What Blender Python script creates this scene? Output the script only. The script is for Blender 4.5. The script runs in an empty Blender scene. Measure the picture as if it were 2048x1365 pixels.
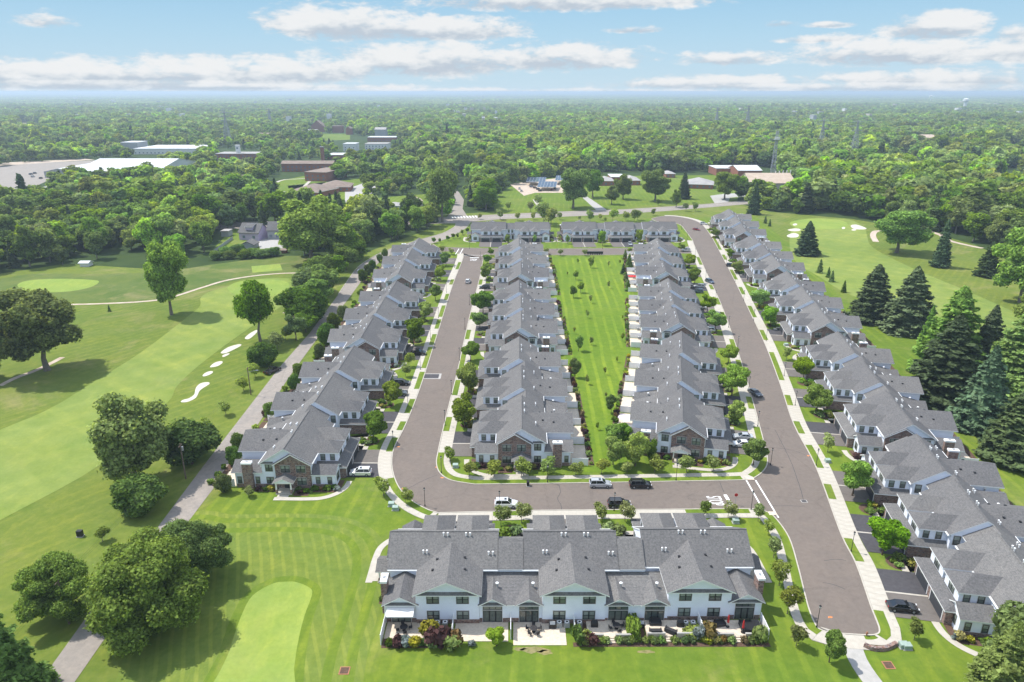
import bpy, bmesh, math, random
import numpy as np
from mathutils import Vector, Matrix
random.seed(7); rng = np.random.default_rng(7)
SC = bpy.context.scene; COL = SC.collection
# ------------------------------------------------------------------ camera
F = 1400.0; H0 = 184.0; CAMH = 80.0
PIT = math.atan((682.5 - H0) / F)
cam_d = bpy.data.cameras.new('camera'); cam = bpy.data.objects.new('camera', cam_d); COL.objects.link(cam)
cam.location = (0, 0, CAMH); cam.rotation_euler = (math.pi / 2 - PIT, 0, 0)
cam_d.sensor_width = 36; cam_d.lens = F / 2048 * 36; cam_d.clip_start = 1; cam_d.clip_end = 60000
SC.camera = cam

def G(x, y, z=0.0):
    u = (x - 1024) / F; v = (682.5 - y) / F
    dy = math.cos(PIT) + v * math.sin(PIT); dz = -math.sin(PIT) + v * math.cos(PIT)
    t = (z - CAMH) / dz
    return (u * t, dy * t)
def PX(X, Y, Z=0.0):
    Z = Z - CAMH
    d = Y * math.cos(PIT) - Z * math.sin(PIT); u = Y * math.sin(PIT) + Z * math.cos(PIT)
    return 1024 + F * X / d, 682.5 - F * u / d
# ------------------------------------------------------------------ light
SUN_K = Vector((-0.56, 0.24, 1.0)).normalized()          # towards the sun
sun_el = math.asin(SUN_K.z); sun_az = math.atan2(SUN_K.x, SUN_K.y)
W = bpy.data.worlds.new('World'); SC.world = W; W.use_nodes = True
SKY_STRENGTH = 0.15; EXPO = 0.97
SC.view_settings.view_transform = 'Standard'; SC.view_settings.look = 'None'
SC.view_settings.exposure = EXPO; SC.view_settings.gamma = 1.0; SC.view_settings.use_curve_mapping = False
SC.cycles.max_bounces = 6; SC.cycles.diffuse_bounces = 3; SC.cycles.glossy_bounces = 2
SC.cycles.transmission_bounces = 3; SC.cycles.volume_bounces = 0; SC.cycles.transparent_max_bounces = 6
SC.cycles.use_denoising = True
SC.cycles.caustics_reflective = False; SC.cycles.caustics_refractive = False
sl = bpy.data.lights.new('sun', 'SUN'); sl.energy = 2.85; sl.angle = math.radians(0.53); sl.color = (1, .955, .89)
so = bpy.data.objects.new('sun', sl); COL.objects.link(so)
so.rotation_euler = SUN_K.to_track_quat('Z', 'Y').to_euler()

class NG:
    """tiny helper for node graphs"""
    def __init__(s, tree): s.t = tree; s.n = tree.nodes; s.l = tree.links
    def new(s, typ, **kw):
        n = s.n.new(typ)
        for k, v in kw.items(): setattr(n, k, v)
        return n
    def put(s, sock, v):
        if isinstance(v, bpy.types.NodeSocket): s.l.new(v, sock)
        elif v is not None: sock.default_value = v
    def math(s, op, a, b=None, c=None, clamp=False):
        n = s.new('ShaderNodeMath', operation=op, use_clamp=clamp)
        s.put(n.inputs[0], a)
        if b is not None: s.put(n.inputs[1], b)
        if c is not None: s.put(n.inputs[2], c)
        return n.outputs[0]
    def noise(s, vec, scale, detail=3, rough=.5, dist=0.0):
        n = s.new('ShaderNodeTexNoise')
        if vec is not None: s.l.new(vec, n.inputs['Vector'])
        n.inputs['Scale'].default_value = scale; n.inputs['Detail'].default_value = detail
        n.inputs['Roughness'].default_value = rough; n.inputs['Distortion'].default_value = dist
        return n.outputs['Fac']
    def mapping(s, vec, scale=(1, 1, 1), rot=(0, 0, 0), loc=(0, 0, 0)):
        n = s.new('ShaderNodeMapping'); s.l.new(vec, n.inputs[0])
        n.inputs['Scale'].default_value = scale; n.inputs['Rotation'].default_value = rot; n.inputs['Location'].default_value = loc
        return n.outputs[0]
    def ramp(s, fac, stops):
        n = s.new('ShaderNodeValToRGB'); s.l.new(fac, n.inputs[0]); e = n.color_ramp.elements
        while len(e) < len(stops): e.new(0.5)
        for i, (p, c) in enumerate(stops):
            e[i].position = p; e[i].color = tuple(c) + (1,) if len(c) == 3 else c
        return n.outputs[0]
    def mix(s, fac, a, b, mode='MIX'):
        n = s.new('ShaderNodeMix', data_type='RGBA', blend_type=mode)
        s.put(n.inputs[0], fac)
        for i, v in ((6, a), (7, b)):
            if isinstance(v, (tuple, list)) and len(v) == 3: v = tuple(v) + (1,)
            s.put(n.inputs[i], v)
        return n.outputs[2]
    def smooth(s, v, a, b):
        n = s.new('ShaderNodeMapRange', interpolation_type='SMOOTHSTEP'); s.l.new(v, n.inputs[0])
        n.inputs[1].default_value = a; n.inputs[2].default_value = b
        return n.outputs[0]

# world: sky texture with a layer of flat-based clouds placed by azimuth and elevation
g = NG(W.node_tree); g.n.clear()
sky = g.new('ShaderNodeTexSky', sky_type='NISHITA'); sky.sun_disc = False
sky.sun_elevation = sun_el; sky.sun_rotation = sun_az
sky.altitude = 80; sky.air_density = 1.0; sky.dust_density = 0.25; sky.ozone_density = 2.2
tc = g.new('ShaderNodeTexCoord').outputs['Generated']
sx = g.new('ShaderNodeSeparateXYZ'); g.l.new(tc, sx.inputs[0])
az = g.math('ARCTAN2', sx.outputs[0], sx.outputs[1]); el = g.math('ARCSINE', sx.outputs[2])
def azel(px, py):
    u = (px - 1024) / F; v = (682.5 - py) / F
    d = Vector((u, math.cos(PIT) + v * math.sin(PIT), -math.sin(PIT) + v * math.cos(PIT))).normalized()
    return math.atan2(d.x, d.y), math.asin(d.z)
cmb = g.new('ShaderNodeCombineXYZ'); g.l.new(g.math('MULTIPLY', az, 1.0), cmb.inputs[0]); g.l.new(g.math('MULTIPLY', el, 2.6), cmb.inputs[1])
n_big = g.noise(cmb.outputs[0], 16, 7, .6, .2); n_fine = g.noise(cmb.outputs[0], 52, 6, .65)
clouds = [  # centre px, centre py, half width px, half height px, strength
    (690, 48, 175, 36, 1.0), (880, 60, 190, 24, 1.0), (1130, 2, 330, 22, 1.0), (1870, 56, 120, 27, 1.05),
    (860, 122, 210, 34, 1.0), (1120, 118, 190, 26, .9), (120, 150, 330, 30, 1.0), (450, 150, 260, 32, .95), (630,140,150,26,.85),
    (1800, 108, 250, 26, 1.0), (2060, 100, 160, 26, 1.0), (1460, 118, 110, 14, .75), (1850, 160, 270, 18, .9),
    (1430, 168, 240, 14, .85), (1270, 60, 60, 7, .75), (1560, 48, 34, 7, .7), (1660, 50, 50, 6, .65), (90, 42, 60, 14, .55),
    (1640, 78, 90, 8, .6), (2040, 70, 60, 20, .9), (560, 178, 300, 9, .8), (-250, 90, 200, 30, 1), (2400, 60, 260, 34, 1), (1010,185,900,7,.8), (300, 172, 420, 10, .8), (1700, 176, 420, 9, .85)]
dens = None; tone = None
for (cx, cy, rx, ry, st) in clouds:
    ry *= 1.35; cy += ry * .05
    a0, e0 = azel(cx, cy); a1, _ = azel(cx + rx, cy); _, e1 = azel(cx, cy - ry)
    ra = abs(a1 - a0); re = abs(e1 - e0)
    da = g.math('MULTIPLY', g.math('SUBTRACT', az, a0), 1 / ra)
    de = g.math('MULTIPLY', g.math('SUBTRACT', el, e0), 1 / re)
    flat = g.math('MULTIPLY', g.math('MINIMUM', de, 0.0), 1.0)              # harder base below the centre
    r2 = g.math('ADD', g.math('MULTIPLY', da, da), g.math('ADD', g.math('MULTIPLY', de, de), g.math('MULTIPLY', flat, flat)))
    m = g.math('MULTIPLY', g.math('SUBTRACT', 1.0, r2), st)
    m = g.math('MAXIMUM', m, -1.0)
    dens = m if dens is None else g.math('MAXIMUM', dens, m)
    t = g.math('MULTIPLY', g.math('MAXIMUM', m, 0.0), de)
    tone = t if tone is None else g.math('ADD', tone, t)
# free cloud field for the rest of the sky
fld = g.noise(g.mapping(cmb.outputs[0], (1, 1.6, 1)), 3.2, 5, .55)
fld = g.math('MULTIPLY_ADD', fld, 4.0, -1.9)
high = g.smooth(el, .15, .24); behind = g.smooth(g.math('ABSOLUTE', az), .72, .95)
fld = g.math('SUBTRACT', g.math('MULTIPLY', g.math('ADD', fld, 1.0), g.math('MAXIMUM', high, behind)), 1.0)
dens = g.math('MAXIMUM', dens, fld)
d = g.math('ADD', dens, g.math('MULTIPLY_ADD', n_big, 3.4, -1.85)); d = g.math('ADD', d, g.math('MULTIPLY_ADD', n_fine, 1.8, -.9))
alpha = g.smooth(d, -.45, .55); alpha = g.math('MULTIPLY', alpha, .93)
shade = g.math('ADD', g.math('MULTIPLY', tone, 1.3), g.math('ADD', g.math('MULTIPLY_ADD', n_big, 2.4, -1.05), g.math('MULTIPLY_ADD', n_fine, 1.0, -.5)))
CL = .90 / (SKY_STRENGTH * 2 ** EXPO)
ccol = g.ramp(g.smooth(shade, -.25, .55), [(0, (.60, .67, .76)), (.5, (.82, .86, .90)), (1, (1.0, 1.0, 1.0))])
cc = g.new('ShaderNodeVectorMath', operation='SCALE'); g.l.new(ccol, cc.inputs[0]); g.l.new(g.math('MULTIPLY', g.math('MULTIPLY_ADD', g.smooth(el, .2, .6), 1.0, 1.0), CL), cc.inputs[3])  # unseen clouds high overhead are brightened to add fill light
grad = g.ramp(g.math('MULTIPLY', el, 5.0), [(0, (.60, .76, .86)), (.35, (.46, .69, .86)), (.75, (.30, .57, .82)), (1.0, (.27, .54, .80))])
gs = g.new('ShaderNodeVectorMath', operation='SCALE'); g.l.new(grad, gs.inputs[0]); gs.inputs[3].default_value = 1 / (SKY_STRENGTH * 2 ** EXPO)
base = g.mix(g.smooth(el, .18, .7), gs.outputs[0], sky.outputs[0])
out = g.mix(alpha, base, cc.outputs[0])
bg = g.new('ShaderNodeBackground'); g.l.new(out, bg.inputs[0]); bg.inputs[1].default_value = SKY_STRENGTH
wo = g.new('ShaderNodeOutputWorld'); g.l.new(bg.outputs[0], wo.inputs[0])

# ------------------------------------------------------------------ materials
MATS = {}
def material(name, color, rough=.85, var=.15, scale=2.0, color2=None, metallic=0, bump=0, spec=.3, stretch=(1, 1, 1), coord='Object', detail=4, extra=None):
    m = bpy.data.materials.new(name); m.use_nodes = True; g = NG(m.node_tree)
    b = g.n['Principled BSDF']; b.inputs['Roughness'].default_value = rough; b.inputs['Metallic'].default_value = metallic
    b.inputs['Specular IOR Level'].default_value = spec
    tc = g.new('ShaderNodeTexCoord').outputs[coord]; v = g.mapping(tc, stretch)
    n = g.noise(v, scale, detail, .6)
    c2 = color2 or tuple(min(1, c * (1 + var)) for c in color); c1 = color if color2 else tuple(c * (1 - var) for c in color)
    c = g.ramp(n, [(.3, c1), (.7, c2)])
    if extra: c = extra(g, tc, c, b)
    g.l.new(c, b.inputs['Base Color'])
    if bump:
        bn = g.new('ShaderNodeBump'); bn.inputs['Strength'].default_value = bump; bn.inputs['Distance'].default_value = .05
        g.l.new(n, bn.inputs['Height']); g.l.new(bn.outputs[0], b.inputs['Normal'])
    MATS[name] = m; return m

def grass_extra(stripe=None, dry=.12, big=.012, mid=.07):
    def f(g, tc, c, b):
        n1 = g.noise(tc, big, 5, .6, .5); n2 = g.noise(tc, mid, 5, .65, .3); n3 = g.noise(tc, 1.3, 3, .7)
        c = g.mix(g.math('MULTIPLY', g.smooth(n2, .35, .7), .55), c, g.mix(1.0, c, (1.28, 1.12, .9), 'MULTIPLY'))
        c = g.mix(g.math('MULTIPLY', g.smooth(n1, .42, .6), .5), c, g.mix(1.0, c, (.72, .84, .72), 'MULTIPLY'))
        if dry:
            n4 = g.noise(tc, .045, 6, .7, .8)
            c = g.mix(g.math('MULTIPLY', g.smooth(n4, .5, .72), dry), c, (.30, .25, .12))
        if stripe:
            for (ang, per, amt, wob) in stripe:
                v = g.mapping(tc, (1, 1, 1), (0, 0, math.radians(ang)))
                w = g.new('ShaderNodeTexWave', wave_type='BANDS', bands_direction='X', wave_profile='SIN')
                g.l.new(v, w.inputs[0]); w.inputs['Scale'].default_value = 2 * math.pi / per / 20
                w.inputs['Distortion'].default_value = wob; w.inputs['Detail'].default_value = 2; w.inputs['Detail Scale'].default_value = .3
                pat = g.smooth(g.noise(tc, .03, 3, .6), .35, .6)
                c = g.mix(g.math('MULTIPLY', g.math('MULTIPLY', g.smooth(w.outputs['Fac'], .62, .95), amt), pat), c, g.mix(1.0, c, (1.55, 1.35, 1.3), 'MULTIPLY'))
        n5 = g.noise(g.mapping(tc, (1, .35, 1), (0, 0, .5)), .35, 4, .75, 1.0)
        c = g.mix(g.math('MULTIPLY', g.smooth(n5, .48, .75), .4), c, g.mix(1.0, c, (1.5, 1.28, 1.2), 'MULTIPLY'))
        n6 = g.noise(tc, .16, 5, .7, .6); c = g.mix(g.math('MULTIPLY', g.smooth(n6, .52, .72), .38), c, g.mix(1.0, c, (.72, .88, .7), 'MULTIPLY'))
        c = g.mix(g.math('MULTIPLY', g.smooth(n3, .3, .75), .4), c, g.mix(1.0, c, (.7, .75, .7), 'MULTIPLY'))
        return c
    return f
material('grass_rough', (0.109, 0.158, 0.026), .95, scale=.4, color2=(0.149, 0.189, 0.037), extra=grass_extra([(38, 3.2, .35, 1.5)], dry=.45), spec=.1)
material('grass_lawn', (0.102, 0.163, 0.020), .95, scale=.5, color2=(0.139, 0.200, 0.026), extra=grass_extra([(4, 3.6, .5, 1.6)], dry=.28), spec=.1)
material('grass_green_strip', (0.104, 0.178, 0.016), .95, scale=.5, color2=(0.137, 0.211, 0.024), extra=grass_extra([(2, 3.4, .9, 2.6)]), spec=.1)
material('grass_mown', (0.121, 0.174, 0.031), .95, scale=.5, color2=(0.159, 0.209, 0.043), extra=grass_extra([(-20, 1.9, .5, 2.4)]), spec=.1)
material('grass_fairway', (0.167, 0.227, 0.051), .95, scale=.2, color2=(0.211, 0.266, 0.068), extra=grass_extra([(-52, 9, .22, .3), (40, 9, .15, .3)], big=.02), spec=.1)
material('grass_putting', (0.205, 0.283, 0.059), .95, scale=.2, color2=(0.235, 0.311, 0.072), extra=grass_extra([(-10, 5, .12, .3)]), spec=.1)
material('grass_meadow', (.085, .135, .030), .95, scale=.1, color2=(.13, .165, .045), extra=grass_extra(None, dry=.6), spec=.1)
material('grass_dry', (.16, .16, .06), .95, scale=1.5, color2=(.30, .25, .13), extra=grass_extra(None, dry=.5), spec=.1)
material('forest_floor', (.030, .055, .015), .95, scale=.05, color2=(.05, .08, .02), spec=.1)

def asphalt_extra(patch):
    def f(g, tc, c, b):
        n = g.noise(tc, .12, 6, .7, 1.2); c = g.mix(g.math('MULTIPLY', g.smooth(n, .45, .62), patch), c, g.mix(1.0, c, (1.22, 1.18, 1.15), 'MULTIPLY'))
        n2 = g.noise(tc, 30, 2, .7); c = g.mix(g.math('MULTIPLY', n2, .5), c, g.mix(1.0, c, (.7, .7, .7), 'MULTIPLY'))
        n4 = g.noise(tc, .5, 4, .7, .6); c = g.mix(g.math('MULTIPLY', g.smooth(n4, .5, .72), .4), c, g.mix(1.0, c, (.75, .75, .76), 'MULTIPLY'))
        v = g.new('ShaderNodeTexVoronoi', feature='DISTANCE_TO_EDGE'); g.l.new(tc, v.inputs[0]); v.inputs['Scale'].default_value = .055
        nn = g.noise(tc, .9, 4, .7); e = g.math('ADD', v.outputs[0], g.math('MULTIPLY_ADD', nn, .05, -.03))
        c = g.mix(g.math('MULTIPLY', g.math('SUBTRACT', 1.0, g.smooth(g.math('ABSOLUTE', e), .0, .005)), .22), c, (.035, .033, .033))
        return c
    return f
material('asphalt', (0.162, 0.135, 0.116), .9, scale=1.2, color2=(0.189, 0.159, 0.135), extra=asphalt_extra(.35), spec=.2)
material('asphalt_old', (0.264, 0.236, 0.210), .9, scale=1.0, color2=(0.324, 0.289, 0.251), extra=asphalt_extra(.5), spec=.2)
material('asphalt_dark', (0.064, 0.061, 0.066), .88, scale=1.5, color2=(0.085, 0.082, 0.087), extra=asphalt_extra(.3), spec=.2)
material('asphalt_mid', (0.145, 0.128, 0.116), .88, scale=1.5, color2=(0.170, 0.153, 0.136), extra=asphalt_extra(.3), spec=.2)
material('concrete', (0.405, 0.371, 0.310), .9, scale=.8, color2=(0.491, 0.457, 0.392), spec=.2)
material('concrete_grey', (0.344, 0.335, 0.310), .9, scale=.8, color2=(0.430, 0.413, 0.387), spec=.2)
material('paver', (0.524, 0.444, 0.347), .9, scale=2.5, color2=(0.665, 0.575, 0.465), spec=.2)
material('sand', (0.518, 0.475, 0.396), .95, scale=.6, color2=(0.590, 0.554, 0.475), spec=.1)
material('cart_path', (.40, .31, .24), .95, scale=.3, color2=(.55, .47, .38), spec=.1)
material('paint_white', (.72, .72, .70), .8, scale=3, color2=(.85, .85, .83))
material('paint_orange', (.60, .22, .08), .8, scale=5, var=.3)
material('mulch', (0.104, 0.063, 0.043), .95, scale=4, var=.3)
def roof_extra(g, tc, c, b):
    n = g.noise(g.mapping(tc, (1, 1, 1)), 7, 3, .8); c = g.mix(g.math('MULTIPLY', g.smooth(n, .35, .7), .55), c, g.mix(1.0, c, (.60, .61, .64), 'MULTIPLY'))
    w = g.new('ShaderNodeTexWave', wave_type='BANDS', bands_direction='Z', wave_profile='SAW'); g.l.new(tc, w.inputs[0])
    w.inputs['Scale'].default_value = 2.2; w.inputs['Distortion'].default_value = .6; w.inputs['Detail'].default_value = 2
    c = g.mix(g.math('MULTIPLY', g.smooth(w.outputs['Fac'], .75, 1), .45), c, g.mix(1.0, c, (.5, .5, .52), 'MULTIPLY'))
    n2 = g.noise(tc, .25, 4, .7); c = g.mix(g.math('MULTIPLY', g.smooth(n2, .4, .65), .5), c, g.mix(1.0, c, (1.2, 1.18, 1.15), 'MULTIPLY'))
    n3 = g.noise(g.mapping(tc, (1, 1, .25)), 1.1, 4, .8); c = g.mix(g.math('MULTIPLY', g.smooth(n3, .5, .75), .4), c, g.mix(1.0, c, (.72, .72, .74), 'MULTIPLY'))
    oi = g.new('ShaderNodeObjectInfo'); c = g.mix(1.0, c, g.ramp(oi.outputs['Random'], [(0, (.88, .88, .90)), (1, (1.12, 1.11, 1.09))]), 'MULTIPLY')
    return c
material('shingle', (0.113, 0.111, 0.109), .95, scale=3.2, color2=(0.197, 0.192, 0.186), extra=roof_extra, spec=.15)
def siding_extra(g, tc, c, b):
    w = g.new('ShaderNodeTexWave', wave_type='BANDS', bands_direction='Z', wave_profile='SAW'); g.l.new(tc, w.inputs[0])
    w.inputs['Scale'].default_value = 1.9
    return g.mix(g.math('MULTIPLY', g.smooth(w.outputs['Fac'], .8, 1), .22), c, (.5, .52, .55))
material('siding', (0.793, 0.836, 0.926), .6, var=.03, scale=1, extra=siding_extra)
material('trim_white', (.83, .83, .82), .55, var=.03, scale=1)
material('trim_grey', (.42, .41, .39), .6, var=.03, scale=1)
material('vinyl', (.82, .82, .83), .5, var=.03, scale=1)
def stone_extra(g, tc, c, b):
    v = g.new('ShaderNodeTexVoronoi', feature='F1'); g.l.new(g.mapping(tc, (1.0, 1.0, 2.1)), v.inputs[0]); v.inputs['Scale'].default_value = 2.6
    col = g.ramp(v.outputs['Color'], [(.1, (.075, .048, .04)), (.35, (.20, .11, .085)), (.6, (.30, .20, .155)), (.8, (.16, .13, .13)), (1, (.38, .31, .26))])
    v2 = g.new('ShaderNodeTexVoronoi', feature='DISTANCE_TO_EDGE'); g.l.new(g.mapping(tc, (1.0, 1.0, 2.1)), v2.inputs[0]); v2.inputs['Scale'].default_value = 2.6
    return g.mix(g.smooth(v2.outputs[0], .0, .07), (.30, .27, .25), col)
material('stone', (.2, .14, .11), .9, scale=2, extra=stone_extra)
material('frame_dark', (.014, .015, .017), .4, var=.1)
def glass_extra(g, tc, c, b):
    oi = g.new('ShaderNodeObjectInfo')
    return g.mix(g.smooth(oi.outputs['Random'], .2, .9), c, (.16, .19, .16))
material('blind_glass', (.20, .24, .21), .12, scale=1.5, color2=(.32, .35, .31), spec=.6)
material('window_glass', (.045, .055, .055), .06, scale=1.2, color2=(.12, .14, .125), spec=.8, extra=glass_extra)
material('garage_door', (.045, .048, .055), .5, var=.1)
material('door_dark', (.03, .03, .032), .4, var=.1)
material('metal_dark', (.02, .02, .022), .45, var=.1)
material('metal_grey', (.35, .36, .37), .45, var=.1, metallic=.4)
material('galvanised', (.30, .32, .33), .5, var=.1)
material('lamp_glass', (.6, .6, .58), .3, var=.05)
material('rubber', (.02, .02, .02), .8, var=.1)
material('wood_pole', (.16, .12, .09), .9, scale=3, var=.25)
material('bark', (.10, .075, .055), .95, scale=3, var=.3)
material('bark_grey', (.17, .145, .12), .95, scale=3, var=.3)
material('brick_red', (.22, .085, .055), .9, scale=1.5, color2=(.30, .13, .09))
material('roof_grey', (.30, .29, .28), .9, scale=.2, color2=(.40, .38, .36))
material('roof_brown', (.20, .15, .12), .9, scale=.3, color2=(.28, .22, .18))
material('roof_white', (0.528, 0.544, 0.552), .7, scale=.05, color2=(0.624, 0.632, 0.632))
material('roof_tan', (.42, .33, .25), .9, scale=.3, color2=(.52, .42, .33))
material('wall_white', (.66, .66, .65), .8, scale=.5, var=.06)
material('wall_beige', (.48, .43, .36), .8, scale=.5, var=.08)
material('wall_lilac', (.48, .40, .58), .8, scale=.5, var=.05)
material('wall_grey', (.35, .36, .38), .8, scale=.5, var=.05)
material('glass_blue', (.12, .16, .22), .1, spec=.8)
material('solar', (.045, .065, .115), .2, spec=.6, var=.1)
material('tank_white', (.78, .80, .80), .5, var=.04)
material('furniture_dark', (.035, .033, .035), .7, var=.2)
material('ac_case', (.30, .31, .31), .5, var=.1)
material('awning', (.75, .74, .72), .8, var=.04)
material('fabric_red', (.45, .03, .03), .8, var=.1)
material('fabric_lilac', (.55, .5, .58), .8, var=.1)
material('box_green', (.30, .38, .33), .6, var=.1)
material('terra', (.35, .16, .09), .9, var=.1)
def paint(name, c, metallic=.2, rough=.25):
    m = material(name, c, rough, var=.03, metallic=metallic, spec=.5)
    m.node_tree.nodes['Principled BSDF'].inputs['Coat Weight'].default_value = .6
    m.node_tree.nodes['Principled BSDF'].inputs['Coat Roughness'].default_value = .06
    return m
for n, c in dict(car_white=(.78, .78, .77), car_black=(.012, .012, .014), car_silver=(.42, .44, .46), car_red=(.28, .015, .02), car_blue=(.07, .10, .15), car_grey=(.08, .085, .09)).items(): paint(n, c)
material('car_glass', (.012, .014, .016), .05, var=.1, spec=.8)
material('head_lamp', (.7, .7, .7), .1, var=.05, spec=.8)
material('tail_lamp', (.35, .01, .01), .2, var=.05)

def foliage(name, c1, c2, c3, trans=.46):
    m = bpy.data.materials.new(name); m.use_nodes = True; g = NG(m.node_tree); g.n.clear()
    tc = g.new('ShaderNodeTexCoord').outputs['Object']; oi = g.new('ShaderNodeObjectInfo'); geo = g.new('ShaderNodeNewGeometry')
    n = g.noise(tc, .55, 3, .6); base = g.ramp(n, [(.3, c1), (.55, c2), (.75, c3)])
    isl = g.math('MULTIPLY_ADD', geo.outputs['Random Per Island'], 1.1, .45)
    hs = g.new('ShaderNodeHueSaturation'); g.l.new(base, hs.inputs['Color'])
    g.l.new(g.math('MULTIPLY_ADD', oi.outputs['Random'], .045, .475), hs.inputs['Hue'])
    r2 = g.math('FRACT', g.math('MULTIPLY', oi.outputs['Random'], 37.7)); g.l.new(g.math('MULTIPLY_ADD', r2, .35, .75), hs.inputs['Saturation'])
    r3 = g.math('FRACT', g.math('MULTIPLY', oi.outputs['Random'], 91.3)); g.l.new(g.math('MULTIPLY', g.math('MULTIPLY_ADD', r3, .6, .82), isl), hs.inputs['Value'])
    loc = g.noise(oi.outputs['Location'], .0035, 3, .6); loc2 = g.noise(oi.outputs['Location'], .02, 2, .6)
    lf = g.math('MULTIPLY', g.math('MULTIPLY_ADD', g.smooth(loc, .35, .65), .45, .78), g.math('MULTIPLY_ADD', g.smooth(loc2, .35, .65), .3, .85))
    hv = g.new('ShaderNodeVectorMath', operation='SCALE'); g.l.new(hs.outputs[0], hv.inputs[0]); g.l.new(lf, hv.inputs[3])
    df = g.new('ShaderNodeBsdfDiffuse'); g.l.new(hv.outputs[0], df.inputs[0])
    tr = g.new('ShaderNodeBsdfTranslucent'); g.l.new(g.mix(1.0, hv.outputs[0], (1.25, 1.25, .6), 'MULTIPLY'), tr.inputs[0])
    mx = g.new('ShaderNodeMixShader'); mx.inputs[0].default_value = trans; g.l.new(df.outputs[0], mx.inputs[1]); g.l.new(tr.outputs[0], mx.inputs[2])
    o = g.new('ShaderNodeOutputMaterial'); g.l.new(mx.outputs[0], o.inputs[0]); MATS[name] = m
foliage('leaf_mid', (0.139, 0.211, 0.034), (0.203, 0.310, 0.044), (0.280, 0.394, 0.055))
foliage('leaf_bright', (0.208, 0.311, 0.031), (0.293, 0.428, 0.046), (0.363, 0.500, 0.057))
foliage('leaf_dark', (0.095, 0.159, 0.035), (0.135, 0.216, 0.042), (0.184, 0.273, 0.050))
foliage('leaf_soft', (0.196, 0.251, 0.061), (0.264, 0.327, 0.079), (0.334, 0.389, 0.096))
foliage('leaf_pine', (0.162, 0.253, 0.044), (0.221, 0.348, 0.062), (0.281, 0.410, 0.081))
foliage('needle', (0.050, 0.088, 0.030), (0.074, 0.122, 0.041), (0.106, 0.165, 0.052), .1)
foliage('needle_blue', (0.078, 0.124, 0.063), (0.122, 0.178, 0.094), (0.178, 0.239, 0.126), .1)
foliage('leaf_yellow', (.26, .27, .03), (.34, .33, .04), (.42, .38, .05), .2)
foliage('leaf_red', (.06, .03, .03), (.09, .04, .04), (.12, .055, .05), .2)
foliage('leaf_orange', (.13, .10, .035), (.18, .12, .045), (.24, .13, .06), .2)
foliage('leaf_silver', (.22, .26, .27), (.3, .34, .35), (.36, .4, .42))
foliage('leaf_lime', (.14, .22, .04), (.19, .28, .06), (.24, .32, .08), .2)

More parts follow.
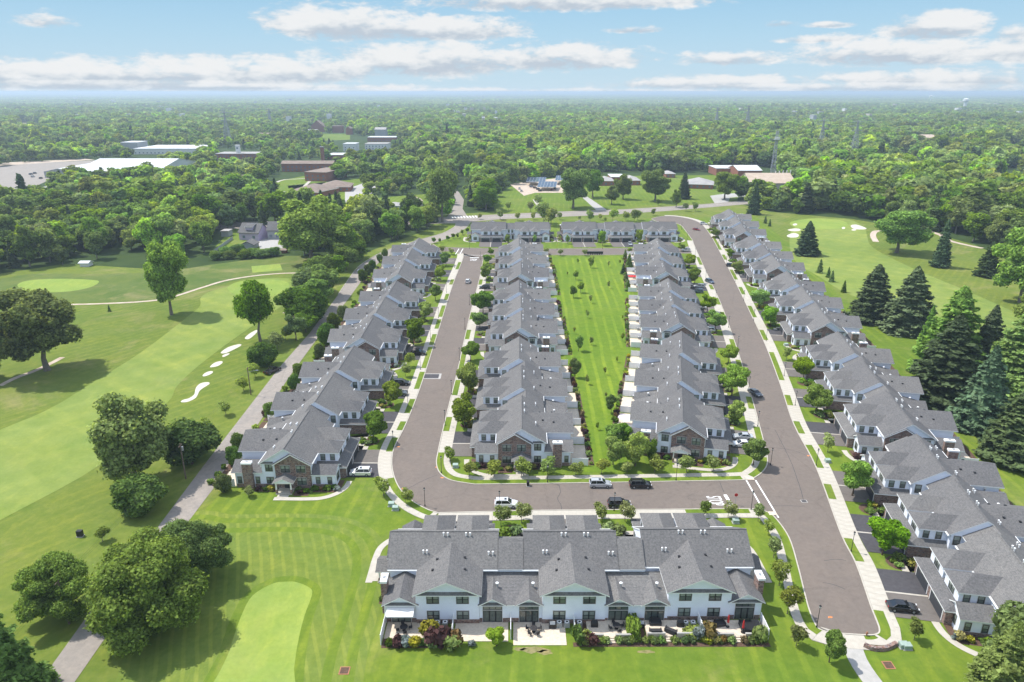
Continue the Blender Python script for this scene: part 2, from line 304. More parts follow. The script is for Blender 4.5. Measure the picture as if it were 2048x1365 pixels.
# ------------------------------------------------------------------ mesh builder
class MB:
    def __init__(s, *mats): s.v = []; s.f = []; s.mi = []; s.m = list(mats)
    def slot(s, name):
        if name not in s.m: s.m.append(name)
        return s.m.index(name)
    def face(s, pts, mat):
        i = len(s.v); s.v += [tuple(p) for p in pts]; s.f.append(tuple(range(i, i + len(pts)))); s.mi.append(s.slot(mat))
    def box(s, x0, x1, y0, y1, z0, z1, mat, skip=''):
        i = len(s.v)
        s.v += [(x0, y0, z0), (x1, y0, z0), (x1, y1, z0), (x0, y1, z0), (x0, y0, z1), (x1, y0, z1), (x1, y1, z1), (x0, y1, z1)]
        F_ = {'b': (0, 3, 2, 1), 't': (4, 5, 6, 7), 's': (0, 1, 5, 4), 'e': (1, 2, 6, 5), 'n': (2, 3, 7, 6), 'w': (3, 0, 4, 7)}
        for k, q in F_.items():
            if k not in skip: s.f.append(tuple(i + a for a in q)); s.mi.append(s.slot(mat))
        return s
    def prism(s, poly, z0, z1, mat, side=None, bottom=False):
        """poly: xy list counter-clockwise, extruded in z"""
        n = len(poly); i = len(s.v); s.v += [(p[0], p[1], z0) for p in poly] + [(p[0], p[1], z1) for p in poly]
        s.f.append(tuple(i + n + k for k in range(n))); s.mi.append(s.slot(mat))
        for k in range(n):
            a, b = k, (k + 1) % n; s.f.append((i + a, i + b, i + n + b, i + n + a)); s.mi.append(s.slot(side or mat))
        if bottom: s.f.append(tuple(i + k for k in range(n - 1, -1, -1))); s.mi.append(s.slot(mat))
    def slab(s, pts, th, top, side):
        """roof plane: pts counter-clockwise from above, thickness th downwards; top material differs from edges"""
        n = len(pts); i = len(s.v); s.v += [tuple(p) for p in pts] + [(p[0], p[1], p[2] - th) for p in pts]
        s.f.append(tuple(i + k for k in range(n))); s.mi.append(s.slot(top))
        s.f.append(tuple(i + n + k for k in range(n - 1, -1, -1))); s.mi.append(s.slot(side))
        for k in range(n):
            a, b = k, (k + 1) % n; s.f.append((i + b, i + a, i + n + a, i + n + b)); s.mi.append(s.slot(side))
    def poly_x(s, prof, x0, x1, mat):
        """prof: (y,z) polygon, extruded along x"""
        n = len(prof); i = len(s.v); s.v += [(x0, p[0], p[1]) for p in prof] + [(x1, p[0], p[1]) for p in prof]
        s.f.append(tuple(i + k for k in range(n - 1, -1, -1))); s.mi.append(s.slot(mat))
        s.f.append(tuple(i + n + k for k in range(n))); s.mi.append(s.slot(mat))
        for k in range(n):
            a, b = k, (k + 1) % n; s.f.append((i + a, i + b, i + n + b, i + n + a)); s.mi.append(s.slot(mat))
    def poly_y(s, prof, y0, y1, mat):
        n = len(prof); i = len(s.v); s.v += [(p[0], y0, p[1]) for p in prof] + [(p[0], y1, p[1]) for p in prof]
        s.f.append(tuple(i + k for k in range(n))); s.mi.append(s.slot(mat))
        s.f.append(tuple(i + n + k for k in range(n - 1, -1, -1))); s.mi.append(s.slot(mat))
        for k in range(n):
            a, b = k, (k + 1) % n; s.f.append((i + b, i + a, i + n + a, i + n + b)); s.mi.append(s.slot(mat))
    def tube(s, p0, p1, r0, r1, mat, n=6, cap=True):
        p0 = Vector(p0); p1 = Vector(p1); d = (p1 - p0)
        if d.length < 1e-6: return
        q = d.to_track_quat('Z', 'Y'); i = len(s.v)
        for p, r in ((p0, r0), (p1, r1)):
            for k in range(n):
                a = 2 * math.pi * k / n; s.v.append(tuple(p + q @ Vector((math.cos(a) * r, math.sin(a) * r, 0))))
        for k in range(n):
            a, b = k, (k + 1) % n; s.f.append((i + a, i + b, i + n + b, i + n + a)); s.mi.append(s.slot(mat))
        if cap:
            s.f.append(tuple(i + n + k for k in range(n))); s.mi.append(s.slot(mat))
            s.f.append(tuple(i + k for k in range(n - 1, -1, -1))); s.mi.append(s.slot(mat))
    def ball(s, c, r, mat, nu=8, nv=5, sz=1.0):
        i = len(s.v)
        for a in range(nv + 1):
            th = math.pi * a / nv
            for b in range(nu):
                ph = 2 * math.pi * b / nu
                s.v.append((c[0] + r * math.sin(th) * math.cos(ph), c[1] + r * math.sin(th) * math.sin(ph), c[2] + r * sz * math.cos(th)))
        for a in range(nv):
            for b in range(nu):
                b2 = (b + 1) % nu
                s.f.append((i + a * nu + b, i + (a + 1) * nu + b, i + (a + 1) * nu + b2, i + a * nu + b2)); s.mi.append(s.slot(mat))
    def mesh(s, name, smooth=False):
        me = bpy.data.meshes.new(name); me.from_pydata(s.v, [], s.f)
        for m in s.m: me.materials.append(MATS[m])
        me.polygons.foreach_set('material_index', s.mi)
        if smooth: me.polygons.foreach_set('use_smooth', [True] * len(s.f))
        me.update(); return me
def link(name, me, parent=None, loc=(0, 0, 0), rz=0.0, scale=None):
    o = bpy.data.objects.new(name, me); COL.objects.link(o); o.location = loc
    if rz: o.rotation_euler = (0, 0, rz)
    if scale is not None: o.scale = scale if isinstance(scale, (tuple, list, Vector)) else (scale,) * 3
    if parent: o.parent = parent
    return o
def tag(o, label=None, cat=None, group=None, kind=None):
    if label and not 4 <= len(label.split()) <= 16: print('LABEL', len(label.split()), label)
    if label: o['label'] = label
    if cat: o['category'] = cat
    if group: o['group'] = group
    if kind: o['kind'] = kind
    return o
CACHE = {}
def cached(key, fn):
    if key not in CACHE: CACHE[key] = fn()
    return CACHE[key]
ORD = 'first second third fourth fifth sixth seventh eighth ninth tenth eleventh twelfth thirteenth fourteenth fifteenth sixteenth seventeenth eighteenth nineteenth twentieth'.split()
def ordinal(i):
    if i < 20: return ORD[i]
    n = i + 1
    return f"{n}{'th' if 10 < n % 100 < 14 else {1: 'st', 2: 'nd', 3: 'rd'}.get(n % 10, 'th')}"
# ------------------------------------------------------------------ ground, roads
def catmull(pts, n=6, closed=False):
    out = []; m = len(pts)
    rng_ = range(m if closed else m - 1)
    for i in rng_:
        if closed: p0, p1, p2, p3 = pts[(i - 1) % m], pts[i], pts[(i + 1) % m], pts[(i + 2) % m]
        else: p0, p1, p2, p3 = pts[max(i - 1, 0)], pts[i], pts[i + 1], pts[min(i + 2, m - 1)]
        for k in range(n):
            t = k / n
            out.append(tuple(.5 * ((2 * b) + (c - a) * t + (2 * a - 5 * b + 4 * c - d) * t * t + (3 * b - a - 3 * c + d) * t ** 3) for a, b, c, d in zip(p0, p1, p2, p3)))
    if not closed: out.append(tuple(pts[-1]))
    return out
def W2(px): return [G(*p) for p in px]
def ccw(p):
    a = sum(p[i][0] * p[(i + 1) % len(p)][1] - p[(i + 1) % len(p)][0] * p[i][1] for i in range(len(p)))
    return p if a > 0 else p[::-1]
def sheet(name, poly, z, mat, kind='structure'):
    mb = MB(); mb.face([(x, y, z) for x, y in ccw(poly)], mat)
    o = link(name, mb.mesh(name)); 
    if kind: o['kind'] = kind
    return o
def normals(line):
    out = []
    for i in range(len(line)):
        a = Vector(line[max(i - 1, 0)]); b = Vector(line[min(i + 1, len(line) - 1)]); d = (b - a).normalized()
        out.append(Vector((-d.y, d.x)))
    return out
def offset(line, d):
    """left of the walking direction is positive"""
    return [tuple(Vector(p) + n * d) for p, n in zip(line, normals(line))]
def resample(line, step):
    acc = [0]
    for a, b in zip(line, line[1:]): acc.append(acc[-1] + math.dist(a, b))
    L = acc[-1]; n = max(1, round(L / step)); out = []; j = 0
    for i in range(n + 1):
        s = L * i / n
        while j < len(acc) - 2 and acc[j + 1] < s: j += 1
        t = (s - acc[j]) / max(1e-9, acc[j + 1] - acc[j]); a, b = line[j], line[j + 1]
        out.append((a[0] + (b[0] - a[0]) * t, a[1] + (b[1] - a[1]) * t))
    return out
def band(mb, line, d0, d1, z0, z1, mat):
    a = offset(line, d0); b = offset(line, d1)
    if d0 > d1: a, b = b, a
    for i in range(len(line) - 1):          # a right side, b left side
        q = [a[i], a[i + 1], b[i + 1], b[i]]
        if z0 is None: mb.face([(x, y, z1) for x, y in q], mat)
        else: mb.prism(q, z0, z1, mat)

gm = MB()
R = [-30000, -3000, -800, 800, 3000, 30000]
gm.face([(-30000, -2000, -.02), (30000, -2000, -.02), (30000, 30000, -.02), (-30000, 30000, -.02)], 'grass_rough')
tag(link('ground', gm.mesh('ground')), kind='structure')
# forest floor beyond the highway and to the left
ff = W2([(-700, 640), (0, 548), (130, 528), (330, 560-20), (640, 522), (735, 505), (760, 495), (850, 462), (880, 440), (870, 432)]) + W2([(1060, 418), (1450, 400), (1480, 408), (1540, 424), (1700, 438), (1850, 462), (1950, 490), (2100, 560), (2700, 620)])
ff = [(-29000, ff[0][1])] + ff + [(29000, ff[-1][1]), (29000, 29900), (-29000, 29900)]
sheet('forest_floor', ff, -.01, 'forest_floor')

# golf course
fw = catmull([(-260, 1180), (0, 1041), (205, 927), (331, 810), (352, 775), (385, 742), (438, 700), (488, 664), (560, 615), (607, 582), (603, 562), (532, 557), (438, 578), (403, 594), (400, 612), (375, 634), (281, 706), (175, 772), (103, 816), (0, 860), (-260, 960)], 4, True)
sheet('fairway', W2(fw), .01, 'grass_fairway')
sheet('putting_green', W2(catmull([(455, 577), (480, 563), (530, 559), (570, 563), (578, 573), (560, 588), (520, 597), (480, 594)], 5, True)), .02, 'grass_putting')
sheet('putting_green', W2(catmull([(35, 570), (60, 561), (120, 558), (180, 560), (198, 564), (180, 575), (140, 583), (90, 585), (50, 582)], 5, True)), .01, 'grass_putting')
sheet('tee_ground', W2([(503, 533), (560, 528), (565, 541), (505, 546)]), .01, 'grass_putting')
sheet('tee_ground', W2(catmull([(545, 1168), (572, 1164), (593, 1165), (619, 1176), (624, 1190), (609, 1232), (597, 1280), (588, 1340), (580, 1440), (380, 1440), (400, 1395), (427, 1365), (455, 1312), (468, 1273), (484, 1229), (505, 1192)], 4, True)), .02, 'grass_putting')
sheet('mown_rough', W2(catmull([(330, 1095), (375, 1058), (433, 1066), (560, 1064), (641, 1068), (685, 1082), (704, 1110), (700, 1160), (676, 1240), (655, 1300), (640, 1365), (620, 1450), (200, 1450), (230, 1365), (300, 1180)], 4, True)), .012, 'grass_mown')
mo = [(330, 1095), (375, 1058), (433, 1066), (560, 1064), (641, 1068), (685, 1082), (704, 1110), (700, 1160), (676, 1240), (655, 1300), (640, 1365), (620, 1450)]
lnm = resample(W2(catmull(mo, 6)), 1.0)
for k, (d0, d1, m_) in enumerate(((.0, 1.6, 'grass_lawn'), (1.6, 3.2, 'grass_mown'), (3.2, 4.8, 'grass_lawn'), (4.8, 6.2, 'grass_mown'))):
    mb = MB(); band(mb, lnm, d0, d1, None, .006 + .001 * k, m_); tag(link('mown_band', mb.mesh('mown_band')), kind='structure')
gr = catmull([(427, 1365), (455, 1312), (468, 1273), (484, 1229), (505, 1192), (545, 1168), (572, 1164), (593, 1165), (619, 1176), (624, 1190), (609, 1232), (597, 1280), (588, 1340), (580, 1440)], 5)
mb = MB(); band(mb, resample(W2(gr), 1.0), -.2, 1.5, None, .016, 'grass_lawn'); tag(link('mown_band', mb.mesh('mown_band')), kind='structure')
# meadow beyond the fairway
sheet('meadow', W2([(-260, 640), (0, 590), (60, 592), (150, 606), (250, 604), (340, 598), (400, 578), (480, 560), (560, 545), (640, 545), (640, 512), (560, 512), (420, 530), (330, 545), (200, 548), (60, 548), (-260, 600)]), -.005, 'grass_meadow')
# right golf
rfw = catmull([(1588, 520), (1580, 470), (1600, 450), (1660, 438), (1700, 440), (1728, 455), (1734, 472), (1745, 495), (1800, 525), (1860, 552), (1940, 585), (2060, 640), (2300, 760), (2300, 900), (2060, 760), (1960, 690), (1900, 650), (1800, 620), (1700, 590), (1640, 555)], 4, True)
sheet('fairway', W2(rfw), .01, 'grass_fairway')
sheet('putting_green', W2(catmull([(1580, 446), (1600, 440), (1640, 437), (1685, 442), (1695, 452), (1670, 458), (1620, 458), (1590, 455)], 5, True)), .02, 'grass_putting')
def bunker(pts, label, sc=None):
    mx_ = sum(q[0] for q in pts) / len(pts); my_ = sum(q[1] for q in pts) / len(pts); pts = [(mx_ + (q[0] - mx_) * .9, my_ + (q[1] - my_) * .88) for q in pts]
    p = ccw(W2(catmull(pts, 5, True))); mb = MB(); n = len(p)
    c = (sum(q[0] for q in p) / n, sum(q[1] for q in p) / n)
    inn = [(q[0] + (c[0] - q[0]) * .12, q[1] + (c[1] - q[1]) * .12) for q in p]
    for i in range(n):
        j = (i + 1) % n
        mb.face([(p[i][0], p[i][1], .03), (p[j][0], p[j][1], .03), (inn[j][0], inn[j][1], .035), (inn[i][0], inn[i][1], .035)], 'sand')
    mb.face([(q[0], q[1], .035) for q in inn], 'sand')
    o = link('sand_bunker', mb.mesh('sand_bunker')); o['kind'] = 'structure'
bunker([(359, 805), (375, 800), (388, 790), (392, 775), (402, 765), (418, 762), (422, 766), (410, 774), (400, 782), (392, 797), (376, 806), (362, 808)], '')
bunker([(404, 752), (412, 745), (424, 742), (427, 745), (420, 750), (408, 754)], '')
bunker([(419, 734), (430, 725), (444, 722), (446, 726), (436, 733), (422, 736)], '')
bunker([(439, 707), (455, 695), (478, 688), (485, 690), (472, 698), (450, 708)], '')
bunker([(444, 712), (452, 708), (460, 707), (456, 711), (446, 715)], '')
bunker([(488, 678), (498, 668), (512, 660), (517, 661), (510, 670), (497, 680)], '')
bunker([(1572, 472), (1586, 466), (1598, 469), (1596, 475), (1580, 476)], '')
bunker([(1574, 460), (1590, 457), (1602, 459), (1598, 463), (1582, 463)], '')
bunker([(1585, 449), (1592, 447), (1595, 450), (1588, 452)], '')
bunker([(1683, 456), (1688, 454), (1691, 457), (1686, 459)], '')
bunker([(1700, 451), (1712, 449), (1730, 455), (1734, 459), (1716, 460), (1704, 457)], '')
bunker([(1702, 460), (1709, 458), (1713, 461), (1706, 462)], '')
# cart paths
mb = MB(); band(mb, W2(catmull([(120, 610), (200, 608), (280, 604), (335, 597), (400, 577), (450, 562), (510, 552), (570, 547), (628, 547)], 6)), -.9, .9, None, .03, 'cart_path')
tag(link('cart_path', mb.mesh('cart_path')), kind='structure')
mb = MB(); band(mb, W2(catmull([(572, 627), (588, 613), (602, 600), (610, 590)], 6)), -1.4, 1.4, None, .03, 'cart_path')
tag(link('cart_path', mb.mesh('cart_path')), kind='structure')
mb = MB(); band(mb, W2(catmull([(1752, 484), (1746, 472), (1750, 464), (1762, 462), (1790, 462), (1850, 463), (1880, 470), (1900, 482), (1940, 492), (1965, 497)], 6)), -1.6, 1.6, None, .03, 'cart_path')
tag(link('cart_path', mb.mesh('cart_path')), kind='structure')
mb = MB(); band(mb, W2(catmull([(0, 772), (30, 757), (70, 742), (100, 728), (125, 715)], 6)), -.9, .9, None, .03, 'cart_path')
tag(link('cart_path', mb.mesh('cart_path')), kind='structure')

# green strip and lawns
sheet('green_strip', W2([(1168, 945), (1160, 870), (1142, 760), (1122, 640), (1106, 560), (1100, 513), (1147, 514), (1180, 515), (1250, 512), (1262, 560), (1270, 640), (1268, 740), (1262, 830), (1255, 880), (1262, 945)]), .004, 'grass_green_strip')
lawn = [(705, 610), (650, 700), (560, 860), (440, 990), (372, 1058), (560, 1062), (690, 1075), (705, 1130), (660, 1290), (630, 1460), (2500, 1460), (2500, 1100), (2080, 860), (1800, 650), (1620, 520), (1500, 425), (1400, 436), (900, 446), (870, 490), (800, 510)]
sheet('lawn', W2(lawn), 0.0, 'grass_lawn')

# ---- roads
ROADZ = .03
pathL = [(60, 1400), (106, 1328), (180, 1225), (308, 1065), (411, 927), (560, 734), (619, 667), (677, 589), (706, 547), (722, 530), (752, 511), (785, 497), (836, 481), (885, 467), (909, 454), (912, 447)]
pathR = [(125, 1400), (149, 1365), (215, 1270), (375, 1046), (465, 927), (580, 752), (641, 669), (697, 598), (736, 545), (768, 517), (800, 502), (865, 487), (902, 474), (931, 457), (941, 444)]
wl = [(W2([(60, 1400)])[0][0], 60)] + W2(pathL); wr = [(W2([(125, 1400)])[0][0], 60)] + W2(pathR)
lane = sheet('lane', wl + wr[::-1], ROADZ - .005, 'asphalt_old')
# estate streets as one outline
st1L = catmull([(877, 1026), (855, 1019), (825, 1002), (800, 977), (787, 945), (785, 915), (792, 890), (812, 850), (836, 790), (856, 730), (881, 650), (906, 570), (927, 515), (920, 506), (905, 503)], 5)
st1R = catmull([(978, 510), (968, 512), (958, 560), (942, 620), (928, 680), (915, 740), (900, 800), (885, 860), (875, 905), (872, 928), (880, 948), (903, 962), (950, 970)], 5)
botT = catmull([(950, 970), (1180, 967), (1400, 963), (1490, 961), (1512, 955), (1530, 940), (1536, 922), (1531, 895), (1518, 845), (1497, 770), (1472, 690), (1443, 610), (1413, 545), (1390, 494), (1386, 482)], 5)
farB = [(978, 510), (1094, 510), (1147, 511), (1244, 510), (1300, 508), (1392, 507)]
farT = [(866, 489), (875, 495), (960, 497), (1087, 499), (1140, 498), (1262, 497), (1370, 496), (1385, 490)]
sheet('street', W2(st1L + st1R[::1]) , ROADZ, 'asphalt') if False else None
rB = catmull([(877, 1026), (1000, 1023), (1100, 1021), (1350, 1019), (1500, 1018), (1530, 1023), (1549, 1034), (1579, 1076), (1598, 1137), (1617, 1212), (1632, 1250), (1645, 1261), (1670, 1266), (1726, 1270)], 5)
rR = catmull([(1726, 1270), (1750, 1269), (1757, 1258), (1741, 1215), (1711, 1129), (1681, 1069), (1632, 937), (1587, 850), (1560, 770), (1530, 690), (1497, 620), (1468, 560), (1437, 500), (1420, 470), (1404, 450), (1385, 440), (1355, 434), (1325, 433), (1303, 438)], 5)
rTop = catmull([(1303, 438), (1315, 444), (1340, 446), (1360, 450), (1372, 463), (1386, 482)], 5)
# west street quad + bottom + right, drawn as three non-overlapping outlines that share edges
wst = [p for p in st1L if True]
sheet('street', W2(st1L[:-5] + [(927, 511), (968, 511)] + st1R[5:]+ [(950, 1024.5)]), ROADZ, 'asphalt')
sheet('street', W2([(950, 970)] + botT[1:] + rTop[::-1][1:] + rR[::-1][1:] + rB[::-1][1:-5] + [(950, 1024.5)]), ROADZ, 'asphalt')
sheet('far_street', W2(farT + [(1392, 507)] + farB[::-1][1:] + [(968, 511), (927, 511), (905, 503), (880, 504), (868, 500), (850, 494)]), ROADZ - .004, 'asphalt')
# highway with its markings
hwB = [(-500, 520), (300, 462), (700, 452), (912, 447), (941, 444), (1000, 439), (1219, 430), (1340, 422), (1469, 411), (1700, 392), (2300, 360)]
hwT = [(-500, 505), (300, 448), (700, 440), (892, 435), (940, 432), (1000, 429), (1134, 423), (1250, 419), (1406, 409), (1462, 404), (1700, 384), (2300, 350)]
sheet('highway', W2(hwB + hwT[::-1]), ROADZ - .008, 'asphalt_old')
sheet('side_road', W2([(893, 436), (905, 418), (912, 400), (905, 385), (895, 372), (905, 372), (918, 385), (928, 400), (925, 418), (935, 433)]), ROADZ - .010, 'asphalt_old')
mk = MB()
mid = resample([((a[0] + b[0]) / 2, (a[1] + b[1]) / 2) for a, b in zip(W2(hwB), W2(hwT))], 12)
for i in range(0, len(mid) - 1):
    if -60 < mid[i][0] < 200: band(mk, mid[i:i + 2], -.08 if i % 2 else .25, .08 if i % 2 else .4, None, ROADZ + .004, 'paint_white')
tag(link('highway_lines', mk.mesh('highway_lines')), kind='structure')
# kerbs: real steps
def kerb(line, side, name='kerb'):
    mb = MB(); band(mb, line, 0, .22 * side, 0, .13, 'concrete'); o = link(name, mb.mesh(name)); o['kind'] = 'structure'
for ln, sd in ((W2(st1L[:-5]), 1), (W2(st1R[5:] + botT[1:]), -1), (W2(rB + rR[1:]), -1), (W2(rTop), 1)):
    pass
wK1 = W2(st1L); wK2 = W2(st1R[:] + botT[1:]); wK3 = W2(rB); wK4 = W2(rR); wK5 = W2(rTop)
kerb(wK1, 1); kerb(wK2, 1); kerb(wK3, -1); kerb(wK4, -1); kerb(wK5, -1)
kerb(W2(farB[:]), -1); kerb(W2(farT), 1)
kerb(W2(catmull(pathR[9:], 4)), -1)
kerb(W2(catmull(pathL[7:], 4)), 1)
# pavements: slabs one by one where they can be told apart
slab_budget = [0]
def pavement(name, line, d0, d1, near=190, z=.10, step=1.55, inset=.02, label=None):
    line = resample(line, step); a = offset(line, d0); b = offset(line, d1)
    if d0 > d1: a, b = b, a
    base = MB(); far = MB(); root = None; slabs = []
    band(base, line, d0, d1, None, .05, 'concrete_grey')
    root = link(name, base.mesh(name)); root['kind'] = 'structure'
    for i in range(len(line) - 1):
        q = [a[i], a[i + 1], b[i + 1], b[i]]
        c = (sum(p[0] for p in q) / 4, sum(p[1] for p in q) / 4)
        q = [(p[0] + (c[0] - p[0]) * inset, p[1] + (c[1] - p[1]) * inset) for p in q]
        if c[1] < near and slab_budget[0] < 10 ** 6:
            m = MB(); m.prism([(p[0] - c[0], p[1] - c[1]) for p in q], 0, z - .05 + random.uniform(-.004, .004), 'concrete')
            link('slab', m.mesh('slab'), root, (c[0], c[1], .05))
        else: far.prism(q, .05, z, 'concrete')
    if far.f: tag(link('slabs', far.mesh('slabs'), root), kind='stuff')
    return root
vg = []
def verge(line, d0, d1, spans):
    """grass insets between kerb and pavement"""
    mb = MB(); line = resample(line, 1.0)
    for a, b in spans:
        i, j = max(0, int(a)), min(len(line) - 1, int(b))
        if j > i: band(mb, line[i:j + 1], d0, d1, None, .125, 'grass_lawn')
    tag(link('verge', mb.mesh('verge')), kind='structure')
def length(line): return sum(math.dist(a, b) for a, b in zip(line, line[1:]))
LA = wK1[:-8]; LB = wK2[8:]; LC = wK3; LD = wK4
pavement('pavement', LA, .26, 3.3); pavement('pavement', LB, .26, 3.3); pavement('pavement', LC, -.26, -3.3); pavement('pavement', LD[4:-6], -.26, -3.3)
def spans_by_px(line, pxs):
    L = resample(line, 1.0); out = []
    for p0, p1 in pxs:
        w0, w1 = G(*p0), G(*p1)
        i = min(range(len(L)), key=lambda k: math.dist(L[k], w0)); j = min(range(len(L)), key=lambda k: math.dist(L[k], w1))
        out.append((min(i, j), max(i, j)))
    return out
V0, V1 = .24, 1.75
verge(LA, V0, V1, spans_by_px(LA, [((787, 905), (790, 875)), ((800, 860), (808, 845)), ((815, 828), (822, 800)), ((833, 780), (840, 745)), ((848, 738), (858, 695)), ((863, 690), (868, 670)), ((872, 658), (876, 640)), ((882, 635), (888, 612)), ((890, 600), (893, 588)), ((900, 570), (903, 560)), ((912, 540), (918, 525)), ((775, 960), (868, 1024))]))
verge(LB, V0, V1, spans_by_px(LB, [((962, 530), (960, 545)), ((955, 560), (953, 570)), ((947, 590), (943, 612)), ((940, 625), (937, 640)), ((935, 660), (932, 680)), ((925, 700), (918, 740)), ((908, 760), (904, 790)), ((893, 835), (888, 862)), ((876, 905), (1490, 962)), ((1510, 956), (1535, 915)), ((1527, 880), (1520, 855)), ((1512, 820), (1505, 795)), ((1497, 770), (1482, 720)), ((1478, 710), (1468, 680)), ((1455, 645), (1448, 625)), ((1443, 610), (1437, 597)), ((1430, 580), (1425, 570)), ((1405, 530), (1400, 515))]))
verge(LC, -V0, -V1, spans_by_px(LC, [((990, 1023), (1045, 1022)), ((1188, 1020), (1238, 1020)), ((1370, 1019), (1495, 1018)), ((1515, 1022), (1640, 1262))]))
verge(LD, -V0, -V1, spans_by_px(LD, [((1752, 1270), (1748, 1225)), ((1706, 1122), (1688, 1078)), ((1658, 1000), (1648, 970)), ((1630, 935), (1612, 890)), ((1600, 868), (1590, 845)), ((1578, 812), (1570, 790)), ((1556, 760), (1535, 705)), ((1525, 680), (1515, 660)), ((1505, 635), (1495, 612)), ((1485, 590), (1478, 575)), ((1470, 560), (1460, 540)), ((1450, 520), (1445, 510)), ((1440, 500), (1428, 478)), ((1420, 468), (1412, 458))]))
# pavement round the bottom corner and the path leaving it
sheet('pavement_corner', W2(catmull([(1640, 1255), (1690, 1278), (1740, 1290), (1775, 1290), (1790, 1270), (1785, 1245), (1772, 1225), (1765, 1235), (1768, 1262), (1755, 1278), (1730, 1280), (1690, 1270)], 5, True)), .10, 'concrete')
mb = MB(); band(mb, resample(W2(catmull([(1700, 1275), (1715, 1320), (1745, 1365), (1775, 1400)], 5)), 1.5), -1.4, 1.4, 0, .08, 'concrete_grey'); tag(link('footpath', mb.mesh('footpath')), kind='structure')
# low curved retaining wall
ln = resample(W2(catmull([(1728, 1293), (1745, 1300), (1770, 1300), (1792, 1290)], 5)), .5); mb = MB()
for k, (h0, h1) in enumerate(((0, .22), (.23, .43), (.44, .6))): band(mb, ln, -.35 + .03 * k, .35 - .03 * k, h0, h1, 'stone')
tag(link('retaining_wall', mb.mesh('retaining_wall')), 'low curved block retaining wall at the closed end of the right street', 'retaining wall')
# street markings
mk = MB()
def line_px(a, b, w, z=ROADZ + .005): band(mk, [G(*a), G(*b)], -w / 2, w / 2, None, z, 'paint_white')
line_px((1492, 960), (1528, 1023), .3); line_px((1511, 961), (1557, 1036), .3)
line_px((1450, 990), (1464, 1013), .7); line_px((940, 516), (958, 516), 1.0)
line_px((918, 498), (911, 509), .4); line_px((926, 498), (919, 510), .4); line_px((920, 511), (970, 511), .3)
tag(link('road_lines', mk.mesh('road_lines')), kind='structure')
mk = MB()
for k in range(9):
    x = 906 + k * 6; mk2 = [G(x, 437 - k * .2), G(x - 3, 433.5 - k * .2)]; band(mk, mk2, -.5, .5, None, ROADZ + .006, 'paint_white')
for k in range(6):
    x = 715 + k * 5.5; band(mk, [G(x, 542 - k * .3), G(x + 3, 539 - k * .3)], -.25, .25, None, ROADZ + .006, 'paint_white')
tag(link('crosswalk', mk.mesh('crosswalk')), kind='structure')
def text_mesh(name, s, size, loc, rz, mat, sx=1.0, sy=1.0):
    c = bpy.data.curves.new(name, 'FONT'); c.body = s; c.size = size; c.align_x = 'CENTER'; c.align_y = 'CENTER'; c.extrude = .002; c.offset = .012
    o = bpy.data.objects.new(name, c); COL.objects.link(o)
    me = bpy.data.meshes.new_from_object(o); COL.objects.unlink(o); bpy.data.objects.remove(o)
    me.materials.clear(); me.materials.append(MATS[mat]); r = link(name, me, None, loc, rz, (sx, sy, 1)); r['kind'] = 'structure'; return r
x, y = G(1429, 1002); text_mesh('stop_lettering', 'STOP', 2.2, (x, y, ROADZ + .006), -math.pi / 2, 'paint_white', .66, 1.95)
x, y = G(947, 520.5); text_mesh('stop_lettering', 'STOP', 2.2, (x, y, ROADZ + .006), 0, 'paint_white', .62, 2.5)
# crack seals, patches, orange utility marks, manhole
def strip(name, pxs, w, mat):
    mb = MB(); ln = resample(catmull(W2(pxs), 4), .7); ln = [(p[0] + random.uniform(-.05, .05), p[1] + random.uniform(-.05, .05)) for p in ln]
    band(mb, ln, -w / 2, w / 2, None, ROADZ + .003, mat); tag(link(name, mb.mesh(name)), kind='structure')
for p in ([(1118, 971), (1121, 985), (1115, 998), (1122, 1010), (1123, 1020)], [(1550, 860), (1580, 920), (1600, 975), (1608, 1005)], [(1545, 1012), (1610, 1013)], [(1535, 895), (1580, 900), (1615, 912)], [(1648, 1122), (1672, 1119), (1692, 1122)], [(1646, 1166), (1668, 1170), (1690, 1179)], [(806, 983), (840, 965), (875, 950)], [(1440, 966), (1448, 985)]):
    strip('crack_seal', p, .12, 'asphalt_dark')
for p in [(797, 894), (806, 978), (884, 956), (1616, 912), (874, 935), (1660, 1235)]:
    x, y = G(*p); mb = MB(); mb.prism([(x + .5 * math.cos(a) * random.uniform(.5, 1), y + .35 * math.sin(a) * random.uniform(.5, 1)) for a in np.linspace(0, 6.28, 9)[:-1]], ROADZ, ROADZ + .006, 'paint_orange'); tag(link('utility_mark', mb.mesh('utility_mark')), kind='structure')
for p, w, h in [((1608, 1003), .5, .4), ((863, 753), 2.2, 1.6)]:
    x, y = G(*p); mb = MB(); mb.box(x - w * 1.3, x + w * 1.3, y - h * 1.3, y + h * 1.3, ROADZ - .01, ROADZ + .003, 'concrete_grey'); mb.box(x - w, x + w, y - h, y + h, ROADZ, ROADZ + .012, 'asphalt_dark'); tag(link('drain_cover', mb.mesh('drain_cover')), kind='structure')
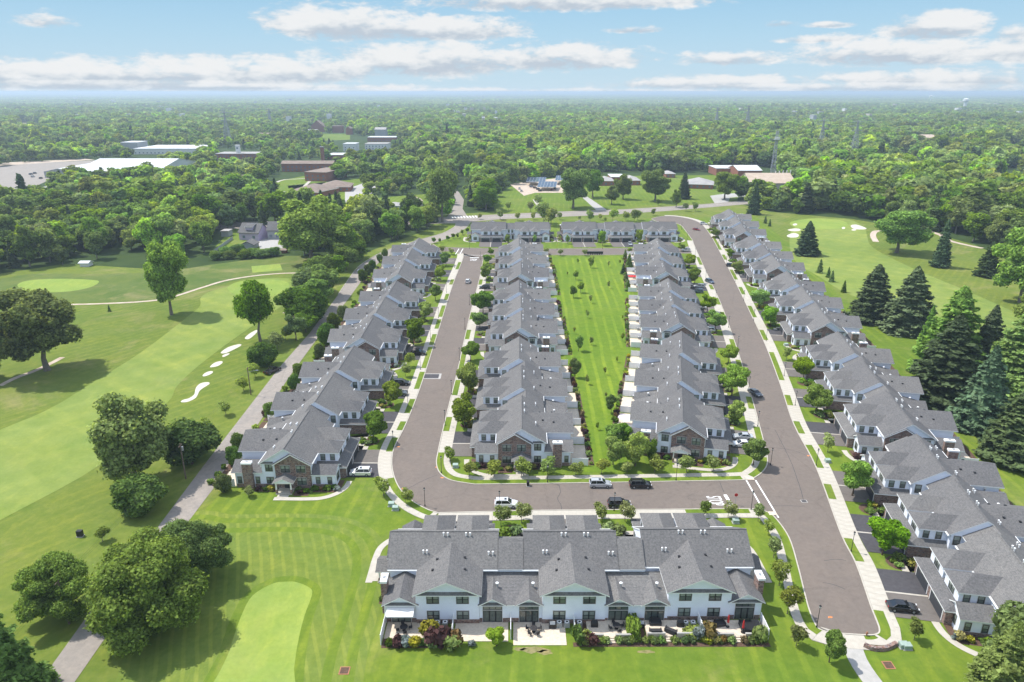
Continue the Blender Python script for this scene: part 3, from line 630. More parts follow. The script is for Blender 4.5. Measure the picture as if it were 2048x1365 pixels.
# ------------------------------------------------------------------ townhouse blocks
RZ_, SL = 9.4, .62
def window_mesh(w, h, kind):
    """frame centred at x=0, z from 0 to h, facing -y; wall plane at y=0"""
    mb = MB('frame_dark'); t = .09
    for x0, x1, z0, z1 in ((-w/2, w/2, 0, t), (-w/2, w/2, h - t, h), (-w/2, -w/2 + t, t, h - t), (w/2 - t, w/2, t, h - t)): mb.box(x0, x1, -.07, .02, z0, z1, 'frame_dark')
    if kind in ('double', 'single'): mb.box(-w/2 + t, w/2 - t, -.06, .01, h * .5 - .04, h * .5 + .04, 'frame_dark')
    if kind == 'double': mb.box(-.09, .09, -.065, .0, t, h - t, 'frame_dark')
    if kind == 'door':
        for x in (-w/6, w/6): mb.box(x - .09, x + .09, -.065, .0, t, h - t, 'frame_dark')
    if kind == 'transom':
        for x in (-w/6, w/6): mb.box(x - .05, x + .05, -.065, .0, t, h - t, 'frame_dark')
    tr = .08
    for x0, x1, z0, z1 in ((-w/2 - tr, w/2 + tr, h + .005, h + tr + .03), (-w/2 - tr, w/2 + tr, -tr, -.005), (-w/2 - tr, -w/2 - .005, -.004, h + .004), (w/2 + .005, w/2 + tr, -.004, h + .004)): mb.box(x0, x1, -.05, .02, z0, z1, 'trim_grey')
    return mb.mesh('window')
def pane_mesh(w, h):
    mb = MB(); q = .5 if h > 1.3 and h < 2 else 2; mb.box(-w/2 + .05, w/2 - .05, -.03, .0, .05, min(h - .05, h * q), 'window_glass')
    if q < 1: mb.box(-w/2 + .05, w/2 - .05, -.032, .0, h * q, h - .05, 'blind_glass')
    return mb.mesh('pane')
def window(parent, x, y, z, w, h, kind, face, detail=True):
    """face: 0 looks to -y, 90 to +x, 180 to +y, 270 to -x (local)"""
    me = cached(('win', w, h, kind), lambda: window_mesh(w, h, kind)); pm = cached(('pane', w, h), lambda: pane_mesh(w, h))
    nm = 'patio_door' if kind == 'door' else 'window'
    o = link(nm, me, parent, (x, y, z), math.radians(face)); link('pane', pm, o); return o

def gable_roof_y(mb, xc, hw, zr, y0, y1, sl, th=.22, over=.0):
    """ridge along y at xc, half width hw, ridge height zr"""
    ze = zr - hw * sl
    mb.slab([(xc - hw, y0, ze), (xc, y0, zr), (xc, y1, zr), (xc - hw, y1, ze)], th, 'shingle', 'trim_white')
    mb.slab([(xc, y0, zr), (xc + hw, y0, ze), (xc + hw, y1, ze), (xc, y1, zr)], th, 'shingle', 'trim_white')

def block(label, origin, rz, offs=(0, 0, .6), pitch=20.0, group='townhouse blocks of the estate', zb=0.0):
    root = bpy.data.objects.new('townhouse_block', None); COL.objects.link(root)
    root.location = (origin[0], origin[1], zb); root.rotation_euler = (0, 0, rz); tag(root, label, 'townhouse', group)
    n = len(offs); L = n * pitch; cs = [pitch * (i + .5) for i in range(n)]; H = 7.8 + (pitch - 20) * .3
    key = (tuple(offs), pitch)
    def part(name, k, fn, par=root, loc=(0, 0, 0), r=0): return link(name, cached((key, name, k), lambda: fn().mesh(name)), par, loc, r)
    # main bodies and roofs
    for i, c in enumerate(cs):
        xa = 0 if i == 0 else c - H; xb = L if i == n - 1 else c + H; oy = offs[i]
        def wall():
            mb = MB(); mb.poly_x([(-5.2 + oy, 0), (5.2 + oy, 0), (5.2 + oy, 5.93), (oy, RZ_ - .25), (-5.2 + oy, 5.93)], xa + .01, xb - .01, 'siding'); return mb
        part('wall', i, wall)
        def roof():
            mb = MB(); ea = .4 if i == 0 else .12; eb = .4 if i == n - 1 else .12; e = 5.65
            ze = RZ_ - e * SL
            mb.slab([(xa - ea, -e + oy, ze), (xb + eb, -e + oy, ze), (xb + eb, oy, RZ_), (xa - ea, oy, RZ_)], .24, 'shingle', 'trim_white')
            mb.slab([(xa - ea, oy, RZ_), (xb + eb, oy, RZ_), (xb + eb, e + oy, ze), (xa - ea, e + oy, ze)], .24, 'shingle', 'trim_white')
            mb.box(xa - ea, xb + eb, oy - .12, oy + .12, RZ_ - .02, RZ_ + .05, 'shingle')
            return mb
        rf = part('roof', i, roof)
        for s in (1, -1):
            def gutter():
                mb = MB(); y = s * 5.75 + oy; z = RZ_ - 5.65 * SL
                mb.box(xa - .3, xb + .1, min(y, y + s * .1), max(y, y + s * .1), z - .2, z - .06, 'trim_white'); return mb
            part('gutter', (i, s), gutter)
        # recess between this module and the next
        if i < n - 1:
            x0 = xb; x1 = cs[i + 1] - H; om = oy
            def rec():
                mb = MB(); zr = RZ_ - 1.1 * SL
                mb.poly_x([(-5.2 + om, 0), (3.0 + om, 0), (3.0 + om, 5.93), (-1.1 + om, zr - .25), (-5.2 + om, 5.93)], x0, x1, 'siding'); return mb
            part('recess_wall', i, rec)
            def recr():
                mb = MB(); zr = RZ_ - 1.1 * SL; yb = -5.65 + om; yf = 3.45 + om
                mb.slab([(x0, yb, zr - 4.55 * SL), (x1, yb, zr - 4.55 * SL), (x1, om - 1.1, zr), (x0, om - 1.1, zr)], .2, 'shingle', 'trim_white')
                mb.slab([(x0, om - 1.1, zr), (x1, om - 1.1, zr), (x1, yf, zr - 4.55 * SL), (x0, yf, zr - 4.55 * SL)], .2, 'shingle', 'trim_white'); return mb
            part('recess_roof', i, recr)
            for dx in (-.85, .85): window(root, (x0 + x1) / 2 + dx * (x1 - x0) / 4.4, 3.0 + om, 3.8, .95, 1.7, 'single', 180)
            for sx in (1, -1):    # entry doors and stoops
                xd = (x0 + x1) / 2 + sx * (x1 - x0) * .25
                def entry():
                    mb = MB(); mb.box(-.5, .5, 0, .06, .15, 2.25, 'door_dark'); mb.box(-.85, .85, .0, 1.5, 0, .15, 'concrete'); 
                    mb.box(-.9, .9, 0, 1.3, 2.55, 2.75, 'trim_white'); mb.slab([(-1, 1.5, 2.75), (-1, 0, 3.2), (1, 0, 3.2), (1, 1.5, 2.75)][::-1], .1, 'shingle', 'trim_white')
                    mb.box(-.85, -.65, 1.1, 1.3, .15, 2.55, 'trim_white'); mb.box(.65, .85, 1.1, 1.3, .15, 2.55, 'trim_white'); return mb
                link('entry', cached('entry', lambda: entry().mesh('entry')), root, (xd, 3.0 + om, 0))
        # rear wing
        def wing():
            mb = MB(); mb.poly_y([(c - 5, 0), (c + 5, 0), (c + 5, 5.93), (c, 5.93 + 5 * .46), (c - 5, 5.93)][::1], -11.4 + oy, -5.0 + oy, 'siding')
            mb.face([(c - 5.15, -11.5 + oy, 5.95), (c + 5.15, -11.5 + oy, 5.95), (c, -11.5 + oy, 5.95 + 5.15 * .46)], 'siding'); return mb
        wg = part('rear_wing', i, wing)
        def wroof():
            mb = MB(); gable_roof_y(mb, c, 5.45, 5.87 + 5.45 * .46, -12.1 + oy, -1.2 + oy, .46)
            mb.slab([(c - 4.9, -12.0 + oy, 5.86), (c + 4.9, -12.0 + oy, 5.86), (c + 4.3, -11.52 + oy, 6.2), (c - 4.3, -11.52 + oy, 6.2)], .14, 'shingle', 'trim_white'); return mb
        wr_ = link('wing_roof', cached((key, 'wing_roof', i), lambda: wroof().mesh('wing_roof')), wg)
        def bv():
            mb = MB(); mb.box(-.2, .2, -.2, .2, 0, .22, 'metal_dark'); return mb
        for dx, dy in ((-2.6, -7.5), (2.6, -7.3), (-2.1, -5), (2.4, -4.4)):
            z = 5.87 + (5.45 - abs(dx)) * .46
            link('roof_vent', cached('bv', lambda: bv().mesh('roof_vent')), wg, (c + dx, dy + oy, z - .05))
        for dx in (-2.3, 2.4):
            window(root, c + dx, -11.4 + oy, .85, 1.9, 1.6, 'double', 0); window(root, c + dx, -11.4 + oy, 3.9, 1.9, 1.65, 'double', 0)
        # white flue pipes on the main roof
        def fl():
            mb = MB(); mb.tube((0, 0, 0), (0, 0, .55), .1, .1, 'trim_white', 6); mb.tube((0, 0, .5), (0, 0, .68), .16, .16, 'trim_white', 6); return mb
        for dx, dy in ((-1.4, -.7), (-.7, -.7), (2.4, -.7), (3.1, -.7), (-4.6, -3.3), (-4.0, -3.3), (6.3, -3.5), (7.0, -3.5)):
            link('flue', cached('flue', lambda: fl().mesh('flue')), root, (c + dx, dy + oy, RZ_ - abs(dy) * SL - .05))
        # garages, front
        gx = 6.6
        def gar():
            mb = MB(); y1 = 11.5 + oy
            mb.box(c - gx, c + gx, 5.0 + oy, y1, 0, 2.86, 'stone')
            return mb
        gg = part('garage', i, gar)
        def skirt():
            mb = MB(); y0 = 5.1 + oy; yo = 11.95 + oy; yi = 9.85 + oy; xo = gx + .4; xi = 5.72; zo = 2.85; zi = 3.75
            mb.slab([(c + xo, yo, zo), (c - xo, yo, zo), (c - xi, yi, zi), (c + xi, yi, zi)], .2, 'shingle', 'trim_white')
            mb.slab([(c - xo, yo, zo), (c - xo, y0, zo), (c - xi, y0, zi), (c - xi, yi, zi)], .2, 'shingle', 'trim_white')
            mb.slab([(c + xo, y0, zo), (c + xo, yo, zo), (c + xi, yi, zi), (c + xi, y0, zi)], .2, 'shingle', 'trim_white')
            mb.slab([(c + .5, yi + .05, zi - .01), (c - .5, yi + .05, zi - .01), (c - .5, y0, zi + .5), (c + .5, y0, zi + .5)], .2, 'shingle', 'trim_white')
            return mb
        link('garage_roof', cached((key, 'skirt', i), lambda: skirt().mesh('garage_roof')), gg)
        def gd():
            mb = MB(); mb.box(-2.45, 2.45, 0, .06, 0, 2.25, 'garage_door')
            for r in range(4): mb.box(-2.4, 2.4, .06, .085, .03 + r * .56, .55 + r * .56, 'garage_door')
            for k in range(8): mb.box(-2.25 + k * .58, -1.85 + k * .58, .085, .10, 1.83, 2.1, 'window_glass')
            for x0, x1, z0, z1 in ((-2.6, 2.6, 2.26, 2.42), (-2.6, -2.46, 0, 2.25), (2.46, 2.6, 0, 2.25)): mb.box(x0, x1, 0, .09, z0, z1, 'trim_white')
            return mb
        for sx in (-1, 1): link('garage_door', cached('gd', lambda: gd().mesh('garage_door')), gg, (c + sx * 3.15, 11.5 + oy, 0))
        for sx in (-1, 1):
            def dorm():
                mb = MB(); xa_, xb_ = (c + .45, c + 5.7) if sx > 0 else (c - 5.7, c - .45)
                mb.box(xa_, xb_, 4.9 + oy, 9.85 + oy, 2.9, 5.9, 'siding', 'b'); return mb
            dd = part('dormer', (i, sx), dorm)
            def drf():
                mb = MB(); xa_, xb_ = (c + .45, c + 5.7) if sx > 0 else (c - 5.7, c - .45); o_ = .3
                xa_ -= o_; xb_ += o_; xm = (xa_ + xb_) / 2; hw = xm - xa_; ze = 5.83; zr = ze + hw * .6; ye = 10.2 + oy; yr = ye - hw
                mb.slab([(xa_, ye, ze), (xa_, 1.5 + oy, ze), (xm, 1.5 + oy, zr), (xm, yr, zr)], .2, 'shingle', 'trim_white')
                mb.slab([(xb_, 1.5 + oy, ze), (xb_, ye, ze), (xm, yr, zr), (xm, 1.5 + oy, zr)], .2, 'shingle', 'trim_white')
                mb.slab([(xb_, ye, ze), (xa_, ye, ze), (xm, yr, zr)], .2, 'shingle', 'trim_white'); return mb
            link('dormer_roof', cached((key, 'drf', i, sx), lambda: drf().mesh('dormer_roof')), dd)
            window(root, c + sx * 3.07, 9.85 + oy, 3.95, 2.0, 1.6, 'double', 180)
            for yy in (6.6, 8.7): window(root, c + sx * 5.7, yy + oy, 3.95, .95, 1.6, 'single', 90 if sx > 0 else 270)
            if (i > 0 or sx > 0) and (i < n - 1 or sx < 0):
                window(root, (xb - .01 if sx > 0 else xa + .01), 4.15 + oy, 3.9, 1.1, 1.8, 'single', 90 if sx > 0 else 270)
    # low rear sections
    def low_section(k, x0, x1, centres, hw, oy, end):
        def lw():
            mb = MB(); mb.poly_x([(-11.1 + oy, 0), (-5.1 + oy, 0), (-5.1 + oy, 3.42 if end else 4.85), (-11.1 + oy, 3.42 if end else 3.52)], x0 + .02, x1 - .02, 'siding')
            for cc, h in centres:
                mb.face([(cc - h + .25, -11.2 + oy, 3.72), (cc + h - .25, -11.2 + oy, 3.72), (cc, -11.2 + oy, 3.72 + (h - .25) * .55)], 'siding')
                if end: mb.poly_y([(cc - h + .3, 3.4), (cc + h - .3, 3.4), (cc, 3.4 + h * .55)], -11.1 + oy, -5.1 + oy, 'siding')
            return mb
        pw = part('rear_extension', k, lw)
        def lr():
            mb = MB()
            if not end: mb.slab([(x0, -11.5 + oy, 3.66), (x1, -11.5 + oy, 3.66), (x1, -5.15 + oy, 5.12), (x0, -5.15 + oy, 5.12)], .18, 'shingle', 'trim_white')
            for cc, h in centres:
                gable_roof_y(mb, cc, h, 3.7 + h * .55, -11.75 + oy, -5.15 + oy, .55, .18)
                mb.slab([(cc - h + .5, -11.68 + oy, 3.68), (cc + h - .5, -11.68 + oy, 3.68), (cc + h - .9, -11.22 + oy, 3.95), (cc - h + .9, -11.22 + oy, 3.95)], .12, 'shingle', 'trim_white')
            return mb
        link('extension_roof', cached((key, 'lr', k), lambda: lr().mesh('extension_roof')), pw)
        for cc, h in centres:
            if not end:
                def v():
                    mb = MB(); mb.tube((0, 0, 0), (0, 0, .7), .13, .13, 'galvanised', 6); mb.tube((0, 0, .65), (0, 0, .8), .26, .26, 'trim_white', 8); mb.tube((0, 0, .8), (0, 0, .95), .2, .05, 'trim_white', 8); return mb
                link('stove_vent', cached('sv', lambda: v().mesh('stove_vent')), pw, (cc + .7, -8.2 + oy, 3.7 + (h - .7) * .55 - .05))
            window(root, cc, -11.1 + oy, .12, 3.0, 2.15, 'door', 0)
            window(root, cc, -11.1 + oy, 2.5, 3.0, .62, 'transom', 0)
    low_section('s', 0, cs[0] - 5, [(2.55, 2.95)], 0, offs[0], True)
    for i in range(n - 1): 
        b = (cs[i] + cs[i + 1]) / 2; low_section(i, cs[i] + 5, cs[i + 1] - 5, [(b - 2.9, 2.3), (b + 2.9, 2.3)], 0, offs[i], False)
    low_section('e', cs[-1] + 5, L, [(L - 2.55, 2.95)], 0, offs[-1], True)
    # two gable ends, mirrored
    for e in (0, 1):
        oy = offs[0] if e == 0 else offs[-1]
        def X(v): return v if e == 0 else L - v
        def bx(mb, a, b, y0, y1, z0, z1, m): mb.box(min(X(a), X(b)), max(X(a), X(b)), y0 + oy, y1 + oy, z0, z1, m)
        def PXZ(mb, prof, a, b, m): mb.poly_x([(p[0] + oy, p[1]) for p in prof], min(X(a), X(b)), max(X(a), X(b)), m)
        def SLB(mb, pts, th=.2):
            q = [(X(p[0]), p[1] + oy, p[2]) for p in pts]
            a = sum(q[i][0] * q[(i + 1) % len(q)][1] - q[(i + 1) % len(q)][0] * q[i][1] for i in range(len(q)))
            mb.slab(q if a > 0 else q[::-1], th, 'shingle', 'trim_white')
        def bg():
            mb = MB(); PXZ(mb, [(-2.2, 0), (5.2, 0), (5.2, 5.93), (1.5, 8.1), (-2.2, 5.93)], -.5, 0.05, 'stone'); return mb
        bgo = part('stone_gable', e, bg)
        def bgr():
            mb = MB(); zr = 8.36
            SLB(mb, [(-.95, -2.62, zr - 4.12 * SL), (0.0, -2.62, zr - 4.12 * SL), (0.0, 1.5, zr), (-.95, 1.5, zr)])
            SLB(mb, [(-.95, 1.5, zr), (-.02, 1.5, zr), (-.02, 5.64, zr - 4.14 * SL), (-.95, 5.64, zr - 4.14 * SL)]); return mb
        link('gable_roof', cached((key, 'bgr', e), lambda: bgr().mesh('gable_roof')), bgo)
        def dirt():
            mb = MB()   # stone footing band of the end walls and rear, pent strip below the pediment
            SLB(mb, [(-.38, -5.3, 5.86), (-.04, -4.9, 6.2), (-.04, -2.6, 6.2), (-.38, -2.6, 5.86)], .1)
            return mb
        part('pent_strip', e, dirt)
        face = 270 if e == 0 else 90
        for y in (3.3, -.0):
            window(root, X(-.5), y + oy, 3.9, 1.95, 1.65, 'double', face)
        window(root, X(-.5), 3.3 + oy, .95, 1.95, 1.65, 'double', face)
        window(root, X(0), -3.65 + oy, 3.9, 1.5, 1.65, 'double', face); window(root, X(0), -3.65 + oy, .95, 1.5, 1.5, 'double', face)
        for y in (-6.3, -10.2): window(root, X(0), y + oy, .95, .85, 1.55, 'single', face)
        def ew():
            mb = MB(); a, b = 0.02, 4.1
            mb.poly_y([(min(X(a), X(b)), 0), (max(X(a), X(b)), 0), (max(X(a), X(b)), 3.25), (X(2.05), 3.25 + 2.05 * .58), (min(X(a), X(b)), 3.25)], 5.0 + oy, 10.3 + oy, 'siding'); return mb
        ewo = part('end_wing', e, ew)
        def ewr():
            mb = MB(); gable_roof_y(mb, X(2.05), 2.4, 3.2 + 2.4 * .58, 5.15 + oy, 10.6 + oy, .58, .18); return mb
        link('end_wing_roof', cached((key, 'ewr', e), lambda: ewr().mesh('end_wing_roof')), ewo)
        for y in (6.6, 9.1): window(root, X(0.02), y + oy, .95, .9, 1.55, 'single', face)
        window(root, X(2.05), 10.3 + oy, .9, 1.8, 1.7, 'double', 180)
        def ch():
            mb = MB(); bx(mb, -.85, .05, -9.1, -7.1, 0, 5.9, 'stone'); return mb
        cho = part('chimney', e, ch)
        def cc_():
            mb = MB(); bx(mb, -.95, .15, -9.2, -7.0, 5.91, 6.3, 'trim_white'); bx(mb, -.6, -.2, -8.4, -7.8, 6.3, 6.42, 'metal_grey'); return mb
        link('chimney_cap', cached((key, 'cap', e), lambda: cc_().mesh('chimney_cap')), cho)
        def po():
            mb = MB(); bx(mb, -3.0, -.52, -1.7, 1.7, 0, .16, 'concrete'); bx(mb, -.56, -.5, -.5, .5, .16, 2.25, 'door_dark')
            bx(mb, -2.85, -.52, -1.75, 1.75, 2.5, 2.72, 'trim_white')
            mb.face([(X(-2.86), -1.95 + oy, 2.73), (X(-2.86), 1.95 + oy, 2.73), (X(-2.86), oy, 3.62)][::(1 if e else -1)], 'siding'); return mb
        poo = part('porch', e, po)
        def por():
            mb = MB(); zr = 3.78
            SLB(mb, [(-3.15, -2.25, zr - 1.05), (-.5, -2.25, zr - 1.05), (-.5, 0, zr), (-3.15, 0, zr)], .12); SLB(mb, [(-3.15, 0, zr), (-.5, 0, zr), (-.5, 2.25, zr - 1.05), (-3.15, 2.25, zr - 1.05)], .12); return mb
        link('porch_roof', cached((key, 'por', e), lambda: por().mesh('porch_roof')), poo)
        for y in (-1.55, 1.55):
            def cl():
                mb = MB(); mb.box(-.2, .2, -.2, .2, 0, .9, 'stone'); mb.box(-.12, .12, -.12, .12, .9, 2.34, 'trim_white'); return mb
            link('porch_column', cached('pcol', lambda: cl().mesh('porch_column')), poo, (X(-2.62), y + oy, .16))
        def dp():
            mb = MB(); bx(mb, -.12, -.01, 5.25, 5.37, .3, 5.6, 'trim_white'); bx(mb, -.12, -.01, -5.37, -5.25, 4.9, 5.6, 'trim_white'); bx(mb, -.12, -.01, -11.05, -10.95, .2, 3.5, 'trim_white'); return mb
        part('downspout', e, dp)
    # stone footing band all along the rear and the ends
    def foot():
        mb = MB(); z = .82
        for i, c in enumerate(cs):
            mb.box(c - 5.03, c + 5.03, -11.44 + offs[i], -11.2 + offs[i], 0, z, 'stone')
        def seg(a, b, oy):
            mb.box(a, b, -11.14 + oy, -11.0 + oy, 0, z, 'stone')
        for (a, b, oy, cl) in [(0.02, cs[0] - 5.04, offs[0], [2.55])] + [(cs[i] + 5.04, cs[i + 1] - 5.04, offs[i], [(cs[i] + cs[i + 1]) / 2 - 2.9, (cs[i] + cs[i + 1]) / 2 + 2.9]) for i in range(n - 1)] + [(cs[-1] + 5.04, L - .02, offs[-1], [L - 2.55])]:
            x = a
            for cc in cl: seg(x, cc - 1.62, oy); x = cc + 1.62
            seg(x, b, oy)
        for e in (0, 1):
            oy = offs[0] if e == 0 else offs[-1]; xx = (-.04, .0) if e == 0 else (L, L + .04)
            mb.box(xx[0], xx[1], -11.1 + oy, -9.22 + oy, 0, z, 'stone'); mb.box(xx[0], xx[1], -6.98 + oy, -2.2 + oy, 0, z, 'stone'); mb.box(xx[0], xx[1], 5.2 + oy, 10.3 + oy, 0, z, 'stone')
        return mb
    part('stone_footing', 0, foot)
    # driveways, walks and beds in front (setting)
    mb = MB(); cr, sr = math.cos(rz), math.sin(rz)
    def wp(x, y): return (origin[0] + x * cr - y * sr, origin[1] + x * sr + y * cr)
    return root, wp, cs, L

BLOCKS = []
def add_block(nm, near, far, side, label, offs=(0, 0, .6)):
    """near / far: world ridge end points; side 'L' garages face left (-x), 'R' right, 'T' away, 'B' towards the camera"""
    n = len(offs); a, b = (Vector(near), Vector(far)); L = (b - a).length
    pitch = L / n
    if side in 'LT': o, d = a, b - a
    else: o, d = b, a - b; offs = offs[::-1]
    r, wp, cs, L = block(label, tuple(o), math.atan2(d.y, d.x), offs, round(pitch, 2))
    BLOCKS.append(dict(nm=nm, wp=wp, cs=cs, L=L, side=side, offs=offs)); return r
def rp(x, y): return G(x, y, 9.4)
def row(a_px, L, ref_px):
    a = Vector(rp(*a_px)); b = Vector(rp(*ref_px)); d = (b - a).normalized(); return a, a + d * L
A0 = Vector((-19.9, 101.3)); 
add_block('A', (-20.2, 101.6), (39.8, 101.6), 'T', 'nearest townhouse block, its back patios facing us, on the near side of the cross street', (0, 0, .7))
def rowblock(nm, p0, p1, side, label, Lfix=None):
    a = Vector(rp(*p0)); b = Vector(rp(*p1))
    if Lfix: b = a + (b - a).normalized() * Lfix
    return add_block(nm, a, b, side, label)
rowblock('1a', (567, 897), (704, 692), 'R', 'townhouse block at the near end of the row beside the lane')
rowblock('1b', (722, 675), (790, 562), 'R', 'middle townhouse block of the row beside the lane')
rowblock('1c', (796, 548), (836, 476), 'R', 'farthest townhouse block of the row beside the lane')
rowblock('2a', (1043, 857), (1042, 674), 'L', 'townhouse block at the near end of the row left of the green strip')
rowblock('2b', (1042, 655), (1041, 560), 'L', 'middle townhouse block of the row left of the green strip')
rowblock('2c', (1042, 547), (1040, 475), 'L', 'farthest townhouse block of the row left of the green strip')
rowblock('3a', (1366, 842), (1359, 663), 'R', 'townhouse block at the near end of the row right of the green strip')
rowblock('3b', (1359, 645), (1333, 557), 'R', 'middle townhouse block of the row right of the green strip')
rowblock('3c', (1332, 543), (1312, 476), 'R', 'farthest townhouse block of the row right of the green strip, red parasol behind it')
b4 = Vector(rp(1840, 870)); a4 = Vector(rp(2048, 1133)); a4 = b4 + (a4 - b4).normalized() * 52.2; add_block('4a', a4, b4, 'L', 'nearest townhouse block beyond the right street, black saloon on its driveway')
rowblock('4b', (1826, 848), (1680, 664), 'L', 'second townhouse block from the near end beyond the right street, beside the tall dark spruces')
rowblock('4c', (1661, 644), (1577, 543), 'L', 'third townhouse block from the near end beyond the right street')
rowblock('4d', (1562, 531), (1507, 470), 'L', 'fourth townhouse block beyond the right street, level with the lone fairway conifer')
rowblock('4e', (1493, 462), (1460, 418), 'L', 'farthest townhouse block beyond the right street, next to the golf green')
yf = G(1000, 444, 9.4)[1]
a = Vector((rp(944, 446)[0], yf)); b = Vector((rp(1098, 446)[0], yf))
add_block('F1', b if False else a, b, 'B', 'left of the two far townhouse blocks facing the camera across the far street', (.0, .5))
a = Vector((rp(1126, 446)[0], yf)); b = Vector((rp(1352, 446)[0], yf))
add_block('F2', a, b, 'B', 'right of the two far townhouse blocks facing the camera, three pairs of dark garage doors', (.0, .5, 0))
# ------------------------------------------------------------------ trees
def mesh_np(name, V, Fq, Ft, mat):
    me = bpy.data.meshes.new(name)
    nq, nt = len(Fq), len(Ft)
    me.vertices.add(len(V)); me.vertices.foreach_set('co', np.asarray(V, np.float32).ravel())
    loops = np.concatenate([np.asarray(Fq, np.int32).ravel(), np.asarray(Ft, np.int32).ravel()])
    me.loops.add(len(loops)); me.loops.foreach_set('vertex_index', loops)
    st = np.concatenate([np.arange(nq) * 4, nq * 4 + np.arange(nt) * 3]).astype(np.int32)
    me.polygons.add(nq + nt); me.polygons.foreach_set('loop_start', st)
    me.materials.append(MATS[mat]); me.update(calc_edges=True); me.validate(); return me
def ico(sub=1):
    bm = bmesh.new(); bmesh.ops.create_icosphere(bm, subdivisions=sub, radius=1); v = np.array([x.co[:] for x in bm.verts]); f = np.array([[y.index for y in x.verts] for x in bm.faces]); bm.free(); return v, f
ICO1 = ico(1); ICO2 = ico(2)
def unit(n, r): v = r.normal(size=(n, 3)); return v / np.linalg.norm(v, axis=1)[:, None]
def quads(C, N, S, r, jitter=.35, stretch=1.0):
    n = len(C); N = N + r.normal(size=(n, 3)) * jitter; N /= np.linalg.norm(N, axis=1)[:, None]
    T = np.cross(N, unit(n, r)); T /= np.linalg.norm(T, axis=1)[:, None] + 1e-9; B = np.cross(N, T)
    S = S[:, None]
    V = np.stack([C - T * S * stretch - B * S * .7, C + T * S * stretch - B * S * .9, C + T * S * .8 + B * S, C - T * S * .7 + B * S * .8], 1)
    V += (r.normal(size=V.shape) * S[:, None] * .22)
    return V.reshape(-1, 3), np.arange(n * 4).reshape(-1, 4)
def crown_mesh(name, mat, h, rw, base=.22, lobes=14, leaves=1600, leaf=.3, seed=0, squash=1.0, lobe_r=(.3, .46), core=.8, ragged=.5, asym=.25, spread=(.45, .8)):
    r = np.random.default_rng(seed); z0 = base * h; zc = (z0 + h) / 2; rz = (h - z0) / 2
    D = unit(lobes, r); D[:, 2] = np.clip(D[:, 2] * 1.05 + .12, -.85, 1); rad = r.uniform(*spread, lobes)
    C = D * rad[:, None] * np.array([rw, rw, rz]); C[:, 0] += r.normal() * asym * rw * .3
    R = r.uniform(*lobe_r, lobes) * min(rw, rz * 1.15)
    C = np.vstack([C, [[0, 0, rz * .25], [0, 0, -rz * .3]]]); R = np.append(R, [rw * .5, rw * .42]); C[:, 2] += zc
    n_ = max(1, int(leaves / len(R) * 1.9)); P = []; Nn = []
    for c, q in zip(C, R):
        u = unit(int(n_ * (q / R.mean()) ** 2), r); bump = 1 + ragged * .32 * r.normal(size=(len(u), 1)) * .6
        p = c + u * q * bump * np.array([1, 1, .85]); ok = np.ones(len(p), bool)
        for c2, q2 in zip(C, R):
            if c2 is c: continue
            dd = np.linalg.norm((p - c2) / np.array([1, 1, .85]), axis=1); ok &= dd > q2 * .86
        ok &= (p[:, 2] > z0 * r.uniform(.35, 1.0, len(p))); P.append(p[ok]); Nn.append(u[ok])
    P = np.vstack(P); Nn = np.vstack(Nn); Nn[:, 2] += .35
    S = leaf * r.uniform(.55, 1.25, len(P)); P = P + Nn * (r.uniform(-.3, .6, len(P)) * leaf)[:, None]; V, Q = quads(P, Nn, S, r, .6)
    cv = []; cf = []; off = len(V)
    for c, q in zip(C, R):
        v = ICO1[0] * (1 + r.normal(size=(len(ICO1[0]), 1)) * .12) * q * core * np.array([1, 1, .85]) + c; cv.append(v); cf.append(ICO1[1] + off); off += len(v)
    V = np.vstack([V] + cv); T = np.vstack(cf); return mesh_np(name, V, Q, T, mat)
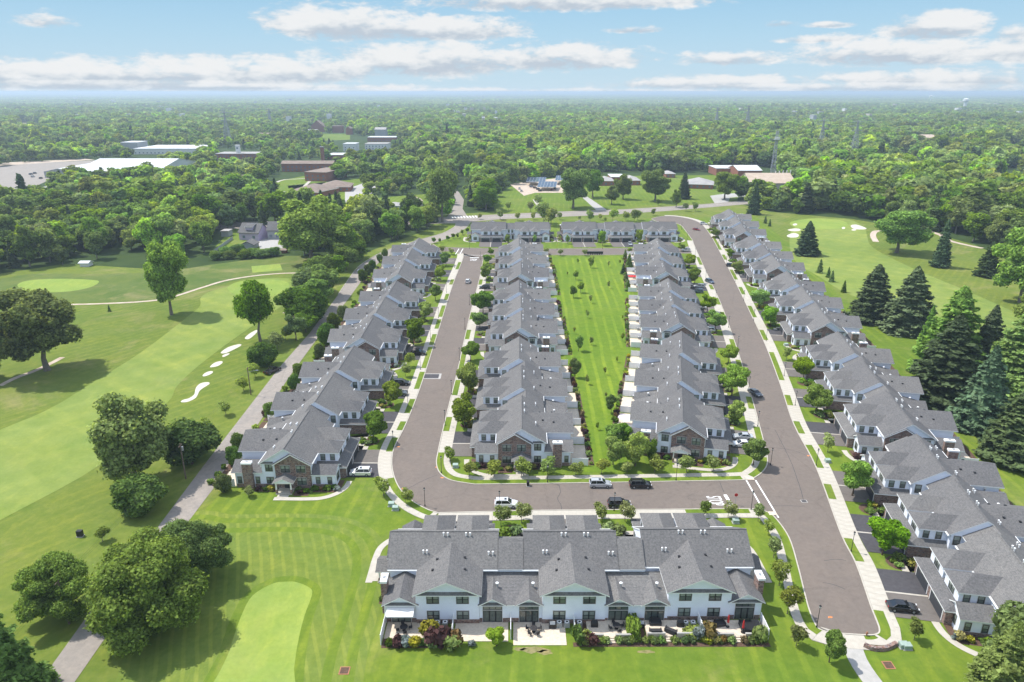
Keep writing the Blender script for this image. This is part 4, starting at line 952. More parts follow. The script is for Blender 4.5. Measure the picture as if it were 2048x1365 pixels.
def conifer_mesh(name, mat, h, rw, leaves=2600, leaf=.35, seed=0, power=.85, base=.03, tiers=16, arms=9, gap=.55, core=.62):
    r = np.random.default_rng(seed); P = []; Nn = []
    for t in range(tiers):
        z = base * h + (h * (1 - base)) * (t + r.uniform(-.2, .2)) / tiers; rr = rw * max(.04, (1 - (z - base * h) / (h * (1 - base)))) ** power
        k = max(4, int(arms * (.5 + rr / rw))); a0 = r.uniform(0, 6.28)
        for a in range(k):
            an = a0 + 6.283 * a / k + r.normal() * .12; L = rr * r.uniform(.62, 1.2)
            m = max(3, int(leaves * (L / rw) / (tiers * arms) * 1.5)); s = r.uniform(.25, 1, m) ** .6
            w = .20 * L * (1 - s * .6); side = r.normal(size=m) * w
            x = np.cos(an) * s * L - np.sin(an) * side; y = np.sin(an) * s * L + np.cos(an) * side
            zz = z - s * L * .28 + .12 * L * s ** 3 - np.abs(side) * .25 + r.normal(size=m) * .03 * L
            P.append(np.stack([x, y, zz], 1)); Nn.append(np.stack([np.cos(an) * .35 + 0 * x, np.sin(an) * .35 + 0 * x, np.ones(m)], 1))
    m = leaves // 20; zt = r.uniform(.8, 1, m) * h; rt = rw * (1 - zt / h) ** power * .7; an = r.uniform(0, 6.28, m)
    P.append(np.stack([np.cos(an) * rt, np.sin(an) * rt, zt], 1)); Nn.append(np.stack([np.cos(an), np.sin(an), .5 + 0 * an], 1))
    P = np.vstack(P); Nn = np.vstack(Nn); S = leaf * r.uniform(.6, 1.3, len(P)); V, Q = quads(P, Nn, S, r, .3, 1.4)
    # irregular inner cone
    k = 9; lv = 7; cv = []
    for i in range(lv):
        z = base * h + h * (1 - base) * i / lv; rr = rw * core * (1 - i / lv) ** power
        for a in range(k): q = rr * r.uniform(.8, 1.1); cv.append((math.cos(a * 6.283 / k) * q, math.sin(a * 6.283 / k) * q, z))
    cv.append((0, 0, h * .97)); o = len(V); qf = [(o + i * k + a, o + i * k + (a + 1) % k, o + (i + 1) * k + (a + 1) % k, o + (i + 1) * k + a) for i in range(lv - 1) for a in range(k)]
    tf = [(o + (lv - 1) * k + a, o + (lv - 1) * k + (a + 1) % k, o + lv * k) for a in range(k)]
    return mesh_np(name, np.vstack([V, cv]), np.vstack([Q, qf]), np.array(tf), mat)
def trunk_mesh(name, h, r0, mat='bark', limbs=5, seed=0, top=.6, spread=.28):
    r = random.Random(seed); mb = MB(); z = 0; p = Vector((0, 0, -.1)); rad = r0 * 1.25; n = 4
    for i in range(n):
        q = Vector((r.uniform(-1, 1) * h * .012 * (i + 1), r.uniform(-1, 1) * h * .012 * (i + 1), h * top * (i + 1) / n)); r2 = r0 * (1 - .18 * (i + 1)); mb.tube(p, q, rad, r2, mat, 7, False); p, rad = q, r2
    for i in range(limbs):
        a = 6.283 * i / max(1, limbs) + r.uniform(-.4, .4); zz = h * top * r.uniform(.45, .95); s = Vector((0, 0, zz)); e = Vector((math.cos(a) * h * spread, math.sin(a) * h * spread, zz + h * r.uniform(.12, .25)))
        m_ = (s + e) / 2 + Vector((0, 0, -h * .02)); mb.tube(s, m_, r0 * .5, r0 * .3, mat, 5, False); mb.tube(m_, e, r0 * .3, r0 * .08, mat, 5, False)
    return mb.mesh(name)
TREES = {}
def tree_kind(key, n, fn, trunk): TREES[key] = [(fn(i), trunk(i)) for i in range(n)]
tree_kind('street', 4, lambda i: crown_mesh('crown', 'leaf_mid', 7, 2.5, .16, 14, 5200, .14, 10 + i, lobe_r=(.3, .44), ragged=.5), lambda i: trunk_mesh('trunk', 7, .13, 'bark', 4, i))
tree_kind('young', 4, lambda i: crown_mesh('crown', 'leaf_soft', 4, 1.35, .22, 9, 900, .11, 30 + i, lobe_r=(.22, .38), core=.35, ragged=1.1), lambda i: trunk_mesh('trunk', 4, .05, 'bark_grey', 5, i, .75, .22))
tree_kind('bright', 2, lambda i: crown_mesh('crown', 'leaf_bright', 8, 3.2, .06, 16, 6000, .15, 50 + i, lobe_r=(.28, .42)), lambda i: trunk_mesh('trunk', 8, .18, 'bark', 4, i))
tree_kind('oak', 4, lambda i: crown_mesh('crown', 'leaf_mid', 20, 8.0, .14, 34, 20000, .27, 70 + i, lobe_r=(.15, .30), core=.66, ragged=1.0, asym=.7, spread=(.35, .95)), lambda i: trunk_mesh('trunk', 20, .55, 'bark_grey', 7, i, .6, .27))
tree_kind('bigmaple', 2, lambda i: crown_mesh('crown', 'leaf_mid', 15, 8.5, .05, 46, 52000, .17, 90 + i, lobe_r=(.13, .28), core=.8, ragged=.9, asym=.5, spread=(.4, .95)), lambda i: trunk_mesh('trunk', 15, .5, 'bark', 6, i))
tree_kind('openoak', 3, lambda i: crown_mesh('crown', 'leaf_mid', 18, 7.5, .25, 22, 9000, .27, 110 + i, lobe_r=(.16, .30), core=.6, ragged=1.2, asym=.8), lambda i: trunk_mesh('trunk', 18, .5, 'bark_grey', 9, i, .72, .34))
tree_kind('bush', 3, lambda i: crown_mesh('crown', 'leaf_dark', 6, 3.3, .02, 14, 4600, .16, 130 + i, lobe_r=(.3, .46)), lambda i: trunk_mesh('trunk', 6, .14, 'bark', 4, i))
tree_kind('spruce', 4, lambda i: conifer_mesh('crown', 'needle', 20, 5.6, 17000, .25, 150 + i, .62, .03, 24, 11), lambda i: trunk_mesh('trunk', 20, .35, 'bark', 0, i, .8))
tree_kind('blue_spruce', 1, lambda i: conifer_mesh('crown', 'needle_blue', 18, 5.0, 12000, .26, 170 + i, .8, .02, 30, 13, core=.75), lambda i: trunk_mesh('trunk', 18, .3, 'bark', 0, i, .8))
tree_kind('pine', 3, lambda i: conifer_mesh('crown', 'leaf_pine', 20, 7.0, 16000, .26, 180 + i, .55, .05, 18, 10, core=.4), lambda i: trunk_mesh('trunk', 20, .4, 'bark', 0, i, .85))
tree_kind('small_conifer', 2, lambda i: conifer_mesh('crown', 'leaf_dark', 6, 1.5, 900, .24, 190 + i, .7, .02, 10, 7, core=.8), lambda i: trunk_mesh('trunk', 6, .09, 'bark', 0, i, .7))
# forest trees, less leaf detail
FM = ['leaf_mid', 'leaf_dark', 'leaf_mid', 'leaf_soft', 'leaf_bright', 'leaf_mid', 'leaf_dark', 'leaf_mid']
tree_kind('forest', 8, lambda i: crown_mesh('crown', FM[i], 18, 6.2, .10, 19, 3400, .45, 210 + i, lobe_r=(.24, .42), core=.86, ragged=.7), lambda i: trunk_mesh('trunk', 18, .35, 'bark_grey', 4, i))
tree_kind('fconifer', 2, lambda i: conifer_mesh('crown', 'needle', 20, 4.2, 1500, .6, 230 + i, .75, .06, 14, 8, core=.75), lambda i: trunk_mesh('trunk', 20, .3, 'bark', 0, i, .8))
BASEH = dict(street=7, young=4, bright=8, oak=20, bigmaple=15, openoak=18, bush=6, spruce=20, blue_spruce=18, pine=20, small_conifer=6, forest=18, fconifer=20)
NAME = dict(street='street_tree', young='young_tree', bright='garden_tree', oak='oak_tree', bigmaple='maple_tree', openoak='oak_tree', bush='round_tree', spruce='spruce_tree', blue_spruce='blue_spruce', pine='pine_tree', small_conifer='young_conifer', forest='woodland_tree', fconifer='woodland_conifer')
def tree(kind, xy, h, label, group=None, wide=1.0, var=None, rz=None, cat='tree', z=0.0):
    vs = TREES[kind]; cm, tm = vs[(random.randrange(len(vs)) if var is None else var) % len(vs)]
    s = h / BASEH[kind]; r = bpy.data.objects.new(NAME[kind], None); COL.objects.link(r); r.location = (xy[0], xy[1], z)
    r.rotation_euler = (0, 0, random.uniform(0, 6.28) if rz is None else rz); r.scale = (s * wide, s * wide, s)
    tag(r, label, cat, group); link('crown', cm, r); link('trunk', tm, r); return r
def hpx(px, base, top, z=0):
    """height in metres of something standing at (px, base) whose tip shows at row top"""
    X, Y = G(px, base); lo, hi = 0, 60
    for _ in range(30):
        m = (lo + hi) / 2
        if PX(X, Y, m)[1] > top: lo = m
        else: hi = m
    return lo
def tpx(kind, px, base, top, label, wide=1.0, group=None, var=None):
    return tree(kind, G(px, base), hpx(px, base, top), label, group, wide, var)

MOVED = []
# street trees on the lawns between driveways
def series(kind, pts, where, group, wide=1.0, adj='leafy', hmul=1.0):
    for i, (x, b, t) in enumerate(pts):
        tree(kind, G(x, b), hpx(x, b, t) * hmul, f"{ordinal(i)} {adj} tree {where}", group, wide)
series('street', [(748, 882, 822), (781, 813, 762), (827, 690, 635), (849, 642, 602), (871, 602, 568), (882, 562, 532), (892, 532, 505)], 'from the near end on the left side of the left street', 'trees on the left side of the left street', 1.05)
series('young', [(811, 754, 728), (818, 734, 706)], 'small one by the curved walk on the left street', 'young trees by the curved walk', 1.2)
series('street', [(930, 856, 792), (937, 790, 728), (941, 722, 683), (960, 657, 622), (966, 628, 580), (972, 560, 527), (975, 528, 508), (982, 512, 496)], 'from the near end on the right side of the left street', 'trees on the right side of the left street', 1.1)
series('street', [(1506, 932, 876), (1472, 847, 802), (1463, 792, 730), (1456, 727, 690), (1430, 664, 620), (1414, 625, 588), (1389, 568, 536), (1378, 536, 508), (1362, 503, 486)], 'from the near end on the left side of the right street', 'trees on the left side of the right street', 1.1)
series('street', [(1764, 1110, 1040), (1704, 992, 918), (1632, 828, 770), (1606, 760, 715), (1540, 655, 612), (1517, 618, 578), (1473, 547, 520), (1459, 517, 497), (1430, 477, 455)], 'from the near end on the lawns beyond the right street', 'trees on the lawns beyond the right street', 1.1)
series('young', [(1828, 1280, 1240), (1655, 905, 868), (1573, 720, 692), (1560, 635, 618)], 'small one on end lawns beyond the right street', 'young trees on the end lawns of the right street', 1.1)
series('young', [(1592, 1292, 1250), (1574, 1228, 1176), (1558, 1172, 1124), (1547, 1116, 1078), (1536, 1070, 1040), (1516, 1043, 1010)], 'thin one between the nearest block and the right street', 'young trees beside the right street pavement', 1.15)
series('street', [(1658, 1325, 1262)], 'near the closed end of the right street by the footpath', None, .8, 'single leafy')
series('young', [(900, 922, 896), (938, 953, 925), (988, 953, 918), (1043, 953, 918), (1096, 949, 914), (1152, 951, 925), (1203, 948, 920), (1254, 947, 922), (1309, 945, 912), (1373, 945, 912), (1426, 943, 912)], 'from the left in the thin line beyond the cross street', 'young trees along the cross street', 1.55)
series('young', [(767, 992, 955), (812, 1008, 978), (1002, 1052, 1014), (1043, 1045, 1008), (1201, 1043, 1008), (1250, 1043, 1006), (1408, 1033, 1004), (1456, 1036, 1004)], 'from the left behind the near pavement of the cross street', 'young trees on the near side of the cross street', 1.3)
series('street', [(1157, 703, 670), (1149, 755, 715), (1222, 827, 790), (1147, 596, 570), (1161, 586, 563), (1181, 536, 514), (1151, 560, 540), (1158, 702, 672)][:7], 'standing in the striped green strip, dense crown', 'dense trees in the green strip', .7)
series('young', [(1183, 691, 665), (1244, 684, 658), (1210, 750, 728), (1173, 769, 742), (1234, 725, 708), (1217, 577, 556), (1217, 535, 517), (1181, 607, 583), (1175, 637, 612), (1148, 668, 648), (1156, 528, 512), (1135, 552, 540), (1212, 797, 780), (1195, 860, 838), (1187, 522, 508), (1240, 530, 515), (1245, 640, 625)], 'standing in the striped green strip, thin crown', 'thin young trees in the green strip', .7, hmul=.72)
tpx('street', 1222, 898, 848, 'dense tree behind the lilac parasol at the near end of the green strip')
tpx('street', 1246, 893, 845, 'pale tree between the green strip and the patios by the lilac parasol', .9)
tpx('street', 1226, 930, 872, 'leafy tree at the near right corner of the green strip', .9)
tpx('bright', 1270, 932, 862, 'bright green spreading tree in front of the chimney right of the green strip', .82)
tpx('bush', 1300, 922, 880, 'dark green tree tucked behind the bright green one by the chimney', .5)
# lawns by the lane
for i, (x, b, t, k, w, d_) in enumerate([(343, 630, 493, 'oak', .78, 'tall oak with a narrow lower crown beside the cart path'), (95, 741, 575, 'oak', 1.15, 'broad oak leaning over the left fairway edge'),
     (521, 683, 560, 'openoak', .78, 'open-crowned oak beside the sand bunkers'), (274, 968, 800, 'oak', 1.0, 'large leafy oak between the fairway and the lane'),
     (385, 928, 852, 'bush', 1.3, 'round bushy tree beside the utility pole and the large oak'), (285, 1025, 960, 'bush', 1.25, 'low spreading tree below the large oak beside the lane'),
     (527, 733, 685, 'bush', 1.1, 'dark round tree left of the parked pickup'), (-22, 760, 660, 'oak', 1, 'oak cut by the left edge of the picture')]):
    tree(k, G(x, b), hpx(x, b, t), d_, None, w, i)
tree('bigmaple', G(276, 1262), 14.0, 'huge dense maple overhanging the lane at the bottom left', None, 1.12, 0, .4)
tree('bigmaple', G(392, 1165), 10.5, 'dense tree right of the huge maple, overhanging the lane', None, 1.05, 1)
tree('bigmaple', G(128, 1222), 10.0, 'wide dark tree behind the street light on the wooden pole', None, 1.05, 1, 2.1)
tree('pine', G(20, 1420), 17, 'dark pine in the bottom left corner', None, .95, 1)
tree('pine', G(1990, 1425), 15, 'pale green pine in the bottom right corner covering a townhouse end', None, .9, 2)
tree('street', G(2050, 1400), 14, 'leafy tree at the bottom right corner behind the pale pine', None, 1.1, 2)
series('young', [(414, 866, 838), (452, 830, 803), (488, 782, 755), (511, 755, 728), (555, 700, 665), (572, 680, 657), (608, 641, 622)], 'small one on the grass left of the lane', 'small trees on the grass left of the lane', 1.5, 'young leafy')
tpx('street', 592, 680, 628, 'leafy round tree by the second utility pole left of the lane', 1.1)
tree('small_conifer', G(219, 623), 2.6, 'tiny conifer sapling on the left rough')
tree('young', G(205, 1083), 2.8, 'tiny sapling beside the huge maple', None, 1.6)
for i, (x, b, t) in enumerate([(622, 645, 582), (650, 620, 555), (610, 615, 575), (645, 588, 540), (668, 592, 528), (690, 560, 510), (672, 560, 512), (712, 540, 488), (700, 525, 485), (725, 520, 482), (655, 640, 600), (632, 665, 625)]):
    tree('street' if i % 3 else 'bush', G(x - 20, b), hpx(x, b, t), f"{ordinal(i)} of the bushy trees in the dense clump left of the lane", 'dense clump left of the lane', 1.5)
for i, (x, b, t) in enumerate([(482, 905, 868), (450, 985, 948), (540, 840, 808), (600, 755, 727), (655, 690, 645), (688, 640, 612), (668, 660, 628), (725, 565, 540), (745, 540, 520), (470, 930, 895), (640, 720, 690), (590, 780, 750), (737, 550, 528), (760, 525, 508), (770, 515, 498)]):
    tree('bush', G(x, b), hpx(x, b, t), f"{ordinal(i)} of the leafy shrubs screening the row beside the lane", 'screening shrubs beside the lane', .75)
tree('young', G(498, 992), 2.2, 'light green shrub tree in front of the near chimney by the lane', None, 1.7)
# right golf course
tpx('spruce', 1612, 510, 443, 'lone dark conifer at the edge of the far fairway', 1.35, var=0)
tpx('oak', 1793, 506, 415, 'large round oak on the far right fairway', 1.35, var=1)
tpx('spruce', 1879, 534, 440, 'thin dark conifer right of the round oak', .72, var=1)
tpx('spruce', 1973, 553, 484, 'dark spreading conifer at the right edge of the far rough', 1.25, var=2)
tpx('oak', 2040, 605, 462, 'oak on the right edge of the picture above the pines', 1.1, var=3)
for i, (x, b, t) in enumerate([(1530, 447, 431), (1539, 453, 439), (1639, 546, 519), (1656, 555, 535), (1663, 564, 541), (1687, 585, 562)]):
    tree('small_conifer', G(x, b), hpx(x, b, t), f"{ordinal(i)} small conifer from the far end along the fairway edge", 'small conifers along the fairway edge')
for (x, b, t, k, w, v, lb) in [(1741, 640, 530, 'spruce', 1.5, 1, 'first big dark spruce from the far end behind the right row'), (1813, 662, 535, 'spruce', 1.5, 2, 'second big dark spruce from the far end behind the right row'),
     (1893, 745, 575, 'pine', 1.1, 0, 'bright green pine rising behind the darkest spruce'), (1885, 800, 632, 'spruce', 1.55, 3, 'darkest and broadest spruce in the group'), (1962, 750, 612, 'spruce', 1.0, 0, 'narrow dark spruce right of the broadest one'),
     (1956, 856, 693, 'blue_spruce', 1.2, 0, 'blue-green spruce with dense pointed crown'), (2030, 920, 770, 'spruce', 1.5, 1, 'dark spruce at the right edge below the blue one'), (2032, 780, 610, 'pine', 1.15, 1, 'bright green pine at the right edge'), (1850, 700, 612, 'pine', .5, 2, 'light green pine between two dark spruces'), (2080,690,560,'oak',1,2,'oak just cut by the right edge')]:
    tpx(k, x, b, t, lb, w, var=v)
# far side of the far blocks, and at the highway
fs = [(1000, 440, 418), (1088, 447, 405), (1102, 452, 412), (1066, 440, 425), (1120, 440, 425), (1180, 445, 420), (1225, 443, 418), (1200, 441, 428), (1250, 442, 423), (1268, 444, 418), (1275, 441, 421), (1306, 432, 417), (1316, 412, 398), (1372, 423, 406), (1390, 423, 404), (1035, 442, 425), (1017, 421, 404), (1061, 425, 403), (960, 439, 426), (1160, 441, 432), (1210, 445, 434)]
series('young', fs, 'along the highway behind the far blocks', 'young trees along the highway', 1.3, 'slim')
ns = [(868, 487, 471), (880, 486, 474), (896, 482, 468), (906, 478, 464), (915, 477, 463), (925, 470, 456), (935, 466, 453), (944, 463, 450)]
series('street', ns, 'beside the curve of the lane near the highway', 'shrub trees by the lane curve', .9, 'small round', .8)
series('street', [(1016, 490, 468), (1135, 488, 470), (1205, 492, 460), (1280, 487, 457), (1070, 487, 470)], 'in front of the far blocks, counted in order', 'trees in front of the far blocks', .75)
series('young', [(885, 506, 492), (903, 510, 496), (1120, 512, 499), (1094, 508, 496), (1170, 512, 499), (1258, 507, 496)], 'small one on the verge of the far street', 'young trees on the verge of the far street', 1.5)
for i, (x, b, t) in enumerate([(1250, 520, 500), (1258, 535, 508), (1246, 548, 528), (1252, 562, 545), (1256, 580, 560)]):
    tree('small_conifer', G(x, b), hpx(x, b, t), f"{ordinal(i)} dark conifer from the far end along the patios right of the green strip", 'conifers by the patios', 1.2)

# ------------------------------------------------------------------ woods
def inside(px, py, poly):
    c = False; j = len(poly) - 1
    for i in range(len(poly)):
        xi, yi = poly[i]; xj, yj = poly[j]
        if (yi > py) != (yj > py) and px < (xj - xi) * (py - yi) / (yj - yi + 1e-12) + xi: c = not c
        j = i
    return c
tree_line = [(-900, 700), (0, 545), (60, 540), (130, 535), (200, 518), (235, 500), (290, 518), (330, 520), (400, 515), (420, 498), (520, 500), (560, 500), (600, 520), (690, 520), (740, 492), (840, 468), (868, 450), (895, 432), (1000, 425), (1060, 416), (1480, 398), (1500, 418), (1545, 424), (1600, 430), (1700, 439), (1850, 458), (1905, 478), (1960, 485), (2048, 530), (2700, 620), (2700, 150), (-900, 150)]
clear = [  # open ground seen between the trees
    [(0, 335), (60, 325), (200, 318), (300, 322), (300, 345), (180, 350), (80, 372), (60, 385), (0, 390), (-300, 410), (-300, 330)],
    [(60, 372), (100, 372), (110, 405), (60, 410), (0, 415), (0, 395)],
    [(130, 330), (320, 318), (315, 360), (130, 362)],
    [(250, 302), (395, 296), (395, 312), (250, 312)],
    [(430, 300), (520, 300), (520, 322), (430, 322)],
    [(560, 322), (670, 320), (670, 345), (610, 390), (570, 400), (530, 385), (515, 370), (560, 345)],
    [(575, 370), (730, 355), (735, 425), (600, 425), (575, 400)],
    [(640, 270), (690, 270), (800, 282), (770, 312), (700, 305), (640, 290)],
    [(690, 292), (790, 290), (790, 308), (690, 310)],
    [(465, 458), (580, 448), (600, 500), (560, 502), (425, 500), (440, 475)],
    [(640, 405), (860, 385), (870, 440), (700, 432)],
    [(905, 350), (940, 350), (935, 440), (893, 440)],
    [(985, 395), (1020, 372), (1110, 352), (1200, 345), (1420, 345), (1480, 350), (1470, 402), (1100, 425), (990, 430)],
    [(1430, 335), (1560, 335), (1590, 375), (1540, 385), (1430, 365)],
    [(1750, 300), (1790, 295), (1880, 345), (1880, 362), (1830, 350)],
    [(1980, 340), (2048, 335), (2048, 395), (2000, 400)],
    [(35, 245), (90, 248), (90, 262), (35, 262)], [(1790, 280), (1900, 280), (1900, 295), (1800, 296)], [(1985, 290), (2048, 290), (2048, 305), (1985, 303)],
]
for (a, b_, r0, r1) in [(150, 330, 318, 364), (88, 155, 335, 362), (36, 106, 375, 412), (262, 395, 296, 322), (242, 280, 292, 312), (430, 516, 300, 334), (560, 670, 322, 346), (604, 664, 345, 370), (570, 705, 372, 393), (684, 780, 288, 314), (618, 652, 250, 272), (662, 704, 255, 274), (722, 755, 335, 356), (650, 700, 306, 330), (733, 795, 272, 290), (1190, 1284, 352, 395), (1428, 1525, 340, 380), (1495, 1594, 355, 398), (1820, 1905, 280, 300), (1900, 1936, 282, 298), (2000, 2060, 294, 312), (1626, 1650, 312, 336), (806, 850, 398, 422), (1870, 1920, 345, 372), (1995, 2060, 350, 392), (470, 566, 455, 500)]:
    clear.append([(a, r0), (b_, r0), (b_, r1), (a, r1)])
cb = [(min(p[0] for p in q), max(p[0] for p in q), min(p[1] for p in q), max(p[1] for p in q), q) for q in clear]
def free(px, py):
    if not inside(px, py, tree_line): return False
    for x0, x1, y0, y1, q in cb:
        if x0 <= px <= x1 and y0 <= py <= y1 and inside(px, py, q): return False
    return True
campus = [(-300, 300), (250, 285), (430, 270), (600, 240), (820, 240), (850, 330), (870, 420), (720, 440), (540, 445), (300, 420), (-300, 440)]
def lowf(x, y, s=140.0): return math.sin(x / s * 1.3 + 1) * math.sin(y / s + .4) + .6 * math.sin((x + y) / s * 2.1) * math.cos((x - y * 1.3) / s * 1.7)
cand = []
y = 300.0
while y < 1500:
    step = 10.4 + y * .0026; x = -.86 * y - 60
    while x < .86 * y + 60:
        X = x + random.uniform(-.42, .42) * step; Yv = y + random.uniform(-.42, .42) * step; px, py = PX(X, Yv)
        if free(px, py) and not (lowf(X, Yv, 70) < -1.15) and not (random.random() < .42 and inside(px, py, campus)): cand.append((X, Yv, px, py))
        x += step
    y += step * .9
cand.sort(key=lambda c: (-c[3] if -60 < c[2] < 2110 else 0))
near_cand = [c for c in cand if -60 < c[2] < 2110][:292]
ns_ = set(id(c) for c in near_cand)
def fheight(X, Y):
    h = min(26, max(9, 15.5 + 3.2 * lowf(X, Y) + random.gauss(0, 3.2)))
    return h * .72 if inside(*PX(X, Y), campus) else h
for c in near_cand:
    h = fheight(c[0], c[1]); con = random.random() < .07
    wh = ['at the left beyond the far fairway', 'between the lilac house and the lane curve', 'beyond the highway', 'along the far edge of the right golf course', 'at the right picture edge'][0 if c[2] < 440 else 1 if c[2] < 900 else 2 if c[2] < 1500 else 3 if c[2] < 1800 else 4]
    if con: tree('fconifer', c[:2], h * 1.1, f'dark conifer in the woods {wh}', f'conifers in the woods {wh}')
    else:
        v = random.randrange(8); q = {'leaf_mid': 'mid green', 'leaf_dark': 'dark green', 'leaf_soft': 'pale grey-green', 'leaf_bright': 'bright yellow-green'}[FM[v]]
        z_ = 'tall' if h > 18 else 'low' if h < 12.5 else 'middling'; tree('forest', c[:2], h, f'{z_} {q} tree in the woods {wh}', f'{z_} {q} trees in the woods {wh}', random.uniform(.9, 1.5), v)
# the rest: one object for the wooded plain, trees placed as instances on points
srcs = []
hid = bpy.data.collections.new('woodland_sources')
def src(name, me): o = bpy.data.objects.new(name, me); hid.objects.link(o); srcs.append(o)
for i in range(6): src(f'a{i}', crown_mesh('woodland_leaf', FM[i], 18, 6.6, .04, 12, 620, .95, 300 + i, lobe_r=(.28, .44), core=.92, ragged=.6))
src('a6', conifer_mesh('woodland_leaf', 'needle', 20, 4.2, 500, .9, 320, .75, .05, 10, 7, core=.85))
def grove(seed, mat):   # a patch of canopy for the distance: many humps
    r = np.random.default_rng(seed); V = []; T = []; o = 0
    for k in range(26):
        a = r.uniform(0, 6.28); q = 34 * math.sqrt(r.uniform()); s = r.uniform(5.5, 9.5)
        v = ICO1[0] * (1 + r.normal(size=(len(ICO1[0]), 1)) * .16) * np.array([s, s, s * .75]) + np.array([math.cos(a) * q, math.sin(a) * q, 8 + r.uniform(-3.5, 4.5)])
        V.append(v); T.append(ICO1[1] + o); o += len(v)
    return mesh_np('woodland_canopy', np.vstack(V), np.zeros((0, 4), int), np.vstack(T), mat)
for i in range(4): src(f'b{i}', grove(400 + i, FM[i]))
P = []; SCL = []; ROT = []; IDX = []
for c in cand:
    if id(c) in ns_: continue
    h = fheight(c[0], c[1]); s = h / 18; P.append((c[0], c[1], 0)); w = s * random.uniform(.9, 1.75); SCL.append((w, w, s)); ROT.append(random.uniform(0, 6.28)); IDX.append(6 if random.random() < .05 else random.randrange(6))
y = 1500.0
while y < 4200:
    step = 15 + (y - 1500) * .004; x = -.86 * y
    while x < .86 * y:
        X = x + random.uniform(-.45, .45) * step; Yv = y + random.uniform(-.45, .45) * step; px, py = PX(X, Yv)
        if free(px, py) and lowf(X, Yv, 90) > -1.2:
            s = (15 + 3.5 * lowf(X, Yv, 260) + random.gauss(0, 2.2)) / 18; P.append((X, Yv, 0)); w = s * random.uniform(1.0, 2.0); SCL.append((w, w, s * random.uniform(.85, 1.2))); ROT.append(random.uniform(0, 6.28)); IDX.append(random.randrange(6))
        x += step
    y += step
y = 4200.0
while y < 25000:
    step = 52 + (y - 4200) * .006; x = -.86 * y
    while x < .86 * y:
        X = x + random.uniform(-.5, .5) * step; Yv = y + random.uniform(-.5, .5) * step
        if lowf(X, Yv, 300) > -1.1:
            q = step / 52; P.append((X, Yv, 0)); SCL.append((q * 1.1, q * 1.1, 1 + .25 * lowf(X, Yv, 800) + (q - 1) * .12)); ROT.append(random.uniform(0, 6.28)); IDX.append(7 + random.randrange(4))
        x += step
    y += step
me = bpy.data.meshes.new('woodland'); me.from_pydata(P, [], [])
a = me.attributes.new('sc', 'FLOAT_VECTOR', 'POINT'); a.data.foreach_set('vector', np.array(SCL, np.float32).ravel())
a = me.attributes.new('rt', 'FLOAT', 'POINT'); a.data.foreach_set('value', np.array(ROT, np.float32))
a = me.attributes.new('ix', 'INT', 'POINT'); a.data.foreach_set('value', np.array(IDX, np.int32))
wo_ = tag(link('woodland', me), kind='stuff')
ng = bpy.data.node_groups.new('woodland', 'GeometryNodeTree')
ng.interface.new_socket('Geometry', in_out='INPUT', socket_type='NodeSocketGeometry'); ng.interface.new_socket('Geometry', in_out='OUTPUT', socket_type='NodeSocketGeometry')
gi = ng.nodes.new('NodeGroupInput'); go = ng.nodes.new('NodeGroupOutput'); iop = ng.nodes.new('GeometryNodeInstanceOnPoints')
ci = ng.nodes.new('GeometryNodeCollectionInfo'); ci.inputs['Collection'].default_value = hid; ci.inputs['Separate Children'].default_value = True; ci.inputs['Reset Children'].default_value = True
def na(nm, t): n = ng.nodes.new('GeometryNodeInputNamedAttribute'); n.data_type = t; n.inputs[0].default_value = nm; return n.outputs['Attribute']
cx = ng.nodes.new('ShaderNodeCombineXYZ'); er = ng.nodes.new('FunctionNodeEulerToRotation')
L_ = ng.links; L_.new(gi.outputs[0], iop.inputs['Points']); L_.new(ci.outputs[0], iop.inputs['Instance']); iop.inputs['Pick Instance'].default_value = True
L_.new(na('ix', 'INT'), iop.inputs['Instance Index']); L_.new(na('sc', 'FLOAT_VECTOR'), iop.inputs['Scale'])
L_.new(na('rt', 'FLOAT'), cx.inputs[2]); L_.new(cx.outputs[0], er.inputs[0]); L_.new(er.outputs[0], iop.inputs['Rotation']); L_.new(iop.outputs[0], go.inputs[0])
md = wo_.modifiers.new('woodland', 'NODES'); md.node_group = ng
print('WOOD', len(P), len(cand))
# air
hz = MB(); hz.box(-30500, 30500, -2500, 30500, -1.2, CAMH + 6, 'siding'); hm = hz.mesh('haze')
vm = bpy.data.materials.new('haze'); vm.use_nodes = True; g = NG(vm.node_tree); g.n.clear()
pv = g.new('ShaderNodeVolumePrincipled'); pv.inputs['Density'].default_value = 1.65e-4; pv.inputs['Color'].default_value = (.68, .83, .96, 1); pv.inputs['Anisotropy'].default_value = .2
o_ = g.new('ShaderNodeOutputMaterial'); g.l.new(pv.outputs[0], o_.inputs['Volume']); hm.materials.clear(); hm.materials.append(vm)
tag(link('haze', hm), kind='stuff')
